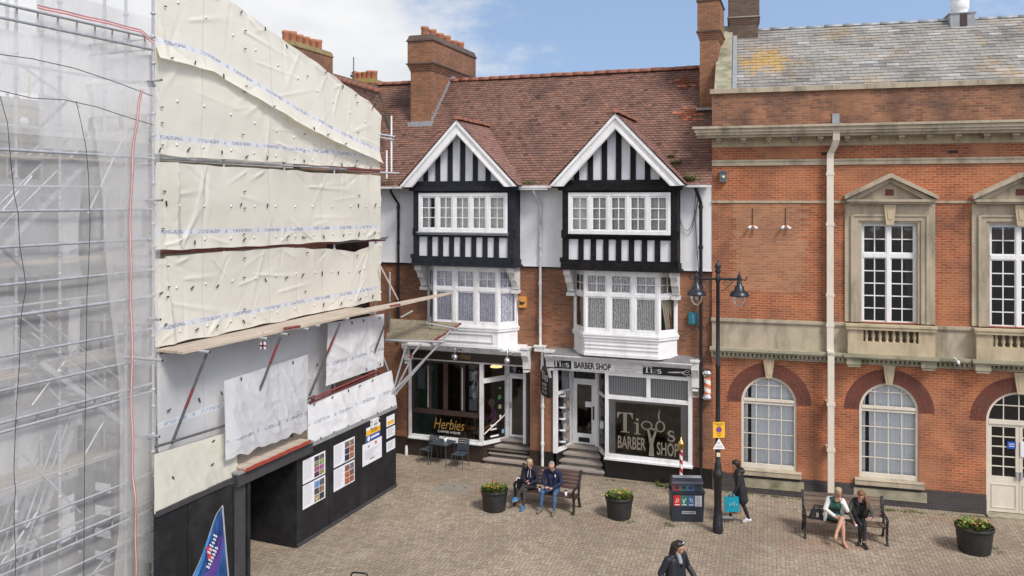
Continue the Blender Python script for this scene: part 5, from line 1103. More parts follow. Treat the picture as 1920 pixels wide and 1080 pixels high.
# ------------------------------------------------------------------ left: scaffolding wrapped in sheeting, black hoarding
YT = .8; xp = LW.x(287, YT)
lx = lambda u, y=YT: LW.x(u, y)
lz = lambda u, v, y=YT: LW.p(u, v, y)[2]
def lin(pts):                                              # piecewise linear function of x through the points
    pts = sorted(pts)
    def f(x):
        if x <= pts[0][0]: (a, b), (c, d) = pts[0], pts[1]
        elif x >= pts[-1][0]: (a, b), (c, d) = pts[-2], pts[-1]
        else:
            for (a, b), (c, d) in zip(pts, pts[1:]):
                if a <= x <= c: break
        return b+(d-b)*(x-a)/(c-a)
    return f
def pl_(*uv, y=YT): return lin([(LW.p(u, v, y)[0], LW.p(u, v, y)[2]) for u, v in uv])
tie_src = {}
def nz(a, b, c=0.0): return noise.noise(Vector((a, b, c)))
def sheet(label, mat, x0, x1, zt, zb, yf, amp=.05, seed=0, n=90, m=26, ties=(.06, .94), step=.62, disc_rows=(.1,), name='sheeting', group=None, pleat=0.0, tieoff=.02, fold=None, z_seam=False):
    root = MB(); P, U = [], []; rg = random.Random(seed*31+5); creases = []; xq = x0+.25
    while xq < x1:
        for edge, sg in ((zt(xq), -1), (zb(xq), 1)):
            for q in range(rg.choice((1, 2, 2, 3))):
                a = math.radians(rg.uniform(15, 165)); creases.append((xq+rg.uniform(-.1, .1), edge+sg*.08, math.cos(a), sg*math.sin(a), rg.uniform(.5, 1.7), rg.uniform(.025, .06), rg.uniform(-.035, .05)*min(1, amp/.05)))
        xq += step*.8
    for q in range(int((x1-x0)*.8)):
        a = rg.uniform(-.35, .35); xq = rg.uniform(x0, x1); creases.append((xq, zb(xq)+(zt(xq)-zb(xq))*rg.uniform(.15, .85), math.cos(a), math.sin(a), rg.uniform(.8, 2.6), rg.uniform(.03, .07), rg.uniform(.012, .034)))
    if n > 60: n, m = int(n*1.7), int(m*1.9)
    def yy(x, v):
        z = zb(x)+(zt(x)-zb(x))*v; rz = (z+seed*7.3)
        d = amp*1.5*nz(x*.45+rz*.2, rz*.6, seed)+amp*.12*nz(x*1.5-rz*1.1, rz*1.6+x*.6, seed+5)
        for cx_, cz_, ux_, uz_, ln_, w_, a_ in creases:
            ddx, ddz = x-cx_, z-cz_; s_ = ddx*ux_+ddz*uz_
            if -.05 < s_ < ln_:
                t_ = (ddz*ux_-ddx*uz_)/(w_*(.5+1.2*s_/ln_))
                if abs(t_) < 2.2: d += a_*math.exp(-t_*t_)*(1-s_/ln_)*min(1, s_*6+.3)
        pin = abs(math.sin(math.pi*(x/step))); e = min(abs(v), abs(1-v)); d += amp*.55*pin*math.exp(-e*9)
        if fold: q = abs(x-fold[0]-fold[3]*(1-v)); d += fold[2]*max(0, 1-q/fold[1])*(.35+.65*v)
        return yf(x, v)-d
    for j in range(m+1):
        v = j/m; P.append([]); U.append([])
        for i in range(n+1):
            x = x0+(x1-x0)*i/n; ej = .045*nz(x*1.2, seed, 1)*max(0, 1-v*8)+.035*nz(x*1.4, seed, 7)*max(0, v*8-7); P[-1].append((x, yy(x, v), zb(x)+(zt(x)-zb(x))*v+ej)); U[-1].append((x, v*(zt(x)-zb(x))))
    root.grid(P, 0, True, U)
    o = root.build(name, mat); o.location = (LW.o[0], LW.o[1], 0); o.rotation_euler = (0, 0, LW.rot); tag(o, label, 'sheeting', group)
    k = 0; x = x0+.25
    while x < x1-.1:
        for rrow, tv in enumerate(ties):
            if random.random() < .34: continue
            xx = x+random.uniform(-.16, .16); tv = tv+random.uniform(-.015, .015); zz = zb(xx)+(zt(xx)-zb(xx))*tv
            if 'tie' not in tie_src:
                mb = MB(); mb.bar((-.015, -.02, -.05), (.015, -.02, .05), .022, .022); c = mb.build('tie', m_rope, o); tie_src['tie'] = c
            else: c = tie_src['tie'].copy(); COL.objects.link(c); c.parent = o
            c.location = (xx, yy(xx, tv)-tieoff, zz); c.rotation_euler = (0, random.uniform(-1, 1), 0); c.scale = (1, 1, random.uniform(.7, 1.25))
        if k % 3 == 0 and z_seam:
            for q in range(5):
                if random.random() < .5: continue
                tv = (q+random.uniform(.2, .8))/5; zz = zb(x)+(zt(x)-zb(x))*tv; c = tie_src['tie'].copy(); COL.objects.link(c); c.parent = o; c.location = (x, yy(x, tv)-tieoff, zz); c.scale = (1.3, 1, .5)
        k += 1
        for tv in disc_rows:
            xx = x+step/2+random.uniform(-.04, .04); zz = zb(xx)+(zt(xx)-zb(xx))*(tv+.01)
            if xx > x1: continue
            if 'disc' not in tie_src:
                mb = MB(); mb.lathe([(.0, 0), (.03, 0), (.034, .01), (.0, .012)], (0, 0, 0), 12, axis=(0, -1, 0)); c = mb.build('button', m_white, o); tie_src['disc'] = c
            else: c = tie_src['disc'].copy(); COL.objects.link(c); c.parent = o
            c.location = (xx, yy(xx, tv)-tieoff*.4, zz)
        x += step
    return o
xe = lx(712)
topA = pl_((430, 3), (560, 96), (690, 190), (712, 216)); botA = pl_((287, 110), (350, 122), (392, 136), (440, 165), (490, 195), (560, 236), (625, 270), (712, 306))
g1t = pl_((287, 290), (500, 303), (712, 317)); g1b = pl_((287, 303), (400, 311), (500, 316), (600, 324), (712, 329))
g2t = pl_((287, 470), (400, 465), (540, 458), (640, 452), (712, 448)); g2b = pl_((287, 484), (400, 473), (540, 464), (620, 467), (665, 472), (712, 453))
zbo = 5.72
sheet('topmost cream scaffold sheet with a sloping upper edge and a folded sagging hem', m_tarp, xp+.02, xe, topA, lambda x: botA(x)-.0, lambda x, v: YT-.16*math.exp(-v*7)-.02, .06, 1, 110, 34, (.03, .95), .85, (.6,), z_seam=True)
sheet('large cream scaffold sheet hanging between the sagging fold and the first dark gap', m_tarp, xp+.02, xe, lambda x: botA(x)+.25, g1t, lambda x, v: YT+.03, .07, 2, 100, 28, (.06,), .85, (.10, .52), z_seam=True)
sheet('cream scaffold sheet between the two dark horizontal gaps', m_tarp, xp+.02, xe, g1b, g2t, lambda x, v: YT, .065, 3, 140, 30, (.09, .52), .85, (.1, .5), z_seam=True, fold=(lx(315), .22, .30, .25))
sheet('lowest cream scaffold sheet resting on the long boards', m_tarp, xp+.02, xe+.0, g2b, lambda x: zbo+.05, lambda x, v: YT-.02*(1-v), .06, 4, 140, 30, (.1, .6), .85, (.12, .62), z_seam=True, fold=(lx(300), .16, .24, .3))
# rolled upper hems of the sheets
hems = MB()
# scaffold
scaf = thing('scaffolding', 'tube and board scaffolding wrapped round the building on the left', 'scaffolding', frame=LW)
YI = 3.0
def tube_part(name, a, b, r=.0245, mat=None, n=8): m = MB(); m.tube([a, b], r, n); return m.build(name, mat or m_steel, scaf)
def standard(x, y, z0, z1, mat=None):
    m = MB(); m.tube([(x, y, z0), (x, y, z1)], .0245*1.25, 8); o = m.build('standard', mat or m_steel, scaf)
    m = MB(); z = z0+.4
    while z < z1: m.lathe([(.03, 0), (.055, .02), (.055, .05), (.03, .07)], (x, y, z+random.uniform(-.1, .1)), 8); z += .5
    m.build('coupler', m_steel, o); return o
for x in (xp, xp-3.6): standard(x, YT, 0, 16); standard(x, YI, 0, 15, m_steel_dark)
for k, x in enumerate((xp+2.3, xp+4.6, xp+6.9, xe-.05)): standard(x, YT+.12, 2.6, topA(x)-.05); 
standard(xp-1.75, YI, 0, 15)
# ledgers seen through the netting
for v, r in ((38, .03), (62, .03), (288, .03), (394, .028), (456, .026), (521, .026), (576, .034), (643, .026), (702, .026), (757, .03), (773, .03), (943, .026), (1000, .028), (1019, .028), (1062, .03)):
    z = lz(140, v); tube_part('ledger', (-16, YT+.0, z), (xp, YT+.0, z), r, m_steel)
for z0, z1 in ((lz(140, 38), lz(140, 62)), (lz(140, 757), lz(140, 773)), (lz(140, 1000), lz(140, 1019))):
    m = MB(); x = -15.8
    while x < xp: m.tube([(x, YT+.06, z0), (x, YT+.06, z1)], .018, 6); x += .42
    m.build('ladder_beam_rung', m_steel, scaf)
for v, r in ((140, .026), (212, .028), (275, .028), (470, .028), (535, .03), (610, .028), (690, .028), (830, .028)):
    z = lz(140, v, YI); tube_part('ledger', (-16, YI-.06, z), (xp+.1, YI-.06, z), r, m_steel_dark)
# transoms across the end, some poking out past the corner pole
for v, out in ((152, .55), (375, .6), (597, .5), (815, .45), (1044, .55)):
    z = lz(287, v); m = MB(); m.tube([(xp-.06, YI+.4, z), (xp-.06, YT-out*.55, z)], .030, 10); o = m.build('transom', m_steel, scaf); m = MB(); m.lathe([(.021, 0), (.021, .004)], (xp-.06, YT-out*.55-.002, z), 10, axis=(0, -1, 0)); m.build('tube_end', m_iron, o)
for va, vb in ((72, 92), (290, 307), (505, 525)):
    za, zb_ = lz(287, va), lz(287, vb); m = MB(); m.tube([(xp, YT, za), (xp, YI, za)], .025, 8); m.tube([(xp, YT, zb_), (xp, YI, zb_)], .025, 8)
    for k in range(5): y = YT+(YI-YT)*(k+.5)/5; m.tube([(xp, y, za), (xp, y, zb_)], .02, 6)
    m.build('ladder_beam', m_steel, scaf)
for va, vb in ((215, 240), (393, 452), (612, 670), (825, 885)):
    za, zb_ = lz(287, va), lz(287, vb); m = MB()
    for z in (za, zb_): m.tube([(xp, YT+.1, z), (xp, YI, z)], .022, 8)
    for y in (YT+.25, YT+.95, YT+1.5, YI-.3): m.box(xp-.03, xp+.03, y-.04, y+.04, zb_, za)
    m.build('guard_frame', m_steel_dark, scaf)
# more of the lattice: inner standards, guard rails and braces, all behind the netting
for k, u in enumerate((30, 78, 112, 196, 236)):
    y = (1.7, 2.3, 1.5, 1.9, 1.3)[k]; standard(lx(u, y), y, 0, 14.5, m_steel)
for k in range(10):
    z = 1.2+k*1.15; tube_part('guard_rail', (-16, 1.35+.1*(k % 3), z), (xp-.1, 1.35+.1*(k % 3), z), .024, m_steel_light)
for (a, b) in (((0, 95), (150, 200)), ((60, 330), (0, 400)), ((160, 60), (60, 160)), ((235, 250), (165, 400)), ((10, 640), (140, 780)), ((150, 640), (60, 760)), ((40, 850), (150, 960)), ((235, 720), (160, 850)), ((70, 960), (0, 1060)), ((240, 1000), (170, 1080))):
    pa, pb = LW.p(*a, 1.5), LW.p(*b, 1.5); m = MB(); m.tube([pa, pb], .022, 8); m.build('brace', m_steel_light, scaf)
# decks at every lift
for z in (lz(287, 300), lz(287, 480), zbo-.1, lz(287, 850)):
    for k in range(3): m = MB(); y = YT+.75+k*.34; m.box(-16, xp-.05, y, y+.225, z-.04, z); m.build('deck_board', m_board, scaf)
    for k in range(5): m = MB(); y = YT+.2+k*.29; m.box(xp+.1, -.4, y, y+.225, z-.04, z); m.build('deck_board', m_board_old, scaf)
# gap tubes behind the sheets
for f, mat in ((g1t, m_steel), (g2t, m_red)):
    m = MB(); m.tube([(xp, YT+.1, f(xp)-.06), (xe+.5, YT+.1, f(xe)-.06)], .028, 8); m.build('ledger', mat, scaf)
m = MB(); m.tube([(lx(655), YT+.03, g1t(lx(655))-.05), (lx(712)+.3, YT+.02, g1t(xe)-.05)], .03, 8); m.build('ledger', m_red, scaf)
m = MB(); m.tube([(lx(632), YT+.05, g2t(lx(640))-.06), (lx(712)+.55, YT+.04, g2t(xe)+.02)], .028, 8); m.build('ledger', m_steel_dark, scaf)
# stair flights inside
def stair(a, b, y0, y1):
    m = MB(); a, b = Vector(a), Vector(b)
    for y in (y0, y1):
        m.bar((a.x, y, a.z), (b.x, y, b.z), .03, .10); m.tube([(a.x, y, a.z+.45), (b.x, y, b.z+.45)], .02, 6); m.tube([(a.x, y, a.z+.9), (b.x, y, b.z+.9)], .02, 6)
    for k in range(11): q = a+(b-a)*(k+.5)/11; m.box(q.x-.11, q.x+.11, y0, y1, q.z-.015, q.z+.015)
    m.build('stair_flight', m_steel_light, scaf)
stair((lx(150, 2), 0, lz(287, 300)), (lx(-25, 2), 0, lz(287, 480)+.2), 1.7, 2.35)
stair((lx(40, 1.6), 0, zbo+.25), (lx(212, 1.6), 0, lz(287, 800)+.1), 1.3, 1.95)
stair((lx(130, 2), 0, lz(287, 800)+.1), (lx(0, 2), 0, .6), 1.9, 2.5)
for a, b in (((125, 190), (50, 262)), ((120, 580), (30, 760)), ((0, 462), (60, 520)), ((25, 975), (120, 1050)), ((230, 560), (190, 640))):
    pa, pb = LW.p(*a, 1.2), LW.p(*b, 1.2); m = MB(); m.tube([pa, pb], .03, 8); m.build('brace', m_steel_dark, scaf)
# long boards that carry the sheets' foot, splayed away from the wall at the far end
tipi = LW.loc((ray(850, 548)[0]*27.0, 27.0, CAMH+ray(850, 548)[2]*27.0))
for k in range(4):
    m = MB(); y0, y1 = YT-.8*k/4-.01, YT-.8*(k+1)/4+.01; t0, t1 = k/4, (k+1)/4
    xa, xm, xb = xp+.05, -1.4, tipi.x; fa = lambda t: tipi.y+.34*(1-t)
    m.hexa([(xa, y1, zbo-.05), (xm, y1-.28*t1, zbo-.03), (xm, y0-.28*t0, zbo-.03), (xa, y0, zbo-.05)], [(xa, y1, zbo), (xm, y1-.28*t1, zbo+.02), (xm, y0-.28*t0, zbo+.02), (xa, y0, zbo)])
    if k > 1: m.hexa([(xm, y1-.28*t1, zbo-.03), (xb, fa(t1), tipi.z-.05), (xb, fa(t0), tipi.z-.05), (xm, y0-.28*t0, zbo-.03)], [(xm, y1-.28*t1, zbo+.02), (xb, fa(t1), tipi.z), (xb, fa(t0), tipi.z), (xm, y0-.28*t0, zbo+.02)])
    m.build('walkway_board', m_board, scaf)
# bearer tubes under the boards and the raking struts
def bearer(u, v, ln=1.3, mat=None, y=-.28):
    q = LW.p(u, v, y); m = MB(); m.tube([(q.x, q.y, q.z), (q.x, q.y+ln, q.z)], .032, 10); o = m.build('bearer', mat or m_steel_light, scaf); m = MB(); m.lathe([(.024, 0), (.024, .004)], (q.x, q.y-.003, q.z), 10, axis=(0, -1, 0)); m.build('tube_end', m_iron, o)
    return q
for u, v in ((304, 676), (393, 660), (502, 635), (540, 627), (580, 617), (601, 611), (655, 598), (705, 587)): bearer(u, v, 1.1)
for (ua, va, ub, vb, mid) in ((388, 662, 322, 832, .55), (526, 632, 462, 795, .25), (638, 606, 580, 742, .35)):
    a, b = LW.p(ua, va, -.12), LW.p(ub, vb, .55); m = MB(); m.tube([a, b], .032, 8); o = m.build('raking_strut', m_steel_dark, scaf); m = MB(); m.tube([a.lerp(b, mid-.16), a.lerp(b, mid+.06)], .034, 8); m.build('red_band', m_red, o)
a, b = LW.p(728, 590, -.3), LW.p(688, 700, .5); m = MB(); m.tube([a, b], .03, 8); m.build('raking_strut', m_steel_dark, scaf)
for u, v in ((660, 330), (668, 640)): pass
m = MB(); a, b = LW.p(533, 616, -.2), LW.p(562, 612, -.22); m.tube([a, b], .036, 8); m.build('red_band', m_red, scaf)
m = MB(); a, b = LW.p(732, 574, -.55), LW.p(750, 571, -.6); m.tube([a, b], .03, 8); m.build('red_band', m_red, scaf)
# lower frame: red rail in the gap, tubes
a, b = LW.p(584, 748, .3), LW.p(712, 693, .3); m = MB(); m.tube([a, b], .035, 8); m.tube([a+Vector((0, .05, -.12)), b+Vector((0, .05, -.1))], .03, 8); m.build('ledger', m_red, scaf)
a, b = LW.p(500, 782, .35), LW.p(590, 742, .35); m = MB(); m.tube([a, b], .03, 8); m.tube([a+Vector((0, 0, -.1)), b+Vector((0, 0, -.1))], .02, 8); m.build('ledger', m_steel_dark, scaf)
a, b = LW.p(291, 838, .5), LW.p(428, 796, .5); m = MB(); m.tube([a, b], .03, 8); m.build('ledger', m_steel_dark, scaf)
# loading platform above the café
PT = [SH.at(733, 597, 28.0), SH.at(864, 605, 27.35), SH.at(807, 641, 25.9), SH.at(722, 637, 26.4)]
PTw = [LW.loc(SH.wld(q)) for q in PT]; n = 9
for k in range(n):
    t0, t1 = k/n, (k+.94)/n; A0, A1 = PTw[0].lerp(PTw[3], t0), PTw[1].lerp(PTw[2], t0); B0, B1 = PTw[0].lerp(PTw[3], t1), PTw[1].lerp(PTw[2], t1); d = Vector((0, 0, .04)); j = Vector((0, 0, random.uniform(-.008, .008)))
    m = MB(); m.hexa([B0-d+j, B1-d+j, A1-d+j, A0-d+j], [B0+j, B1+j, A1+j, A0+j]); m.build('platform_board', m_board_old, scaf)
m = MB(); m.bar(PTw[1]+Vector((0, 0, -.03)), PTw[2]+Vector((0, 0, -.03)), .05, .06); m.build('red_edge', m_red, scaf)
def wtube(name, pts, r, mat): m = MB(); m.tube([LW.loc(WO.wld(q)) for q in pts], r, 8); return m.build(name, mat, scaf)
wa = lambda u, v, t: Vector((ray(u, v)[0]*t, t, CAMH+ray(u, v)[2]*t))
wtube('bearer', [wa(722, 638, 26.2), wa(834, 641, 25.7)], .035, m_steel_light)
wtube('bearer', [wa(800, 606, 26.9), wa(858, 617, 26.6)], .03, m_steel)
wtube('raking_strut', [wa(846, 618, 26.5), wa(712, 772, 25.9)], .033, m_steel); wtube('red_band', [wa(722, 758, 25.85), wa(710, 772, 25.85)], .036, m_red)
wtube('raking_strut', [wa(828, 641, 25.8), wa(730, 742, 25.9)], .033, m_steel)
wtube('raking_strut', [wa(762, 646, 26.1), wa(731, 755, 26.2)], .03, m_steel); wtube('raking_strut', [wa(774, 667, 26.1), wa(731, 752, 26.3)], .03, m_steel)
wtube('brace', [wa(768, 672, 26.0), wa(789, 645, 25.9)], .032, m_steel_light); wtube('red_band', [wa(768, 671, 25.95), wa(773, 664, 25.95)], .035, m_red)
wtube('brace', [wa(715, 660, 26.2), wa(744, 740, 26.6)], .03, m_steel)
wtube('standard', [wa(811, 562, 26.9), wa(810, 612, 26.9)], .03, m_steel_dark); wtube('standard', [wa(731, 583, 27.0), wa(730, 620, 26.9)], .03, m_steel_dark)
wtube('standard', [wa(731, 510, 26.7), wa(731, 566, 26.7)], .028, m_steel); wtube('brace', [wa(713, 499, 26.2), wa(746, 562, 26.6)], .03, m_board)
wtube('brace', [wa(752, 595, 26.8), wa(774, 583, 26.8)], .03, m_steel_light)
# a small frame of white tubes at the far top corner
for pts in (((734, 217), (734, 322)), ((725, 282), (725, 335)), ): wtube('standard', [wa(*pts[0], 26.9), wa(*pts[1], 26.9)], .03, m_white)
for pts in (((702, 250), (740, 256)), ((708, 257), (738, 262)), ((712, 323), (748, 325))): wtube('transom', [wa(*pts[0], 26.5), wa(*pts[1], 26.9)], .028, m_steel_light)
# lower sheets
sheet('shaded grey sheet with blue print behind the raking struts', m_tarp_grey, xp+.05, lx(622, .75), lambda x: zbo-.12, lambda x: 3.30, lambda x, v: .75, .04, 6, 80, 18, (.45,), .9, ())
def quad_sheet(label, mat, TL, TR, BR, BL, amp, seed, n=70, m=40, ties=(.06, .94), step=.7, pleat=0.0):
    tl, tr, br, bl = [LW.p(*q) for q in (TL, TR, BR, BL)]; P, U = [], []; hgt = ((tl-bl).length+(tr-br).length)/2; wid = (tr-tl).length
    def pt(a, v):
        q = bl.lerp(br, a).lerp(tl.lerp(tr, a), v); x, z = q.x+seed*3.1, q.z
        d = amp*nz(x*.9, z*.9, seed)
        for k, (f, w) in enumerate(((.9, 1.0), (1.9, .6), (3.6, .35))): r = 1-abs(nz(x*f+z*f*.6, z*f*.8-x*f*.3, seed+k*4)); d += amp*w*max(0, r-.74)*3
        if pleat: d += pleat*(math.sin(q.x*7+3*nz(q.x*1.5, z, seed+2))+.5*math.sin(q.x*15+4*nz(q.x*1.5, z*.6, seed+6)))*(.4+.6*(1-v))
        e = min(v, 1-v, a, 1-a); d *= min(1, .25+e*6)
        if pleat and v < .1: q = q+Vector((0, 0, .10*nz(q.x*3, 1, seed)*(1-v*10)))
        return q+Vector((0, -d, 0))
    for jj in range(m+1): P.append([pt(i/n, jj/m) for i in range(n+1)]); U.append([(wid*i/n, hgt*jj/m) for i in range(n+1)])
    mb = MB(); mb.grid(P, 0, True, U); o = mb.build('sheeting', mat); o.location = (LW.o[0], LW.o[1], 0); o.rotation_euler = (0, 0, LW.rot); tag(o, label, 'sheeting')
    k = int(wid/step)
    for tv in ties:
        for i in range(k):
            if random.random() < .2: continue
            c = tie_src['tie'].copy(); COL.objects.link(c); c.parent = o; c.location = pt(min(.97, (i+.5+random.uniform(-.2, .2))/k), tv)-Vector((0, .02, 0)); c.rotation_euler = (0, random.uniform(-1, 1), 0)
    return o
quad_sheet('white sheet hanging under the far end of the long boards', m_tarp_white, (614, 606, .3), (720, 588, .3), (719, 686, .22), (611, 724, .22), .05, 7)
quad_sheet('crumpled white polythene draped over the doorway lintel', m_poly, (420, 714, .45), (577, 664, .45), (575, 806, -.02), (423, 864, -.02), .05, 8, 130, 90, (.96,), 1.0, pleat=.012)
quad_sheet('lower white sheet skirt pinned above the poster hoarding', m_tarp_white, (576, 758, .38), (734, 694, .38), (744, 762, .01), (577, 836, .01), .045, 10)
quad_sheet('plain cream sheet over the plain end of the hoarding', m_tarp_plain, (289, 852, .42), (441, 806, .42), (447, 902, -.01), (289, 964, -.01), .03, 11, ties=(.5, .93), step=1.0)
t = thing('hanging_tag', 'small red and white tag hanging under the long boards', 'tag', LW.wld(LW.p(493, 648, .0))); m = MB(); m.box(-.07, .07, -.01, .01, -.09, .09); m.build('card', m_paper, t); m = MB(); m.box(-.09, .09, -.014, -.01, -.02, .02); m.box(-.02, .02, -.014, -.01, -.1, .1); m.build('cross', m_red, t); m = MB(); m.tube([(0, 0, .09), (0, 0, .32)], .008, 5); m.build('string', m_rope, t)
# the building inside
wb = thing('wrapped_building', 'dark brick building half seen through the scaffold netting', 'building', frame=LW)
m = MB(); YB = 3.55; wh = []
for k in range(5): x = xp-.9-k*1.9; wh += [(x-.5, x+.5, 5.9, 7.5), (x-.5, x+.5, 8.5, 9.9), (x-.55, x+.55, .9, 2.9)]
wall(m, -16, -.5, 0, 11.2, wh, YB, .3); m.face([(-16, YB, 11.2), (-.5, YB, 11.2), (-.5, 9, 11.2), (-16, 9, 11.2)]); m.face([(-.5, YB, 0), (-.5, 9, 0), (-.5, 9, 11.2), (-.5, YB, 11.2)]); m.build('wall', plain('grimy stucco', (.50, .47, .43), .9, .15, 3, dirt=(.20, .17, .15), dsc=1.2, damt=.6), wb)
for k, h in enumerate(wh): m = MB(); m.box(h[0], h[1], YB+.2, YB+.25, h[2], h[3]); m.build('window', m_room, wb); m = MB(); m.box(h[0]-.16, h[0], YB-.06, YB, h[2]-.1, h[3]+.1); m.box(h[1], h[1]+.16, YB-.06, YB, h[2]-.1, h[3]+.1); m.build('window_column', m_stone, wb)
for z in (4.9, 7.9, 10.6): m = MB(); m.box(-16, -.5, YB-.12, YB, z, z+.3); m.build('stone_band', m_stone_grey, wb)
# sheets hung inside the netted bay
cst = lambda c: (lambda x: c)
inner = ((-60, 112, 60, 172, 2.3, 'pale inner sheet seen through the netting at top left'), (70, 300, 8, 285, 2.75, 'pale inner sheet seen through the netting under the striped tape'), (-60, 118, 335, 520, 2.6, 'pale printed inner sheet seen through the netting behind the upper stair'), (112, 150, 300, 520, 2.2, 'narrow pale inner sheet seen through the netting beside the inner pole'), (-60, 22, 560, 730, 2.7, 'pale inner sheet seen through the netting at the left edge'), (130, 152, 560, 800, 2.4, 'narrow pale inner sheet seen through the netting above the lower stair'), (-60, 148, 770, 930, 2.5, 'pale inner sheet seen through the netting behind the lower stair'), (112, 140, 930, 1010, 1.9, 'small pale sheet seen through the netting low beside the notice board'))
for i, (ua, ub, va, vb, y, lab) in enumerate(inner):
    u_ = (ua+ub)/2; sheet(lab, m_tarp_white, lx(ua, y), lx(ub, y), cst(lz(u_, va, y)), cst(lz(u_, vb, y)), lambda x, v, y=y: y, .08, 20+i, 30, 16, (.1,), .9, ())
# return sheets across the scaffold's end, behind the corner pole
def endsheet(label, mat, z0, z1, y0, y1, seed, x=None):
    m = MB(); P, U = [], []; xx = xp+.12 if x is None else x
    for j in range(15):
        v = j/14; P.append([(xx+.06*nz(y0+(y1-y0)*i/20*1.3, (z0+(z1-z0)*v)*1.2, seed)+.03*nz(i*.4, v*6, seed+3), y0+(y1-y0)*i/20, z0+(z1-z0)*v) for i in range(21)]); U.append([(y0+(y1-y0)*i/20, v*(z1-z0)) for i in range(21)])
    m.grid(P, 0, True, U); o = m.build('sheeting', mat); o.location = (LW.o[0], LW.o[1], 0); o.rotation_euler = (0, 0, LW.rot); tag(o, label, 'sheeting')
endsheet('white return sheet behind the corner pole, top one under the red tape', m_tarp_white, lz(287, 215), lz(287, 100), YT+.03, YI+.2, 31)
endsheet('white return sheet behind the corner pole, the one above the upper guard frame', m_tarp_white, lz(287, 500), lz(287, 310), YT+.03, YI+.1, 32)
endsheet('white return sheet behind the corner pole, the one above the middle guard frame', m_tarp_white, lz(287, 690), lz(287, 530), YT+.03, YI-.1, 33)
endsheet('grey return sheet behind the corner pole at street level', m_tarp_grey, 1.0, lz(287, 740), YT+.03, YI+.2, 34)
# site things behind the netting: a timber panel with four white notices
t = thing('notice_board', 'dark site notice board with white strips, seen through the netting', 'notice board', frame=LW)
x = xp-.35; m = MB(); m.box(x-.03, x+.0, 1.55, 2.15, .3, 3.05); m.build('board', m_hoard_trim, t)
for k in range(5): m = MB(); m.box(x-.04, x-.031, 1.62, 2.08, .62+k*.5, .80+k*.5); m.build('strip', m_paper, t)
t = thing('work_lamp', 'yellow cabled site lamp hanging inside the netting near the top', 'lamp', LW.wld(LW.p(45, 228, 2.2)))
m = MB(); m.ball((0, 0, 0), .09, 10); m.build('globe', m_white, t); m = MB(); m.tube([(-.5, 0, .12), (-.1, 0, .14), (.0, 0, .1)], .016, 6); m.tube([(0, 0, .1), (.1, 0, .5), (.12, 0, 1.0)], .012, 6); m.tube([(-.05, 0, .1), (-.1, .05, -.3), (-.02, 0, -.7)], .012, 6); m.build('cable', solid('yellow cable', (.62, .42, .05)), t)
# netting
def netsheet(name, label, x0, x1, z0, z1, y, mat, amp, seed, edge=None, n=60, mm=60):
    m = MB(); P = []
    for j in range(mm+1):
        v = j/mm; z = z0+(z1-z0)*v; row = []
        for i in range(n+1):
            u = i/n; x = x0(z)+(x1(z)-x0(z))*u if callable(x0) else x0+(x1-x0)*u
            d = amp*nz(x*.7, z*.5, seed)+amp*.4*nz(x*2.6+z*.3, z*.8, seed+4)+amp*.3*math.sin(x*11+2*nz(x, z*.3, seed))*math.exp(-(1-u)*4)
            row.append((x, y-d, z))
        P.append(row)
    m.grid(P); o = m.build(name, mat); o.location = (LW.o[0], LW.o[1], 0); o.rotation_euler = (0, 0, LW.rot); return tag(o, label, 'netting')
netsheet('debris_netting', 'translucent white debris netting hung over the near scaffold bay', -16.5, xp+.0, -.0, 17, YT+.13, m_net, .05, 41)
fold = lin([(0, lx(205, .6)), (2.5, lx(228, .6)), (5.2, lx(228, .6)), (7.0, lx(208, .6)), (9.5, lx(190, .6)), (11.5, lx(178, .6))])
netsheet('debris_netting', 'loose folded strip of netting along the corner pole, doubled over', lambda z: fold(z), lambda z: xp+.05, 0, 11.4, YT-.14, m_net2, .06, 47)
netsheet('debris_netting', 'upper overlapping length of netting ending in a drooping edge', lambda z: -16.0, lambda z: xp+.0, 10.2, 12.6, YT+.10, m_net2, .05, 49, mm=20)
m_redtape = solid('red webbing edge', (.44, .15, .13)); m_paletape = solid('pale webbing', (.72, .60, .58))
def strip(label, uv, w, mat, y=YT-.3, cat='webbing', name='webbing'):
    pts = [LW.p(u, v, y) for u, v in uv]; m = MB(); P = []
    fine = []
    for a, b in zip(pts, pts[1:]):
        for k in range(6): fine.append(a.lerp(b, k/6))
    fine.append(pts[-1]); up = Vector((0, 0, 1))
    for i, p in enumerate(fine):
        d = (fine[min(i+1, len(fine)-1)]-fine[max(0, i-1)]).normalized(); s_ = d.cross(Vector((0, 1, 0))).normalized()*w/2; o = Vector((0, .02*math.sin(i*.9), 0)); P.append([p+s_*q+o for q in (-1, -.3, .3, 1)])
    m.grid(P); m.mi = [(0, 1, 0)[i % 3] for i in range(len(m.f))]; o = m.build(name, mat); o.location = (LW.o[0], LW.o[1], 0); o.rotation_euler = (0, 0, LW.rot); return tag(o, label, cat)
strip('red striped edge webbing running down the netting beside the corner pole', ((266, 168), (254, 240), (247, 320), (244, 460), (247, 600), (247, 760), (249, 880), (255, 960), (254, 1085)), .065, [m_redtape, m_paletape])
strip('red striped tape sagging along the top ladder beam', ((70, 12), (130, 26), (200, 42), (262, 58), (290, 80)), .075, [m_redtape, m_paletape])
def cord(label, uv, r=.006, y=YT-.28, mat=None):
    m = MB(); m.tube([LW.p(u, v, y) for u, v in uv], r, 6); o = m.build('rope', mat or m_rope); o.location = (LW.o[0], LW.o[1], 0); o.rotation_euler = (0, 0, LW.rot); return tag(o, label, 'rope')
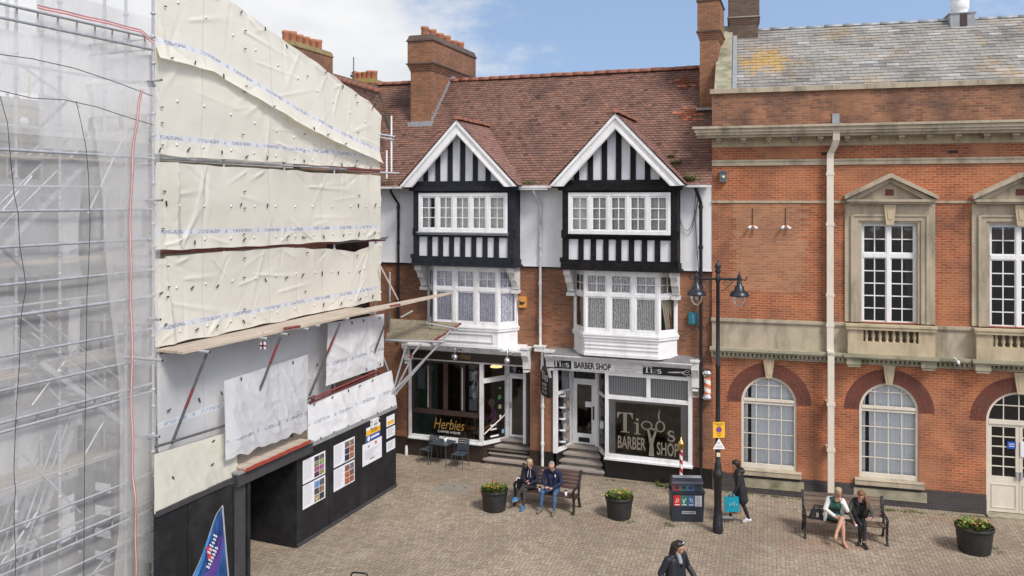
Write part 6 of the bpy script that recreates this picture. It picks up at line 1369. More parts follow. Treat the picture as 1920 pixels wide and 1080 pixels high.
cord('black rope hanging down the netting near the left edge of the picture', ((0, 180), (14, 230), (20, 300), (26, 360), (34, 400), (37, 460), (45, 510), (49, 540), (40, 590), (36, 690), (31, 760), (28, 830), (26, 880), (29, 920), (26, 970), (30, 1050), (28, 1090)))
cord('black rope hanging down the netting left of the corner pole', ((143, 190), (152, 230), (161, 275), (166, 330), (169, 420), (166, 500), (163, 560), (161, 700), (159, 830), (158, 960), (157, 1090)))
cord('thin dark cable slanting across the netting towards the corner pole', ((0, 102), (60, 110), (140, 128), (220, 155), (286, 180)), .008)
cord('dark hem rope drooping along the netting under the slanting cable', ((0, 170), (60, 184), (120, 187), (180, 200), (240, 220), (287, 234)), .008)

# ------------------------------------------------------------------ hoarding with posters
ho = thing('hoarding', 'black painted site hoarding with a doorway at the foot of the scaffold', 'hoarding', frame=LW)
ZH = 2.45; d0, d1 = LW.x(466), LW.x(556); xs_ = [LW.x(u) for u in (291, 352, 437)]; xr_ = [d1]+[LW.x(u) for u in (617, 671.5, 721)]+[0]
ed = xs_+[d0-.02]
for a, b in list(zip(ed, ed[1:]))+list(zip(xr_, xr_[1:])):
    m = MB(); j = random.uniform(-.006, .006); m.box(a+.008, b-.008, j, .05, .02, ZH); m.build('panel', m_hoard, ho)
m = MB(); m.box(xs_[0], LW.x(437), -.035, .06, ZH, ZH+.11); m.build('top_rail', m_hoard_trim, ho); m = MB(); m.box(xs_[0], d0, -.02, 0, 0, .12); m.build('skirting', m_hoard_trim, ho)
m = MB(); m.box(d1, 0, -.03, .06, ZH, ZH+.10); m.build('top_rail', m_trim_light, ho); m = MB(); m.box(d1, 0, -.025, 0, 0, .10); m.build('skirting', m_hoard_trim, ho)
for u0, u1, o_ in ((438, 458, .03), (461, 466.5, .05)): m = MB(); m.box(LW.x(u0), LW.x(u1), -o_, .1, 0, ZH-.1); m.build('door_post', m_hoard_trim if o_ < .04 else m_hoard, ho)
m = MB(); m.box(LW.x(437), LW.x(579)+.0, -.13, .1, 2.34, 2.62); lt = m.build('lintel', m_hoard_trim, ho); m = MB(); m.box(LW.x(437), LW.x(579), -.16, .2, 2.62, 2.66); m.build('capping', m_trim_light, lt)
m = MB(); m.box(d1, d1+.06, 0.05, 2.6, 0, 2.5); m.box(d1-.015, d1, 0.05, 2.6, .0, .12); m.box(d0-.06, d0-.02, .05, 2.6, 0, 2.5); m.box(d0-.06, d1+.06, 2.6, 2.7, 0, 2.5); m.box(d0-.06, d1+.06, .05, 2.7, 2.5, 2.55); m.box(d1-.004, d1+.0, 1.55, 1.57, 0, 2.5); m.build('passage', m_hoard, ho)
m = MB(); m.box(-.05, 0.0, .05, 2.2, 0, ZH); m.build('panel', m_hoard, ho)
# planks with red painted ends lying over the lintel
for k in range(8):
    x0 = LW.x(449)+(LW.x(570)-LW.x(449))*k/8; t = thing('scaffold_plank', ('pale red-ended plank lying over the doorway lintel, %s from the camera' % ('nearest', 'second', 'third', 'fourth', 'fifth', 'sixth', 'seventh', 'farthest')[k]), 'plank', LW.wld((x0, -.1, 2.67)), LW.rot, 'red-ended planks over the doorway')
    w = (LW.x(570)-LW.x(449))/8-.015; z = random.uniform(.005, .03); m = MB(); m.box(0, w, -.10, .75, z, z+.045); m.build('board', m_board, t); m = MB(); m.box(-.003, w+.003, -.13, -.10, z-.03, z+.05); m.box(0, w, -.102, .75, z-.04, z-.0); m.build('red_end', plain('red plank end', (.34, .05, .03), .6, .3, 9), t)
# posters
def poster(label, q, mat=None, cat='poster', build=None, name='poster'):
    a = LW.p(*q[0]); b = LW.p(*q[1]); c = LW.p(*q[2]); x0, x1 = a.x, b.x; z1 = (a.z+b.z)/2; z0 = (c.z+LW.p(*q[3]).z)/2
    t = thing(name, label, cat, LW.wld((x0, -.012, z0)), LW.rot); m = MB(); m.box(0, x1-x0, -.004, .003, 0, z1-z0); m.build('sheet', mat or m_paper, t)
    if build: build(t, x1-x0, z1-z0)
    return t
pals = [[(.10, .03, .05), (.45, .10, .20), (.20, .22, .10), (.05, .05, .06), (.30, .28, .10), (.35, .12, .25), (.25, .35, .12), (.15, .10, .08)], [(.03, .03, .06), (.05, .05, .12), (.20, .15, .12), (.35, .18, .08), (.40, .12, .05), (.30, .22, .15)], [(.45, .35, .18), (.10, .09, .08), (.15, .30, .55), (.05, .05, .06), (.30, .18, .12), (.12, .12, .14)], [(.40, .12, .06), (.50, .16, .05), (.25, .12, .08), (.35, .12, .06), (.20, .10, .08), (.22, .20, .20)]]
pm = {}
def photos(pal, cols=2, rows=4, x0=.50):
    def f(t, w, h):
        m = MB()
        n = 13
        for k in range(n): z = h*(.93-.84*k/n); m.box(w*.05, w*(.42 if k % 4 else .36)*random.uniform(.85, 1.05), -.0055, -.004, z, z+h*.012)
        m.build('text_lines', m_greyink, t)
        for i in range(cols):
            for j in range(rows):
                c = pals[pal][(i*rows+j) % len(pals[pal])]; key = (pal, (i*rows+j) % len(pals[pal]))
                if key not in pm: pm[key] = plain('picture %d %d' % key, c, .5, .9, 14)
                m = MB(); a = w*(x0+.23*i); z = h*(.05+.9*j/rows); m.box(a, a+w*.215, -.0055, -.004, z, z+h*.9/rows*.92); m.build('picture', pm[key], t)
    return f
poster('upper white exhibition sheet with eight small pictures next to the doorway', ((567, 864), (609, 845), (567, 907), (609, 889)), build=photos(0, 2, 4))
poster('lower white exhibition sheet with an arched picture next to the doorway', ((567, 910), (609, 892), (567, 955), (609, 934)), build=photos(2, 2, 3))
poster('upper white sheet with people photographs on the second hoarding panel', ((625, 835), (664, 819), (625, 876), (664, 860)), build=photos(1, 2, 3, .52))
poster('lower white sheet with orange photographs on the second hoarding panel', ((625, 880), (664, 863), (625, 922), (664, 902)), build=photos(3, 2, 3, .52))
def rights(t, w, h):
    m = MB()
    for k in range(7): m.box(w*.1, w*random.uniform(.5, .9), -.0055, -.004, h*(.62-.06*k), h*(.635-.06*k))
    m.box(w*.26, w*.36, -.0055, -.004, h*.76, h*.86); m.build('text_lines', m_greyink, t); m = MB(); put(m, [disc(w*.68, h*.85, w*.05)], lambda a, b, c: (a, -.004-c, b), 1); m.build('red_seal', solid('seal red', (.6, .05, .04)), t); m = MB(); m.box(w*.36, w*.62, -.0055, -.004, h*.16, h*.22); m.build('crest', solid('olive', (.25, .25, .08)), t)
poster('plain white notice with a red seal on the third hoarding panel', ((679, 834), (715, 818), (679, 874), (715, 858)), build=rights)
def safety(t, w, h):
    m = MB(); m.box(0, w, -.0055, -.004, h*.42, h*.80); m.build('yellow_field', m_yellow, t); m = MB(); m.box(0, w, -.0055, -.004, 0, h*.42); m.build('blue_field', m_signblue, t)
    m = MB(); text_into(m, 'SITE SAFETY', lambda a, b, c: (w*.28+a, -.0055-c, h*.58+b), h*.08, w*.6); m.build('lettering', m_ink, t)
    m = MB(); put(m, [disc(w*.16, h*.2, w*.1)], lambda a, b, c: (a, -.0055-c, b), 1); m.box(w*.32, w*.92, -.007, -.0055, h*.14, h*.28); m.build('white_symbol', m_paper, t)
poster('yellow and blue site safety sign on the third hoarding panel', ((686, 803), (712, 792), (686, 829), (712, 818)), build=safety, cat='sign', name='safety_sign')
t = thing('leaflet_box', 'small white box above the site safety sign on the hoarding', 'box', LW.wld(LW.p(700, 793, -.02)), LW.rot); m = MB(); m.box(-.17, .17, -.08, 0, -.10, .10); m.box(-.19, .19, -.1, .0, .10, .12); m.build('case', m_white, t); m = MB(); m.box(-.1, .1, -.084, -.08, -.05, .02); m.build('window', m_lead, t)
def yel(t, w, h): m = MB(); m.box(w*.1, w*.9, -.0055, -.004, h*.12, h*.5); m.build('yellow_field', m_yellow, t)
poster('white and yellow warning sign at the far end of the hoarding, topmost', ((724, 782), (739, 775), (724, 801), (739, 794)), build=yel, cat='sign', name='warning_sign')
def lines(t, w, h):
    m = MB()
    for k in range(5): m.box(w*.12, w*random.uniform(.6, .9), -.0055, -.004, h*(.8-.14*k), h*(.84-.14*k))
    m.build('text_lines', m_greyink, t)
poster('white planning notice at the far end of the hoarding, middle one', ((724, 804), (740, 797), (724, 823), (740, 815)), build=lines)
poster('white notice at the far end of the hoarding, lowest one', ((724, 829), (740, 822), (724, 850), (740, 838)), build=lines)

# ------------------------------------------------------------------ houses behind
nh = thing('distant_house', 'brick house behind the scaffold, only its pot-topped chimneys showing', 'house', frame=Frame((SH.o[0], SH.o[1]), -19.46))
q = SH.at(548, 80, 36.0); q2 = SH.at(621, 112, 36.0)
r_side = ray(620, 110); O = SH.loc((0, 0, CAMH)); D = SH.loc((r_side[0], 1, CAMH))-O; y_end = O.y+D.y*((q.x-O.x)/D.x)
zc_ = SH.at(548, 78, 36.0).z
stack('chimney', SH, q.x-1.0, q.x, q.y, y_end, 6, zc_+.05, m_brick_chimney, nh, over=.09, capz=zc_-1.5, pots=6, ph=.55, potr=.17, caps=plain('lichen cap', (.27, .20, .09), .9, .3, 4))
qb = SH.at(705, 158, 40); qa = SH.at(640, 150, 40); stack('chimney', SH, qa.x+.3, qb.x, qa.y, qa.y+1.2, 6, SH.at(700, 150, 40).z+.02, m_brick_chimney, nh, over=.05, capz=12.6, pots=5, ph=.42, potr=.16, caps=plain('lichen cap two', (.30, .22, .07), .9, .3, 4), along='x')
m = MB(); ax = SH.at(663, 140, 40); m.tube([ax-Vector((0, 0, 1.0)), ax+Vector((0, 0, .85))], .03, 6); m.tube([ax+Vector((-.12, 0, .1)), ax+Vector((.1, 0, .16))], .02, 6); m.ball(ax+Vector((-.1, 0, -.05)), .08, 8); m.build('aerial', m_steel_dark, nh)
m = MB(); hx0, hx1, hy0, hy1 = q.x-6, qb.x+1, q.y-1.2, qa.y+3; m.box(hx0, hx1, hy0, hy1, 0, 9.6); m.build('wall', m_brick_shop, nh)
m = MB(); zc2 = 12.2; ym = (hy0+hy1)/2; m.mesh([(hx0, hy0, 9.6), (hx1, hy0, 9.6), (hx1, hy1, 9.6), (hx0, hy1, 9.6), (hx0, ym, zc2), (hx1, ym, zc2)], [(0, 1, 5, 4), (2, 3, 4, 5), (1, 2, 5), (3, 0, 4)]); m.build('roof', m_tile, nh)

# ------------------------------------------------------------------ street furniture
def at_ground(u, v): return ground(u, v)
RB = R(-13)
# benches: iron ends, wooden slats
def bench(label, loc, rz, ln, wood, n_back=5):
    t = thing('park_bench', label, 'bench', loc, rz, 'slatted benches on the paving'); h = ln/2
    for k in range(5): y = -.24+.105*k; m = MB(); m.box(-h+.02, h-.02, y, y+.085, .425-.012*k+.0, .455-.012*k); m.build('seat_slat', wood, t)
    for k in range(n_back):
        z = .53+.098*k; y = .235+.042*k; m = MB(); m.hexa([(-h+.02, y, z), (h-.02, y, z), (h-.02, y+.03, z), (-h+.02, y+.03, z)], [(-h+.02, y+.034, z+.08), (h-.02, y+.034, z+.08), (h-.02, y+.064, z+.08), (-h+.02, y+.064, z+.08)]); m.build('back_slat', wood, t)
    for s in (-1, 1):
        x = s*h; m = MB()
        def path(p, w): 
            for a, b in zip(p, p[1:]): m.bar((x, a[0], a[1]), (x, b[0], b[1]), .055, w)
        path([(-.30, 0), (-.25, .12), (-.22, .30), (-.27, .42)], .07); path([(.34, 0), (.28, .14), (.22, .32), (.22, .45)], .07); path([(-.27, .41), (.22, .38)], .06)
        path([(.22, .40), (.26, .62), (.35, .85), (.44, 1.0)], .065); path([(-.27, .42), (-.29, .60), (-.26, .66), (-.1, .67), (.10, .64), (.27, .66)], .05)
        m.tube([(x-.032, .45, .99), (x+.032, .45, .99)], .05, 10); m.tube([(x-.034, -.29, .64), (x+.034, -.29, .64)], .045, 10); m.tube([(x-.03, -.30, .03), (x+.03, -.30, .03)], .05, 10); m.tube([(x-.03, .34, .03), (x+.03, .34, .03)], .05, 10)
        m.build('end_frame', m_iron, t)
    return t
gA, gB = at_ground(962, 948), at_ground(1082, 966)
d = gB-gA; RB1 = math.atan2(d.y, d.x); ctr = (gA+gB)/2
B1 = bench('dark brown slatted bench in front of the shop steps', ctr+Vector((.08, .28, 0)), RB1, 1.80, m_bench_wood)
gA, gB = at_ground(1513, 1009), at_ground(1661, 1023); d = gB-gA; RB2 = math.atan2(d.y, d.x); ctr2 = (gA+gB)/2
B2 = bench('weathered slatted bench with flaking paint near the cream downpipe', ctr2+Vector((.06, .27, 0)), RB2, 2.02, m_bench_worn)
# round planters
def planter(label, u, v, dia, h, seed, fl):
    random.seed(seed); P = at_ground(u, v); t = thing('planter', label, 'planter', P, 0, 'round black planters'); r = dia/2
    m = MB(); m.lathe([(r*.80, 0), (r*.82, .03), (r*.95, h-.10), (r*.95, h-.085), (r, h-.08), (r*1.01, h-.01), (r*.985, h), (r*.95, h), (r*.93, h-.06), (0, h-.055)], (0, 0, 0), 40); m.build('tub', m_potblack, t)
    m = MB(); m.lathe([(r*.93, h-.06), (r*.7, h-.02), (0, h+.03)], (0, 0, 0), 24); m.build('soil', m_soil, t)
    m = MB()
    for k in range(300):
        a, q = random.uniform(0, 6.28), r*.82*math.sqrt(random.random()); b = Vector((q*math.cos(a), q*math.sin(a), h-.03+random.uniform(0, .05)*(1.2-q/r))); d_ = Vector((math.cos(a+random.gauss(0, .9)), math.sin(a+random.gauss(0, .9)), random.uniform(.25, 1.5))).normalized(); l = random.uniform(.06, .17); s = d_.cross(Vector((0, 0, 1))).normalized()*l*random.uniform(.22, .4); e = b+d_*l
        c = random.random(); m.face([b, b+d_*l*.5+s, e, b+d_*l*.5-s], 0, False, c)
    m.build('leaves', m_leaf, t); m = MB(); n = MB()
    for k in range(fl):
        a, q = random.uniform(0, 6.28), r*.75*math.sqrt(random.random()); c = Vector((q*math.cos(a), q*math.sin(a), h+random.uniform(.05, .12))); (n if k % 4 else m).ball(c, (.02, .02, .016), 7)
        if k % 3 == 0: n.ball(c+Vector((.03, .01, -.01)), (.022, .02, .016), 7)
    n.build('yellow_flowers', m_flower_yel, t)
    for k in range(max(2, fl//4)):
        a, q = random.uniform(0, 6.28), r*.4*random.random(); b = Vector((q*math.cos(a), q*math.sin(a), h)); hh = random.uniform(.12, .30) if fl == 12 else random.uniform(.06, .12); m.tube([b, b+Vector((.02, 0, hh))], [.006, .015], 5)
    m.build('red_flowers', m_flower_red, t); return t
planter('black tub of red tulips and yellow pansies at the left end of the first bench', 927, 955, .80, .60, 3, 12)
planter('black tub of leafy plants standing between the bench and the recycling bin', 1161, 969, .80, .60, 5, 7)
planter('black tub of yellow and orange pansies at the right edge, by the cream doors', 1827, 1033, .92, .66, 8, 16)
random.seed(11)
# recycling bin
P = at_ground(1289, 976); t = thing('recycling_bin', 'navy recycling bin with red, green, blue and white slots and labels', 'recycling bin', P+Vector((0, .15, 0)), R(-3))
m_binbody = plain('bin plastic', (.022, .026, .040), .4, .15, 9, dirt=(.09, .09, .09), dsc=3, damt=.25)
w, dp_ = .46, .27; m = MB(); m.hexa([(-w+.03, -dp_+.02, .0), (w-.03, -dp_+.02, .0), (w-.03, dp_, .0), (-w+.03, dp_, .0)], [(-w, -dp_, .80), (w, -dp_, .80), (w, dp_, .80), (-w, dp_, .80)])
m.box(-w-.015, w+.015, -dp_-.02, dp_+.01, .80, .845); bd = m.build('body', m_binbody, t)
m = MB(); pr = [(-dp_+.05, .845), (-dp_+.09, 1.03), (-dp_+.0, 1.06), (-dp_+.03, 1.12), (-dp_+.16, 1.17), (dp_-.1, 1.15), (dp_, 1.05), (dp_, .845)]
V = [(-w+.03, y, z) for y, z in pr]+[(w-.03, y, z) for y, z in pr]; n_ = len(pr); m.mesh(V, [tuple(range(n_)), tuple(range(2*n_-1, n_-1, -1))]+[(i, i+n_, (i+1) % n_+n_, (i+1) % n_) for i in range(n_)]); m.build('hood', m_binbody, t)
m = MB(); m.slab([(-w+.08, -dp_+.2), (w-.08, -dp_+.2), (w-.08, dp_-.12), (-w+.08, dp_-.12)], 1.155, 1.168)
for k in range(9): x = -w+.12+k*.09; m.box(x, x+.04, -dp_+.22, dp_-.14, 1.165, 1.175)
m.build('stubber_plate', m_lead, t)
cols = [((.42, .02, .02), (.50, .02, .02), 'red'), ((.03, .17, .12), (.03, .15, .11), 'green'), ((.05, .14, .33), (.05, .12, .25), 'blue'), ((.02, .02, .02), (.50, .50, .50), 'white')]
for k, (c1_, c2_, nm) in enumerate(cols):
    x0 = -w+.07+k*.195; x1 = x0+.18; fz = lambda z: -dp_+.05+(z-.845)*.215-.004
    m = MB()
    for a, b, c, d_ in ((x0, x1, .865, .885), (x0, x1, .99, 1.01), (x0, x0+.02, .885, .99), (x1-.02, x1, .885, .99)): m.hexa([(a, fz(c)-.015, c), (b, fz(c)-.015, c), (b, fz(c)+.03, c), (a, fz(c)+.03, c)], [(a, fz(d_)-.015, d_), (b, fz(d_)-.015, d_), (b, fz(d_)+.03, d_), (a, fz(d_)+.03, d_)])
    so = m.build('slot', plain('slot '+nm, c1_, .4, .1, 9), t); m = MB(); m.face([(x0+.02, fz(.885)-.002, .885), (x1-.02, fz(.885)-.002, .885), (x1-.02, fz(.99)-.002, .99), (x0+.02, fz(.99)-.002, .99)]); m.build('opening', m_signblack, so)
    fy = lambda z: -dp_+.02-(z/.8)*.02-.003
    m = MB(); m.hexa([(x0, fy(.44)-.002, .44), (x1+.008, fy(.44)-.002, .44), (x1+.008, fy(.44)+.02, .44), (x0, fy(.44)+.02, .44)], [(x0, fy(.74)-.002, .74), (x1+.008, fy(.74)-.002, .74), (x1+.008, fy(.74)+.02, .74), (x0, fy(.74)+.02, .74)]); lo = m.build('label', plain('label '+nm, c2_, .45, .06, 9), t)
    m = MB(); pf = lambda a, b, c, x0=x0: (x0+a, fy(.44)-.006-c-.02*b, .44+b)
    ic = [ribbon([(.05, .1), (.1, .22), (.14, .2), (.12, .12), (.06, .13)], .014), ribbon([(.05, .2), (.09, .13), (.14, .22)], .02)+[disc(.08, .11, .02)], ribbon([(.05, .22), (.12, .2), (.14, .11), (.08, .13), (.05, .22)], .014), [rect(.07, .13, .10, .105), rect(.065, .072, .1, .22), rect(.125, .132, .1, .22), rect(.06, .14, .22, .232)]][k]
    put(m, ic+[rect(.03, .16, .035, .055)], pf, 1); m.build('symbol', m_paper if k < 3 else m_greyink, lo)
m = MB(); y = -dp_+.012; m.box(-.16, .22, y-.008, y+.02, .23, .30); nm_ = m.build('name_plate', solid('silver plate', (.42, .43, .44)), t); m = MB()
for k in range(9): m.box(-.14+k*.037, -.14+k*.037+.026, y-.011, y-.008, .25, .28)
m.build('lettering', m_ink, nm_)
# lamp post with two lanterns
P = at_ground(1346, 998); t = thing('lamp_post', 'tall black iron lamp post with two hanging lanterns on a cross arm', 'lamp post', P, R(-12))
zt = CAMH-(490-HY)/FPX*P.y; za = CAMH-(523-HY)/FPX*P.y
m = MB(); m.lathe([(.135, 0), (.135, .24), (.12, .27), (.12, .42), (.105, .46), (.10, .60)], (0, 0, 0), 24); m.build('base', m_iron, t)
m = MB(); m.lathe([(.10, .60), (.10, 1.45), (.12, 1.48), (.14, 1.53), (.14, 1.62), (.11, 1.66), (.10, 1.74), (.085, 1.78), (.095, 1.84), (.068, 1.88), (.06, 3.6), (.058, 4.45), (.072, 4.47), (.072, 4.53), (.056, 4.56), (.05, za-.1), (.065, za-.08), (.065, za+.08), (.05, za+.1), (.05, zt-.3)], (0, 0, 0), 20); m.build('column', m_iron, t)
m = MB(); m.lathe([(.07, zt-.3), (.09, zt-.27), (.055, zt-.22), (.085, zt-.15), (.06, zt-.06), (.02, zt-.03), (.03, zt), (0, zt+.04)], (0, 0, 0), 14); m.build('finial', m_iron, t)
m = MB(); m.tube([(-.62, 0, za), (.62, 0, za)], .034, 10)
for s in (-1, 1):
    m.tube([(s*.07, 0, za-.32), (s*.16, 0, za-.3), (s*.27, 0, za-.2), (s*.42, 0, za-.04)], .012, 6); m.tube([(s*.2+.06*math.cos(a), 0, za-.12+.06*math.sin(a)) for a in [i*.7 for i in range(9)]], .009, 5); m.tube([(s*.33+.035*math.cos(a), 0, za-.075+.035*math.sin(a)) for a in [i*.7 for i in range(9)]], .008, 5)
    m.tube([(s*.55, 0, za), (s*.72, 0, za-.02), (s*.76, 0, za+.04), (s*.72, 0, za+.07)], .018, 6)
m.build('arm', m_iron, t)
for s in (-1, 1):
    x = s*.56; m = MB(); m.lathe([(0, za+.24), (.02, za+.2), (.012, za+.16), (.05, za+.1), (.06, za+.03), (.045, za-.04), (.07, za-.08), (.07, za-.16), (.12, za-.19), (.13, za-.27), (.15, za-.30), (.21, za-.33), (.26, za-.42), (.265, za-.45), (.23, za-.45), (.12, za-.36), (0, za-.36)], (x, 0, 0), 24); lo = m.build('lantern', m_ironblue, t)
    m = MB(); m.lathe([(.165, za-.44), (.16, za-.52), (.12, za-.64), (.05, za-.72), (0, za-.735)], (x, 0, 0), 18); m.build('glass_bowl', m_bowl if 'm_bowl' in globals() else m_glass, lo)
    m = MB(); m.ball((x, 0, za-.5), (.05, .05, .08), 10); m.build('bulb', m_cream, lo)
def on_post(u, v): return CAMH-(v-HY)/FPX*(P.y-.1)
zs = on_post(1347, 806); t2 = thing('parking_sign', 'square yellow no-waiting sign fixed to the black lamp post', 'sign', P+Vector((.0, -.10, zs)), R(2))
m = MB(); m.box(-.16, .16, -.012, .0, -.21, .21); m.build('plate', m_yellow, t2); m = MB(); put(m, [disc(0, 0.01, .072, 20)], lambda a, b, c: (a, -.014-c, b), 1, 0); put(m, circ(0, .01, .078, .078, .018)+ribbon([(-.05, .06), (.05, -.04)], .018), lambda a, b, c: (a, -.016-c, b), 1, 1); m.build('symbol', [m_signblue, solid('sign red', (.5, .03, .03))], t2)
m = MB(); text_into(m, 'Pedestrian', lambda a, b, c: (a-.125, -.013-c, b+.145), .045, .25); text_into(m, 'Zone', lambda a, b, c: (a-.06, -.013-c, b+.095), .04, .12); text_into(m, 'At any', lambda a, b, c: (a-.075, -.013-c, b-.12), .04, .15); text_into(m, 'time', lambda a, b, c: (a-.05, -.013-c, b-.17), .04, .1); m.build('lettering', m_ink, t2)
zs = on_post(1347, 833); t2 = thing('triangle_sign', 'small white triangular sign under the yellow one on the lamp post', 'sign', P+Vector((.0, -.12, zs)), R(2))
m = MB(); m.prism([(-.165, -.12), (.165, -.12), (0, .17)], -.012, 0); m.build('plate', m_signwhite, t2); m = MB(); put(m, [rect(-.05, -.0, .03, .055), rect(-.08, .08, -.03, -.022), rect(-.09, .09, -.055, -.047), rect(-.1, .1, -.08, -.072), disc(.01, .05, .014)], lambda a, b, c: (a, -.012-c, b), 1); m.build('lettering', m_greyink, t2)
t2 = thing('sticker', 'small cream sticker on the lamp post below the triangular sign', 'sticker', P+Vector((-.01, -.168 if False else -.098, on_post(1346, 853))), 0); m = MB(); m.box(-.045, .05, -.006, .03, -.05, .05); m.build('paper', m_cream, t2); m = MB(); m.box(-.02, .03, -.008, -.006, -.03, .0); m.build('motif', m_yellow, t2)
# café table and chairs
Pt = ground(831, 829, .73); Pt.z = 0; t = thing('cafe_table', 'square dark metal table in front of the café window', 'table', Pt, R(-28))
m = MB(); m.box(-.33, .33, -.33, .33, .71, .735); m.build('tabletop', m_petrol, t)
for a in (-1, 1):
    for b in (-1, 1): m = MB(); m.tube([(a*.27, b*.27, .71), (a*.31, b*.31, 0)], .014, 8); m.build('leg', m_petrol, t)
t = thing('flower_pot', 'small white pot with a green plant on the café table', 'plant pot', Pt+Vector((.06, .12, .735)), 0); m = MB(); m.lathe([(.05, 0), (.065, .11), (.058, .11), (.05, .09), (0, .09)], (0, 0, 0), 14); m.build('pot', m_white, t)
m = MB()
for k in range(26): a = random.uniform(0, 6.28); d_ = Vector((math.cos(a)*.5, math.sin(a)*.5, 1)).normalized(); b = Vector((0, 0, .09)); e = b+d_*random.uniform(.06, .12); s = d_.cross(Vector((0, 0, 1))).normalized()*.015; m.face([b, b+(e-b)*.5+s, e, b+(e-b)*.5-s], 0, False, random.random())
m.build('leaves', m_leaf, t)
def cafe_chair(label, P, rz):
    t = thing('cafe_chair', label, 'chair', P, rz, 'dark café chairs')
    m = MB()
    for k in range(5): y = -.21+k*.088; m.box(-.21, .21, y, y+.078, .44+.006*abs(k-2), .455+.006*abs(k-2))
    m.build('seat', m_petrol, t); m = MB()
    for k in range(6): z = .50+k*.062; y = .23+k*.018; m.box(-.21, .21, y, y+.014, z, z+.054)
    m.build('backrest', m_petrol, t)
    for s in (-1, 1):
        m = MB(); m.tube([(s*.2, -.2, .45), (s*.22, -.24, 0)], .012, 8); m.build('leg', m_petrol, t); m = MB(); m.tube([(s*.2, .34, .88), (s*.2, .24, .5), (s*.2, .22, .44), (s*.22, .27, 0)], .012, 8); m.build('leg', m_petrol, t)
    return t
q = ground(862, 851, .45); q.z = 0; cafe_chair('dark slatted metal chair on the right of the café table', q, R(-22))
q = ground(803, 842, .45); q.z = 0; cafe_chair('dark slatted metal chair on the left of the café table', q, R(-38))
# tubular hoop stand at the bottom edge
q = ground(674, 1074, .82); t = thing('tubular_stand', 'black tubular hoop at the bottom edge of the picture', 'stand', Vector((q.x, q.y, 0)), R(-10))
m = MB(); m.tube([(-.22, 0, 0), (-.2, 0, .74), (-.17, 0, .80), (-.12, 0, .82), (.12, 0, .82), (.17, 0, .80), (.2, 0, .74), (.22, 0, 0)], .02, 10); m.build('hoop', m_iron, t); m = MB(); m.tube([(-.2, .0, .70), (.2, .0, .70)], .012, 8); m.tube([(-.2, 0, .3), (.2, 0, .3)], .012, 8); m.build('crossbar', m_iron, t)
for s in (-1, 1): m = MB(); m.box(s*.22-.03, s*.22+.03, -.2, .2, 0, .02); m.build('foot', m_iron, t)
# sail flag in front of the hoarding
DF = 16.6; fp = lambda u, v, t=DF: Vector((ray(u, v)[0]*t, t, CAMH+ray(u, v)[2]*t)); ap = fp(416, 950)
t = thing('sail_flag', 'blue fin-shaped advertising flag with a purple flash in front of the hoarding', 'flag', Vector((ap.x, ap.y, 0)), 0)
lo = lambda u, v: fp(u, v)-Vector((ap.x, ap.y, 0))
lft = lin([(0.0, 416), (6, 411), (20, 403), (45, 395), (70, 387), (100, 376), (130, 362), (160, 350), (200, 335), (260, 322), (330, 318)]); rgt = lin([(0, 417), (5, 418), (330, 440)])
P_, U_ = [], []
for k in range(41):
    s = 330*k/40; a, b = lo(lft(s), 950+s), lo(rgt(s), 950+s); P_.append([a.lerp(b, i/14)+Vector((0, .04*math.sin(k*.5+i*.5)+.02*nz(k*.3, i*.4, 2), 0)) for i in range(15)]); U_.append([(i/14, k/40) for i in range(15)])
g = NG('flag cloth'); ob = g.obj(); uv = g.n('ShaderNodeUVMap').outputs[0]; sp = g.n('ShaderNodeSeparateXYZ', {0: uv})
c = g.mix(g.ramp(g.noise(g.scalev(ob, 6, 1, .8), 1.6, 4), (.4, 0), (.65, 1)), (.012, .035, .13, 1), (.035, .12, .36, 1))
dgl = g.math('SUBTRACT', sp.outputs[0], g.math('ADD', .62, g.math('MULTIPLY', g.math('SUBTRACT', sp.outputs[1], .3), -1.3))); ms_ = g.math('MULTIPLY', g.math('LESS_THAN', g.math('ABSOLUTE', dgl), .17), g.math('MULTIPLY', g.math('GREATER_THAN', sp.outputs[1], .17), g.math('LESS_THAN', sp.outputs[1], .42)))
c = g.mix(ms_, c, (.10, .05, .25, 1)); edge = g.math('LESS_THAN', sp.outputs[0], .12); c = g.mix(edge, c, (.05, .24, .60, 1)); g.link(c, g.b.inputs['Base Color']); g.b.inputs['Roughness'].default_value = .5
m = MB(); m.grid(P_, 0, True, U_); m.build('cloth', g.m, t)
m = MB()
for (u, v, dx, dy, n) in ((398, 1035, 6.5, -17, 6), (396, 1062, 8, -19, 7)):
    for k in range(n):
        f = k/n; l_ = (1.0, .8, 1.15, .8, .8, 1.1, .8)[k]; a = lo(u+dx*2.2*f, v+dy*2.2*f)-Vector((0, .085, 0)); b = lo(u+dx*2.2*f-6*l_, v+dy*2.2*f-4.0*l_)-Vector((0, .085, 0)); m.bar(a, b, .010, .026); c_ = lo(u+dx*2.2*f-6*l_*.4+dx*.12, v+dy*2.2*f-4*l_*.4+dy*.12)-Vector((0, .085, 0)); m.bar(a.lerp(b, .4), c_, .010, .02)
m.build('white_writing', m_paper, t); m = MB(); a, b = lo(396, 1045), lo(393, 1022); m.bar(a-Vector((0, .07, 0)), b-Vector((0, .07, 0)), .01, .08); m.build('red_flash', solid('flag red', (.55, .04, .06)), t)
m = MB(); m.tube([lo(417, 948), lo(421, 1000), lo(428, 1080), lo(437, 1200), lo(444, 1300)], .018, 8); pts = [lo(lft(s), 950+s) for s in range(0, 330, 15)]; m.tube(pts, .012, 6); m.build('pole', m_steel_light, t)
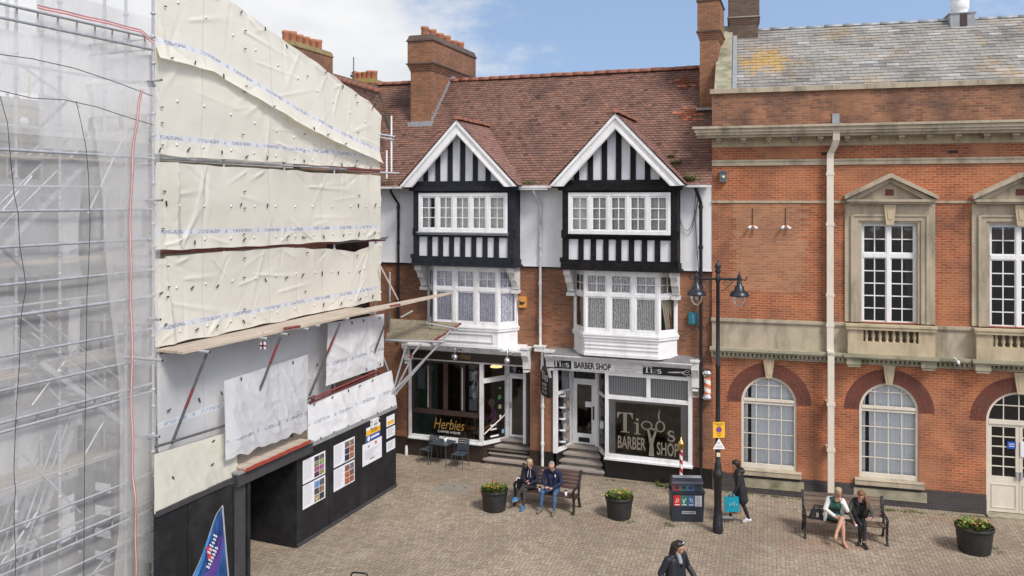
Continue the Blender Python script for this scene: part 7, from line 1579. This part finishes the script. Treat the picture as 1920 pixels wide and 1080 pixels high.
m = MB(); z0_ = -0; e = lo(444, 1300); m.box(e.x-.25, e.x+.25, -.2, .2, 0, .05); m.tube([(e.x, 0, 0.05), (e.x, 0, e.z)], .02, 8); m.build('base', m_iron, t)
# small plain box on the pavement by the café and the little white post
q = at_ground(762, 853); t = thing('wall_vent_pipe', 'short white pipe end at the foot of the café wall', 'pipe', q+Vector((0, -.02, 0)), 0); m = MB(); m.lathe([(.055, 0), (.055, .26), (.035, .32), (.03, .34), (0, .34)], (0, 0, 0), 12); m.build('pipe', m_white_worn, t)
# weeds along the foot of the walls and around the street things
wd = MB()
def weeds(uva, uvb, n, h, sp):
    a, b = ground(*uva), ground(*uvb)
    for k in range(n):
        q = a.lerp(b, random.random()**1.0)
        if nz(q.x*1.3, q.y*1.3, 4) < -.1 and random.random() < .7: continue
        tuft(wd, q+Vector((random.gauss(0, sp), random.gauss(0, sp), 0)), random.randint(3, 7), h*random.uniform(.4, 1.2), .05, .009)
weeds((1340, 921), (1520, 938), 60, .07, .03); weeds((1640, 956), (1720, 960), 40, .07, .03); weeds((1725, 962), (1915, 974), 50, .05, .03); weeds((1140, 900), (1300, 916), 40, .06, .03); weeds((1232, 910), (1256, 914), 26, .14, .05)
weeds((1165, 976), (1190, 980), 30, .05, .05); weeds((1245, 980), (1262, 988), 16, .05, .04); weeds((560, 1026), (740, 915), 22, .03, .04); weeds((478, 1010), (490, 1008), 8, .12, .03); weeds((1860, 1025), (1880, 1040), 10, .05, .04); weeds((1070, 966), (1090, 972), 14, .04, .05); weeds((1640, 1005), (1700, 1020), 14, .03, .08)
o = wd.build('weeds', m_weed); o['kind'] = 'stuff'
# crumbs of litter and a manhole cover
q = Frame(ground(850, 915), -17); t = thing('manhole_cover', 'flush concrete-filled access cover in the paving beside the first tub', 'cover', (q.o[0], q.o[1], 0), q.rot); m = MB(); m.box(-.55, .55, -.45, .45, -.004, .0075); m.build('cover', plain('concrete cover', (.25, .225, .18), .9, .12, 6, dirt=(.14, .12, .08), dsc=2, damt=.5), t); m = MB()
for x in (-.5, -.1, .3): m.box(x, x+.12, .1, .16, .0075, .010)
m.build('keyhole', m_joint, t)

# ------------------------------------------------------------------ people: one continuous surface each, from tapered limbs fused by voxels
import numpy as np
def cap_mesh(mb, a, b, ra, rb, n=12):
    a, b = Vector(a), Vector(b); d = b-a; l = d.length
    prof = []
    for k in range(5): t = math.pi/2*(1-k/4); prof.append((ra*math.cos(t), -ra*math.sin(t)))
    for k in range(5): t = math.pi/2*k/4; prof.append((rb*math.cos(t), l+rb*math.sin(t)))
    mb.lathe(prof, a, n, axis=d if l > 1e-5 else (0, 0, 1))
class Fig:
    def __init__(s): s.p = []
    def cap(s, tag_, a, b, ra, rb=None): s.p.append((tag_, Vector(a), Vector(b), ra, ra if rb is None else rb)); return s
    def chain(s, tag_, pts, rs):
        for i in range(len(pts)-1): s.cap(tag_, pts[i], pts[i+1], rs[i], rs[i+1])
    def make(s, name, mats, parent, vox=.008, smooth=4):
        mb = MB()
        for t, a, b, ra, rb in s.p: cap_mesh(mb, a, b, ra, rb)
        me = bpy.data.meshes.new('x'); me.from_pydata(mb.v, [], mb.f); o = bpy.data.objects.new('x', me); COL.objects.link(o)
        r = o.modifiers.new('r', 'REMESH'); r.mode = 'VOXEL'; r.voxel_size = vox
        k = o.modifiers.new('s', 'SMOOTH'); k.factor = .5; k.iterations = smooth
        dg = bpy.context.evaluated_depsgraph_get(); dg.update(); nm = bpy.data.meshes.new_from_object(o.evaluated_get(dg)); bpy.data.objects.remove(o); bpy.data.meshes.remove(me)
        nm.name = name; tags = list(mats.keys()); nm.materials.clear()
        for t in tags: nm.materials.append(mats[t])
        nf = len(nm.polygons); c = np.zeros(nf*3); nm.polygons.foreach_get('center', c); c = c.reshape(-1, 3); best = np.full(nf, 1e9); idx = np.zeros(nf, dtype=np.int32)
        for t, a, b, ra, rb in s.p:
            A, B = np.array(a), np.array(b); d = B-A; l2 = max(1e-9, d.dot(d)); h = np.clip(((c-A)@d)/l2, 0, 1); dist = np.linalg.norm(c-A-h[:, None]*d, axis=1)-(ra+(rb-ra)*h)
            m = dist < best; best[m] = dist[m]; idx[m] = tags.index(t)
        nm.polygons.foreach_set('material_index', idx); nm.polygons.foreach_set('use_smooth', np.ones(nf, dtype=bool)); nm.update()
        q = bpy.data.objects.new(name, nm); COL.objects.link(q); q.parent = parent; return q
V3 = Vector
def hand(F, w, d, n, side, curl=.6, tag_='skin', k=1.0):
    """wrist w, pointing d, palm faces n; four fingers of different length and a thumb from the palm's side"""
    w, d, n = V3(w), V3(d).normalized(), V3(n); n = (n-d*n.dot(d)).normalized(); x = d.cross(n).normalized()*side
    for o in (-.026, 0, .026): F.cap(tag_, w+d*.015+x*o*.7, w+d*.075+x*o, .014*k, .013*k)
    for o, l in ((-.030, .058), (-.010, .070), (.010, .075), (.029, .066)):
        b = w+d*.08+x*o; c = curl; p1 = b+(d*math.cos(c)+n*math.sin(c))*l*.5; p2 = p1+(d*math.cos(2.1*c)+n*math.sin(2.1*c))*l*.5; F.cap(tag_, b, p1, .0095*k, .009*k); F.cap(tag_, p1, p2, .009*k, .0075*k)
    b = w+d*.03+x*.03; p1 = b+(d*.7+x*.55+n*.35).normalized()*.042; p2 = p1+(d*.85+n*.5).normalized()*.03; F.cap(tag_, b, p1, .0125*k, .0105*k); F.cap(tag_, p1, p2, .0105*k, .008*k)
def head(F, c, f, up=(0, 0, 1), k=1.0):
    c, f, u = V3(c), V3(f).normalized(), V3(up); u = (u-f*u.dot(f)).normalized(); r = f.cross(u).normalized()
    F.cap('skin', c-f*.022*k+u*.030*k, c+f*.014*k+u*.022*k, .084*k, .078*k); F.cap('skin', c+f*.028*k-u*.045*k, c+f*.026*k+u*.03*k, .056*k, .066*k); F.cap('skin', c+f*.05*k-u*.085*k, c+f*.03*k-u*.055*k, .030*k, .045*k)
    F.cap('skin', c+f*.085*k+u*.012*k, c+f*.108*k-u*.022*k, .009*k, .014*k)
    for s in (-1, 1):
        F.cap('skin', c+r*s*.076*k-f*.012*k+u*.012*k, c+r*s*.078*k-f*.014*k-u*.02*k, .014*k, .010*k)
        F.cap('eye', c+r*s*.031*k+f*.080*k+u*.010*k, c+r*s*.036*k+f*.079*k+u*.010*k, .0105*k); F.cap('brow', c+r*s*.02*k+f*.086*k+u*.030*k, c+r*s*.045*k+f*.077*k+u*.031*k, .007*k)
    F.cap('lip', c+r*.018*k+f*.083*k-u*.050*k, c-r*.018*k+f*.083*k-u*.050*k, .0085*k)
    return c, f, u, r
def limbs(F, J, tags):
    """arms and legs with taper; J holds joints, tags the covering of each"""
    for s in 'LR':
        if 'sh'+s in J:
            a, b, c = V3(J['sh'+s]), V3(J['el'+s]), V3(J['wr'+s]); up = tags.get('arm', 'top'); fo = tags.get('fore', up); kk = tags.get('armk', 1.0)
            F.cap(up, a, a.lerp(b, .5), .058*kk, .050*kk); F.cap(up, a.lerp(b, .5), b, .050*kk, .044*kk); F.cap(fo, b, b.lerp(c, .4), .044*kk, .041*kk); F.cap(fo, b.lerp(c, .4), c, .041*kk, .030*kk if fo == 'skin' else .036*kk)
            hand(F, c, J['hd'+s], J['hn'+s], 1 if s == 'L' else -1, J.get('curl', .6))
        if 'hp'+s in J:
            a, b, c, e = V3(J['hp'+s]), V3(J['kn'+s]), V3(J['an'+s]), V3(J['to'+s]); th = tags.get('thigh', 'legs'); sk = tags.get('shin', 'legs'); kk = tags.get('legk', 1.0)
            F.cap(th, a, a.lerp(b, .5), .090*kk, .078*kk); F.cap(th, a.lerp(b, .5), b, .078*kk, .060*kk); F.cap(sk, b, b.lerp(c, .35), .057*kk, .058*kk); F.cap(sk, b.lerp(c, .35), c, .058*kk, .038*kk)
            f = (e-c); h = V3((f.x, f.y, 0)).normalized(); F.cap('shoe', c-h*.035+V3((0, 0, -.04)), c+V3((0, 0, -.035))+h*.06, .043, .045); F.cap('shoe', c+V3((0, 0, -.035))+h*.06, e, .045, .038); F.cap('sole', c-h*.04+V3((0, 0, -.072)), e+V3((0, 0, -.02)), .026, .026)
            if tags.get('ankle'): F.cap('skin', c+V3((0, 0, .03)), c+V3((0, 0, -.03)), .034, .034)
def torso(F, pel, ch, nk, shL, shR, tag_='top', ptag='legs', k=1.0, w=.085, belly=1.0):
    pel, ch, nk, shL, shR = map(V3, (pel, ch, nk, shL, shR)); x = (shL-shR).normalized(); mid = pel.lerp(ch, .5)
    for s in (-1, 1):
        F.cap(ptag, pel+x*s*.075*k, pel+x*s*.06*k+V3((0, 0, .06)), .108*k, .105*k); F.cap(tag_, pel+x*s*.065*k+V3((0, 0, .09)), mid+x*s*.055*k, .105*k*belly, .10*k*belly); F.cap(tag_, mid+x*s*.055*k, ch+x*s*w*.9, .10*k*belly, .108*k); F.cap(tag_, ch+x*s*w*.7, (shL if s > 0 else shR).lerp(nk, .15)+V3((0, 0, -.02)), .10*k, .062*k); F.cap(tag_, (shL if s > 0 else shR), nk+x*s*.03+V3((0, 0, -.02)), .058*k, .055*k)
SK = solid('skin', (.50, .27, .19), .55, .08, 20); SK2 = solid('tanned skin', (.44, .235, .165), .55, .08, 20); EYE = solid('eye', (.035, .025, .02), .3); BROW = solid('brow', (.12, .075, .05)); LIP = solid('lip', (.36, .13, .11), .5)
def mats(**k): d_ = {'skin': SK, 'eye': EYE, 'brow': BROW, 'lip': LIP}; d_.update(k); return d_
NAVY = solid('navy fleece', (.010, .016, .052), .85, .3); NAVY2 = solid('navy hooded top', (.009, .012, .030), .85, .3); DENIM = solid('blue denim', (.05, .105, .205), .8, .3, 9); CHAR = solid('charcoal trousers', (.042, .038, .038), .8, .3); BLUESHOE = solid('blue trainer', (.03, .16, .40), .5); KHAKI = solid('khaki shoe', (.15, .125, .095), .7); WSOLE = solid('white sole', (.65, .65, .65), .6); BLK = solid('black cloth', (.014, .014, .016), .8, .35); BLKJ = solid('black padded coat', (.013, .013, .016), .55, .35); GREEN = solid('green dress', (.035, .13, .105), .8, .2); CARD = solid('white cardigan', (.70, .68, .64), .9, .08); OLIVE = solid('dark olive sleeve', (.05, .05, .038), .8, .3); DSOLE = solid('dark sole', (.05, .045, .04), .7)
H_GREY = solid('grey hair', (.23, .20, .175), .7, .25, 40); H_ASH = solid('ash blonde hair', (.38, .28, .17), .6, .3, 40); H_BLOND = solid('blonde hair', (.38, .28, .17), .6, .3, 40); H_AUB = solid('auburn hair', (.17, .07, .032), .55, .35, 40); H_DARK = solid('dark brown hair', (.022, .014, .011), .45, .3, 40)
def hairmesh(parent, mat, prims, vox=.009):
    F = Fig()
    for a, b, ra, rb in prims: F.cap('hair', a, b, ra, rb)
    return F.make('hair', {'hair': mat}, parent, vox, 2)
def cap_hair(hd, back=.0, top=.0, k=1.0):
    c, f, u, r = hd; return [(c-f*.045*k+u*.035*k, c+f*.0*k+u*.055*k, .088*k, .080*k), (c-f*.03*k+u*.06*k+r*.02, c-f*.03*k+u*.06*k-r*.02, .075*k, .075*k), (c-f*.06*k-u*.03*k, c-f*.05*k+u*.02*k, .070*k, .08*k)]+[(c+r*s*.060*k-f*.012*k+u*.06*k, c+r*s*.074*k-f*.028*k-u*.0*k, .03*k, .022*k) for s in (-1, 1)]
def pers(label, loc, rz, ref=None): return thing('person', label, 'person', loc, rz)
def bench_loc(B, x, y=0.0): return B.matrix_basis @ V3((x, y, 0))
# bench frame: x along, -y forward.  L = +x side (the sitter's left, viewer's right)
def small(parent, name, mat, fn): m = MB(); fn(m); return m.build(name, mat, parent)
# --- woman with crossed legs, first bench
t = pers('seated woman in a navy hooded top, charcoal trousers and blue trainers, legs crossed', bench_loc(B1, -.50), B1.rotation_euler.z)
F = Fig(); J = dict(shL=(.17, -.02, 1.0), elL=(.25, -.12, .78), wrL=(.09, -.28, .72), hdL=(-.8, -.5, .05), hnL=(0, -.2, 1), shR=(-.18, -.02, 1.0), elR=(-.25, -.1, .79), wrR=(-.06, -.3, .76), hdR=(.8, -.4, .1), hnR=(0, -.2, 1), hpL=(.09, .03, .54), knL=(-.06, -.40, .67), anL=(-.24, -.55, .36), toL=(-.33, -.64, .27), hpR=(-.1, .03, .53), knR=(-.05, -.40, .53), anR=(-.05, -.48, .11), toR=(-.05, -.66, .045))
torso(F, (0, .02, .54), (0, .02, .88), (0, -.04, 1.08), J['shL'], J['shR'], k=.98); limbs(F, J, {'armk': 1.12}); F.cap('skin', (0, -.05, 1.08), (0, -.09, 1.17), .05, .048); hd = head(F, (.0, -.12, 1.24), (.05, -.95, -.38), k=.98)
F.cap('top', (-.09, .05, 1.05), (.09, .05, 1.05), .065, .065); F.cap('top', (0, .07, 1.0), (0, .08, 1.08), .07, .06)
F.make('body', mats(top=NAVY2, legs=CHAR, shoe=BLUESHOE, sole=WSOLE), t, .0075); c, f, u, r = hd
hairmesh(t, H_ASH, cap_hair(hd)+[(c+r*s*.07-f*.02+u*.02, c+r*s*.08-f*.02-u*.06, .03, .022) for s in (-1, 1)]+[(c-f*.08, c-f*.07-u*.07, .06, .045)])
small(t, 'drawstrings', CARD, lambda m: [m.tube([(s*.03, -.115, 1.04), (s*.04, -.155, .93), (s*.05, -.15, .84)], .006, 5) for s in (-1, 1)])
def held(name, label, cat, parent_t, loc, fn_parts):
    w = parent_t.matrix_basis @ V3(loc); o = thing(name, label, cat, w, parent_t.rotation_euler.z); 
    for n, mt, fn in fn_parts: small(o, n, mt, fn)
    return o
held('phone', 'dark phone in the hands of the woman in the navy hooded top', 'phone', t, (.02, -.40, .775), [('case', m_signblack, lambda m: m.box(-.035, .035, -.07, .07, -.006, .006))])
held('backpack', 'black and white bag standing on the bench beside the woman in the hooded top', 'bag', t, (-.33, .0, .46), [('body', BLK, lambda m: m.hexa([(-.13, -.13, 0), (.12, -.13, 0), (.12, .12, 0), (-.13, .12, 0)], [(-.08, -.08, .30), (.08, -.08, .30), (.08, .08, .30), (-.08, .08, .30)])), ('strap', CARD, lambda m: m.tube([(-.10, -.14, .03), (-.10, -.12, .22), (-.05, -.1, .31), (.04, -.1, .30)], .026, 6))])
# --- man on the first bench
t = pers('seated man in a navy zip-neck fleece and jeans looking down at his hands', bench_loc(B1, .20), B1.rotation_euler.z)
F = Fig(); J = dict(shL=(.215, -.03, 1.04), elL=(.28, -.12, .79), wrL=(.10, -.34, .70), hdL=(-.75, -.6, .0), hnL=(-.2, -.2, -1), shR=(-.215, -.03, 1.04), elR=(-.28, -.12, .79), wrR=(-.11, -.34, .71), hdR=(.75, -.6, .0), hnR=(.2, -.2, -1), hpL=(.10, .03, .55), knL=(.19, -.42, .55), anL=(.19, -.50, .12), toL=(.21, -.70, .045), hpR=(-.10, .03, .55), knR=(-.20, -.42, .55), anR=(-.22, -.46, .12), toR=(-.25, -.65, .045))
torso(F, (0, .02, .55), (0, .0, .90), (0, -.06, 1.12), J['shL'], J['shR'], k=1.1, w=.105, belly=1.08); limbs(F, J, {'armk': 1.22, 'legk': 1.08}); F.cap('skin', (0, -.07, 1.12), (0, -.12, 1.2), .058, .055); hd = head(F, (0, -.17, 1.27), (.0, -.80, -.60), k=1.05)
F.make('body', mats(top=NAVY, legs=DENIM, shoe=KHAKI, sole=DSOLE), t, .0075); c, f, u, r = hd
hairmesh(t, H_GREY, [(c-f*.05+u*.03, c-f*.02+u*.05, .085, .076), (c-f*.06-u*.03, c-f*.05+u*.02, .066, .082)]+[(c+r*s*.066-f*.03+u*.03, c+r*s*.07-f*.035-u*.02, .026, .016) for s in (-1, 1)])
small(t, 'chest_badge', CARD, lambda m: m.box(.09, .12, -.152, -.13, .95, 1.02))
held('phone', 'dark phone in the hands of the man in the navy fleece', 'phone', t, (0, -.44, .69), [('case', m_signblack, lambda m: m.box(-.035, .035, -.07, .07, -.006, .006))])
for x, lab in ((-.18, 'white takeaway cup with a dark lid on the bench between the couple'), (.62, 'white takeaway cup with a dark lid on the empty end of the first bench')):
    P0 = bench_loc(B1, x, -.12); o = thing('coffee_cup', lab, 'cup', P0+V3((0, 0, .455)), 0); small(o, 'cup', m_paper, lambda m: m.lathe([(.032, 0), (.045, .125), (.04, .125), (0, .12)], (0, 0, 0), 16)); small(o, 'lid', DSOLE, lambda m: m.lathe([(.047, .12), (.047, .132), (.04, .145), (0, .146)], (0, 0, 0), 16))
# --- woman in white cardigan, second bench
t = pers('seated blonde woman in a long white cardigan and green dress, one hand at her mouth', bench_loc(B2, -.26), B2.rotation_euler.z)
F = Fig(); J = dict(shL=(.21, -.10, 1.0), elL=(.31, -.22, .80), wrL=(.17, -.30, 1.03), hdL=(-.35, -.1, .9), hnL=(-.5, .8, .1), shR=(-.13, -.05, 1.0), elR=(-.23, -.12, .76), wrR=(-.04, -.33, .68), hdR=(.8, -.6, -.1), hnR=(0, -.1, -1), hpL=(.11, .02, .54), knL=(.16, -.46, .55), anL=(.17, -.56, .11), toL=(.22, -.73, .035), hpR=(-.09, .02, .55), knR=(.14, -.47, .67), anR=(-.02, -.66, .34), toR=(-.05, -.76, .25))
torso(F, (0, .02, .54), (.02, -.04, .88), (.05, -.12, 1.08), J['shL'], J['shR'], tag_='dress', ptag='dress', k=1.0); limbs(F, J, {'arm': 'card', 'fore': 'card', 'armk': 1.3, 'thigh': 'skin', 'shin': 'skin', 'ankle': 1}); F.cap('skin', (.05, -.12, 1.08), (.07, -.16, 1.17), .05, .048); F.cap('skin', (.05, -.15, 1.02), (.05, -.14, 1.06), .05, .05)
for s, kn in (('L', J['knL']), ('R', J['knR'])): a = V3(J['hp'+s]); F.cap('dress', a, a.lerp(V3(kn), .62), .105, .098)
hd = head(F, (.09, -.19, 1.25), (.35, -.85, -.42), k=.98)
F.make('body', mats(dress=GREEN, card=CARD, shoe=SK, sole=DSOLE), t, .0075)
c, f, u, r = hd; hairmesh(t, H_BLOND, cap_hair(hd)+[(c+r*s*.07-f*.02+u*.02, c+r*s*.085-f*.01-u*.12, .032, .025) for s in (-1, 1)]+[(c-f*.085, c-f*.08-u*.14, .06, .045), (c-r*.06-f*.03-u*.08, c-r*.08+f*.03-u*.20, .035, .02)])
K = Fig()
for s, sh in ((1, J['shL']), (-1, J['shR'])):
    K.cap('card', V3(sh)+V3((0, .02, -.02)), V3((s*.17+.02, .03, .60)), .075, .085); K.cap('card', (s*.20, .0, .62), (s*.24+.0, -.12, .44), .06, .035); K.cap('card', V3(sh)*.9+V3((0, 0, .1)), (s*.05+.05, -.02, 1.06), .055, .045)
K.cap('card', (-.1, .1, .95), (.12, .1, .95), .09, .09); K.cap('card', (-.1, .12, .62), (.1, .12, .62), .08, .08); K.make('cardigan', {'card': CARD}, t, .010, 5)
small(t, 'belt', BLK, lambda m: m.lathe([(.165, .74), (.168, .77), (.165, .80)], (.01, -.005, 0), 20)); small(t, 'sandal_strap', BLK, lambda m: [m.tube([V3(J[a+q])+V3((x, -.06, -.02)) for x in (-.035, 0, .035)], .009, 5) for a, q in (('an', 'L'), ('an', 'R'))])
held('handbag', 'black leather handbag with a silver clasp on the worn bench', 'handbag', t, (-.42, .02, .46), [('body', BLK, lambda m: m.hexa([(-.19, -.10, 0), (.18, -.10, 0), (.18, .10, 0), (-.19, .10, 0)], [(-.12, -.05, .22), (.11, -.05, .22), (.11, .05, .22), (-.12, .05, .22)])), ('handle', BLK, lambda m: [m.tube([(-.09, y, .2), (-.06, y, .32), (.05, y, .32), (.08, y, .2)], .012, 6) for y in (-.05, .05)]), ('clasp', m_chrome, lambda m: m.box(-.035, .035, -.10, -.08, .05, .17))])
# --- woman in black, second bench
t = pers('seated young woman in black with a long auburn ponytail, leaning forward', bench_loc(B2, .36), B2.rotation_euler.z)
F = Fig(); J = dict(shL=(.19, -.10, .99), elL=(.30, -.20, .76), wrL=(.24, -.38, .72), hdL=(-.1, -.8, .1), hnL=(-.9, -.1, .2), shR=(-.17, -.10, .99), elR=(-.27, -.22, .77), wrR=(-.19, -.42, .61), hdR=(.35, -.6, -.65), hnR=(.7, .1, -.3), hpL=(.09, .02, .54), knL=(.08, -.43, .55), anL=(.05, -.50, .11), toL=(.09, -.70, .04), hpR=(-.09, .02, .54), knR=(-.03, -.43, .55), anR=(-.03, -.36, .12), toR=(-.08, -.52, .05), curl=.45)
torso(F, (0, .02, .54), (0, -.06, .88), (0, -.15, 1.06), J['shL'], J['shR'], k=.97); limbs(F, J, {'arm': 'sleeve', 'fore': 'sleeve', 'armk': 1.12, 'legk': .92, 'ankle': 1}); F.cap('skin', (0, -.16, 1.06), (.01, -.20, 1.15), .048, .046); hd = head(F, (.02, -.24, 1.23), (-.12, -.88, -.42), k=.97)
F.make('body', mats(top=BLK, sleeve=OLIVE, legs=BLK, shoe=BLK, sole=WSOLE), t, .0075); c, f, u, r = hd
hairmesh(t, H_AUB, cap_hair(hd)+[(c-f*.09+u*.04, c-f*.10+V3((.08, .02, -.02)), .05, .045), (c-f*.10+V3((.08, .02, -.02)), c+V3((.15, .03, -.15)), .045, .04), (c+V3((.15, .03, -.15)), c+V3((.16, -.02, -.33)), .04, .018), (c+r*.0-f*.05+u*.09, c-f*.03+u*.09, .05, .05)])
K = Fig()
for s, sh in ((1, J['shL']), (-1, J['shR'])): K.cap('g', V3(sh)*.88+V3((0, -.03, .03)), (s*.14, -.10, .70), .075, .095)
K.cap('g', (-.09, -.02, 1.03), (.09, -.02, 1.03), .075, .075); K.cap('g', (-.12, -.10, 1.04), (-.05, -.2, .98), .06, .05); K.cap('g', (-.1, .06, .95), (.1, .06, .95), .09, .09); K.cap('g', (-.1, .07, .65), (.1, .07, .65), .09, .09); K.make('gilet', {'g': BLK}, t, .010, 4)
held('napkin', 'crumpled white tissue in the hand of the young woman in black', 'napkin', t, (-.14, -.50, .54), [('tissue', m_paper, lambda m: m.ball((0, 0, 0), (.035, .03, .02), 8))])
# --- walker with a turquoise bag
P0 = ground(1385, 978); t = pers('woman walking left in a long black padded coat carrying a shopping bag', V3((P0.x, P0.y, 0)), R(-8))
F = Fig(); J = dict(shL=(-.03, -.19, 1.36), elL=(-.04, -.25, 1.08), wrL=(-.17, -.24, .86), hdL=(-.25, 0, -1), hnL=(.2, 1, 0), shR=(.05, .19, 1.36), elR=(.12, .23, 1.1), wrR=(.02, .22, .9), hdR=(-.2, 0, -1), hnR=(0, -1, 0), hpL=(.02, -.09, .88), knL=(.12, -.09, .50), anL=(.26, -.09, .14), toL=(.12, -.09, .045), hpR=(.02, .09, .88), knR=(-.16, .09, .49), anR=(-.22, .09, .12), toR=(-.42, .09, .06), curl=1.0)
torso(F, (.02, 0, .9), (.0, 0, 1.22), (-.03, 0, 1.44), (-.0, -.19, 1.36), (.0, .19, 1.36), k=1.0); limbs(F, J, {'armk': 1.2}); F.cap('skin', (-.03, 0, 1.42), (-.06, 0, 1.5), .05, .048); hd = head(F, (-.09, 0, 1.58), (-.97, .05, -.2), k=1.0)
F.make('body', mats(top=BLKJ, legs=BLK, shoe=WSOLE, sole=WSOLE), t, .0075)
K = Fig()
for s in (-1, 1): K.cap('c', (.0, s*.07, 1.30), (.05, s*.09, .98), .125, .135); K.cap('c', (.05, s*.09, .98), (.09, s*.10, .66), .14, .155); K.cap('c', (.0, s*.18, 1.36), (-.02, s*.05, 1.44), .07, .07)
K.cap('c', (.08, -.05, 1.42), (.08, .05, 1.42), .085, .085); K.make('coat', {'c': BLKJ}, t, .010, 4)
c, f, u, r = hd; hairmesh(t, H_DARK, [(a, b, x*1.08, y*1.08) for a, b, x, y in cap_hair(hd)]+[(c-f*.07, c-f*.06-u*.09, .065, .05), (c+u*.09+f*.0, c+u*.09-f*.05, .05, .05)])
o = held('shopping_bag', 'turquoise shopping bag swinging from the hand of the walking woman', 'bag', t, (-.21, -.26, .74), [('bag', plain('turquoise plastic', (.0, .26, .36), .35, .12, 7), lambda m: m.hexa([(-.20, -.09, -.36), (.19, -.10, -.34), (.19, .08, -.34), (-.20, .08, -.36)], [(-.21, -.05, 0.02), (.17, -.06, .04), (.17, .05, .04), (-.21, .05, .02)])), ('handle', plain('turquoise strap', (.0, .22, .31), .4, .1, 7), lambda m: [m.tube([(-.11, y, .02), (-.03, y*.4, .13), (.03, y*.4, .13), (.09, y, .03)], .012, 6) for y in (-.05, .05)]), ('print', solid('pale print', (.12, .45, .52)), lambda m: [m.box(-.1+.06*k, -.06+.06*k, -.105, -.088, -.2+.03*(k % 2), -.12+.03*(k % 3)) for k in range(4)])])
held('paper_bag', 'brown paper bag hanging below the turquoise one', 'bag', t, (-.10, -.12, .44), [('bag', plain('brown paper', (.28, .16, .09), .8, .15, 8), lambda m: m.hexa([(-.16, -.08, -.16), (.15, -.08, -.16), (.15, .06, -.16), (-.16, .06, -.16)], [(-.15, -.06, .3), (.14, -.06, .3), (.14, .04, .3), (-.15, .04, .3)]))])
# --- woman at the bottom edge
P0 = ground(1266, 1020, 1.70); t = pers('dark-haired woman in a navy jacket walking right at the bottom edge, sunglasses on her head', V3((P0.x, P0.y, 0)), R(-50)); t.scale = (1.14, 1.14, 1.05)
F = Fig(); J = dict(shL=(.02, .20, 1.36), elL=(.02, .33, 1.10), wrL=(.20, .33, .92), hdL=(.6, 0, -.8), hnL=(0, -1, 0), shR=(.0, -.20, 1.36), elR=(-.08, -.32, 1.10), wrR=(.04, -.33, .87), hdR=(.3, .1, -.9), hnR=(0, 1, -.2), hpL=(0, .09, .88), knL=(.14, .09, .5), anL=(.2, .09, .13), toL=(.4, .09, .05), hpR=(0, -.09, .88), knR=(-.08, -.09, .49), anR=(-.25, -.09, .15), toR=(-.1, -.09, .045))
torso(F, (0, 0, .9), (.0, 0, 1.2), (.03, 0, 1.43), J['shL'], J['shR'], k=1.1, w=.10); limbs(F, J, {'armk': 1.35}); F.cap('skin', (.03, 0, 1.42), (.05, .01, 1.5), .05, .048); hd = head(F, (.08, .02, 1.575), (.80, .55, -.22), k=1.03)
F.cap('shirt', (.08, 0, 1.41), (.12, 0, 1.30), .045, .045); JK = solid('navy jacket', (.011, .012, .019), .6, .4)
F.make('body', mats(top=JK, shirt=solid('pale shirt', (.26, .27, .31)), legs=BLK, shoe=BLK, sole=DSOLE), t, .0075)
c, f, u, r = hd; hairmesh(t, H_DARK, cap_hair(hd)+[(c-f*.085+u*.01, c-f*.10-u*.12, .078, .062), (c-f*.10-u*.1, c-f*.12-u*.24, .062, .035), (c-r*.07-f*.03, c-r*.08-f*.05-u*.15, .035, .025), (c+r*.06-f*.06, c+r*.06-f*.09-u*.15, .04, .025)])
K = Fig()
for s in (-1, 1): K.cap('j', (.0, s*.10, 1.30), (.01, s*.11, .84), .115, .135); K.cap('j', (.07, s*.08, 1.43), (.12, s*.045, 1.22), .034, .026)
K.make('jacket', {'j': JK}, t, .010, 3)
small(t, 'sunglasses', m_chrome, lambda m: [m.ball(c+f*.045+u*.112+r*s*.032, (.020, .022, .010), 8) for s in (-1, 1)]); small(t, 'earring', m_chrome, lambda m: m.ball(c+r*.085-f*.012-u*.03, .010, 6))
# --- person in purple behind the café's side window
P0 = SH.wld((SH.x(925, 1.25), 1.30, .5)); t = pers('person in a purple top sitting inside the café near the door', P0, SH.rot+R(20))
F = Fig(); J = dict(shL=(-.02, .18, 1.0), elL=(-.12, .24, .78), wrL=(-.32, .14, .74), hdL=(-1, 0, 0), hnL=(0, 0, -1), shR=(-.02, -.18, 1.0), elR=(-.12, -.24, .78), wrR=(-.32, -.14, .74), hdR=(-1, 0, 0), hnR=(0, 0, -1), hpL=(.03, .1, .54), knL=(-.4, .1, .54), anL=(-.42, .1, .1), toL=(-.6, .1, .05), hpR=(.03, -.1, .54), knR=(-.4, -.1, .54), anR=(-.42, -.1, .1), toR=(-.6, -.1, .05))
torso(F, (0, 0, .54), (-.0, 0, .88), (-.04, 0, 1.08), J['shL'], J['shR']); limbs(F, J, {'armk': 1.1}); F.cap('skin', (-.04, 0, 1.08), (-.07, 0, 1.17), .05, .05); hd = head(F, (-.1, 0, 1.24), (-.95, -.1, -.2))
F.make('body', mats(top=solid('purple knit', (.20, .035, .24), .8), legs=CHAR, shoe=BLK, sole=DSOLE), t, .009); hairmesh(t, H_GREY, cap_hair(hd))
o = thing('cafe_chair', 'cane café chair under the person in purple', 'chair', P0, SH.rot+R(20)); small(o, 'seat', m_brownframe, lambda m: m.box(-.2, .22, -.21, .21, .40, .43)); small(o, 'backrest', m_brownframe, lambda m: m.box(.2, .23, -.2, .2, .43, .9))
for a in (-1, 1):
    for b in (-1, 1): small(o, 'leg', m_brownframe, lambda m: m.tube([(a*.18, b*.18, 0), (a*.18, b*.18, .4)], .016, 6))
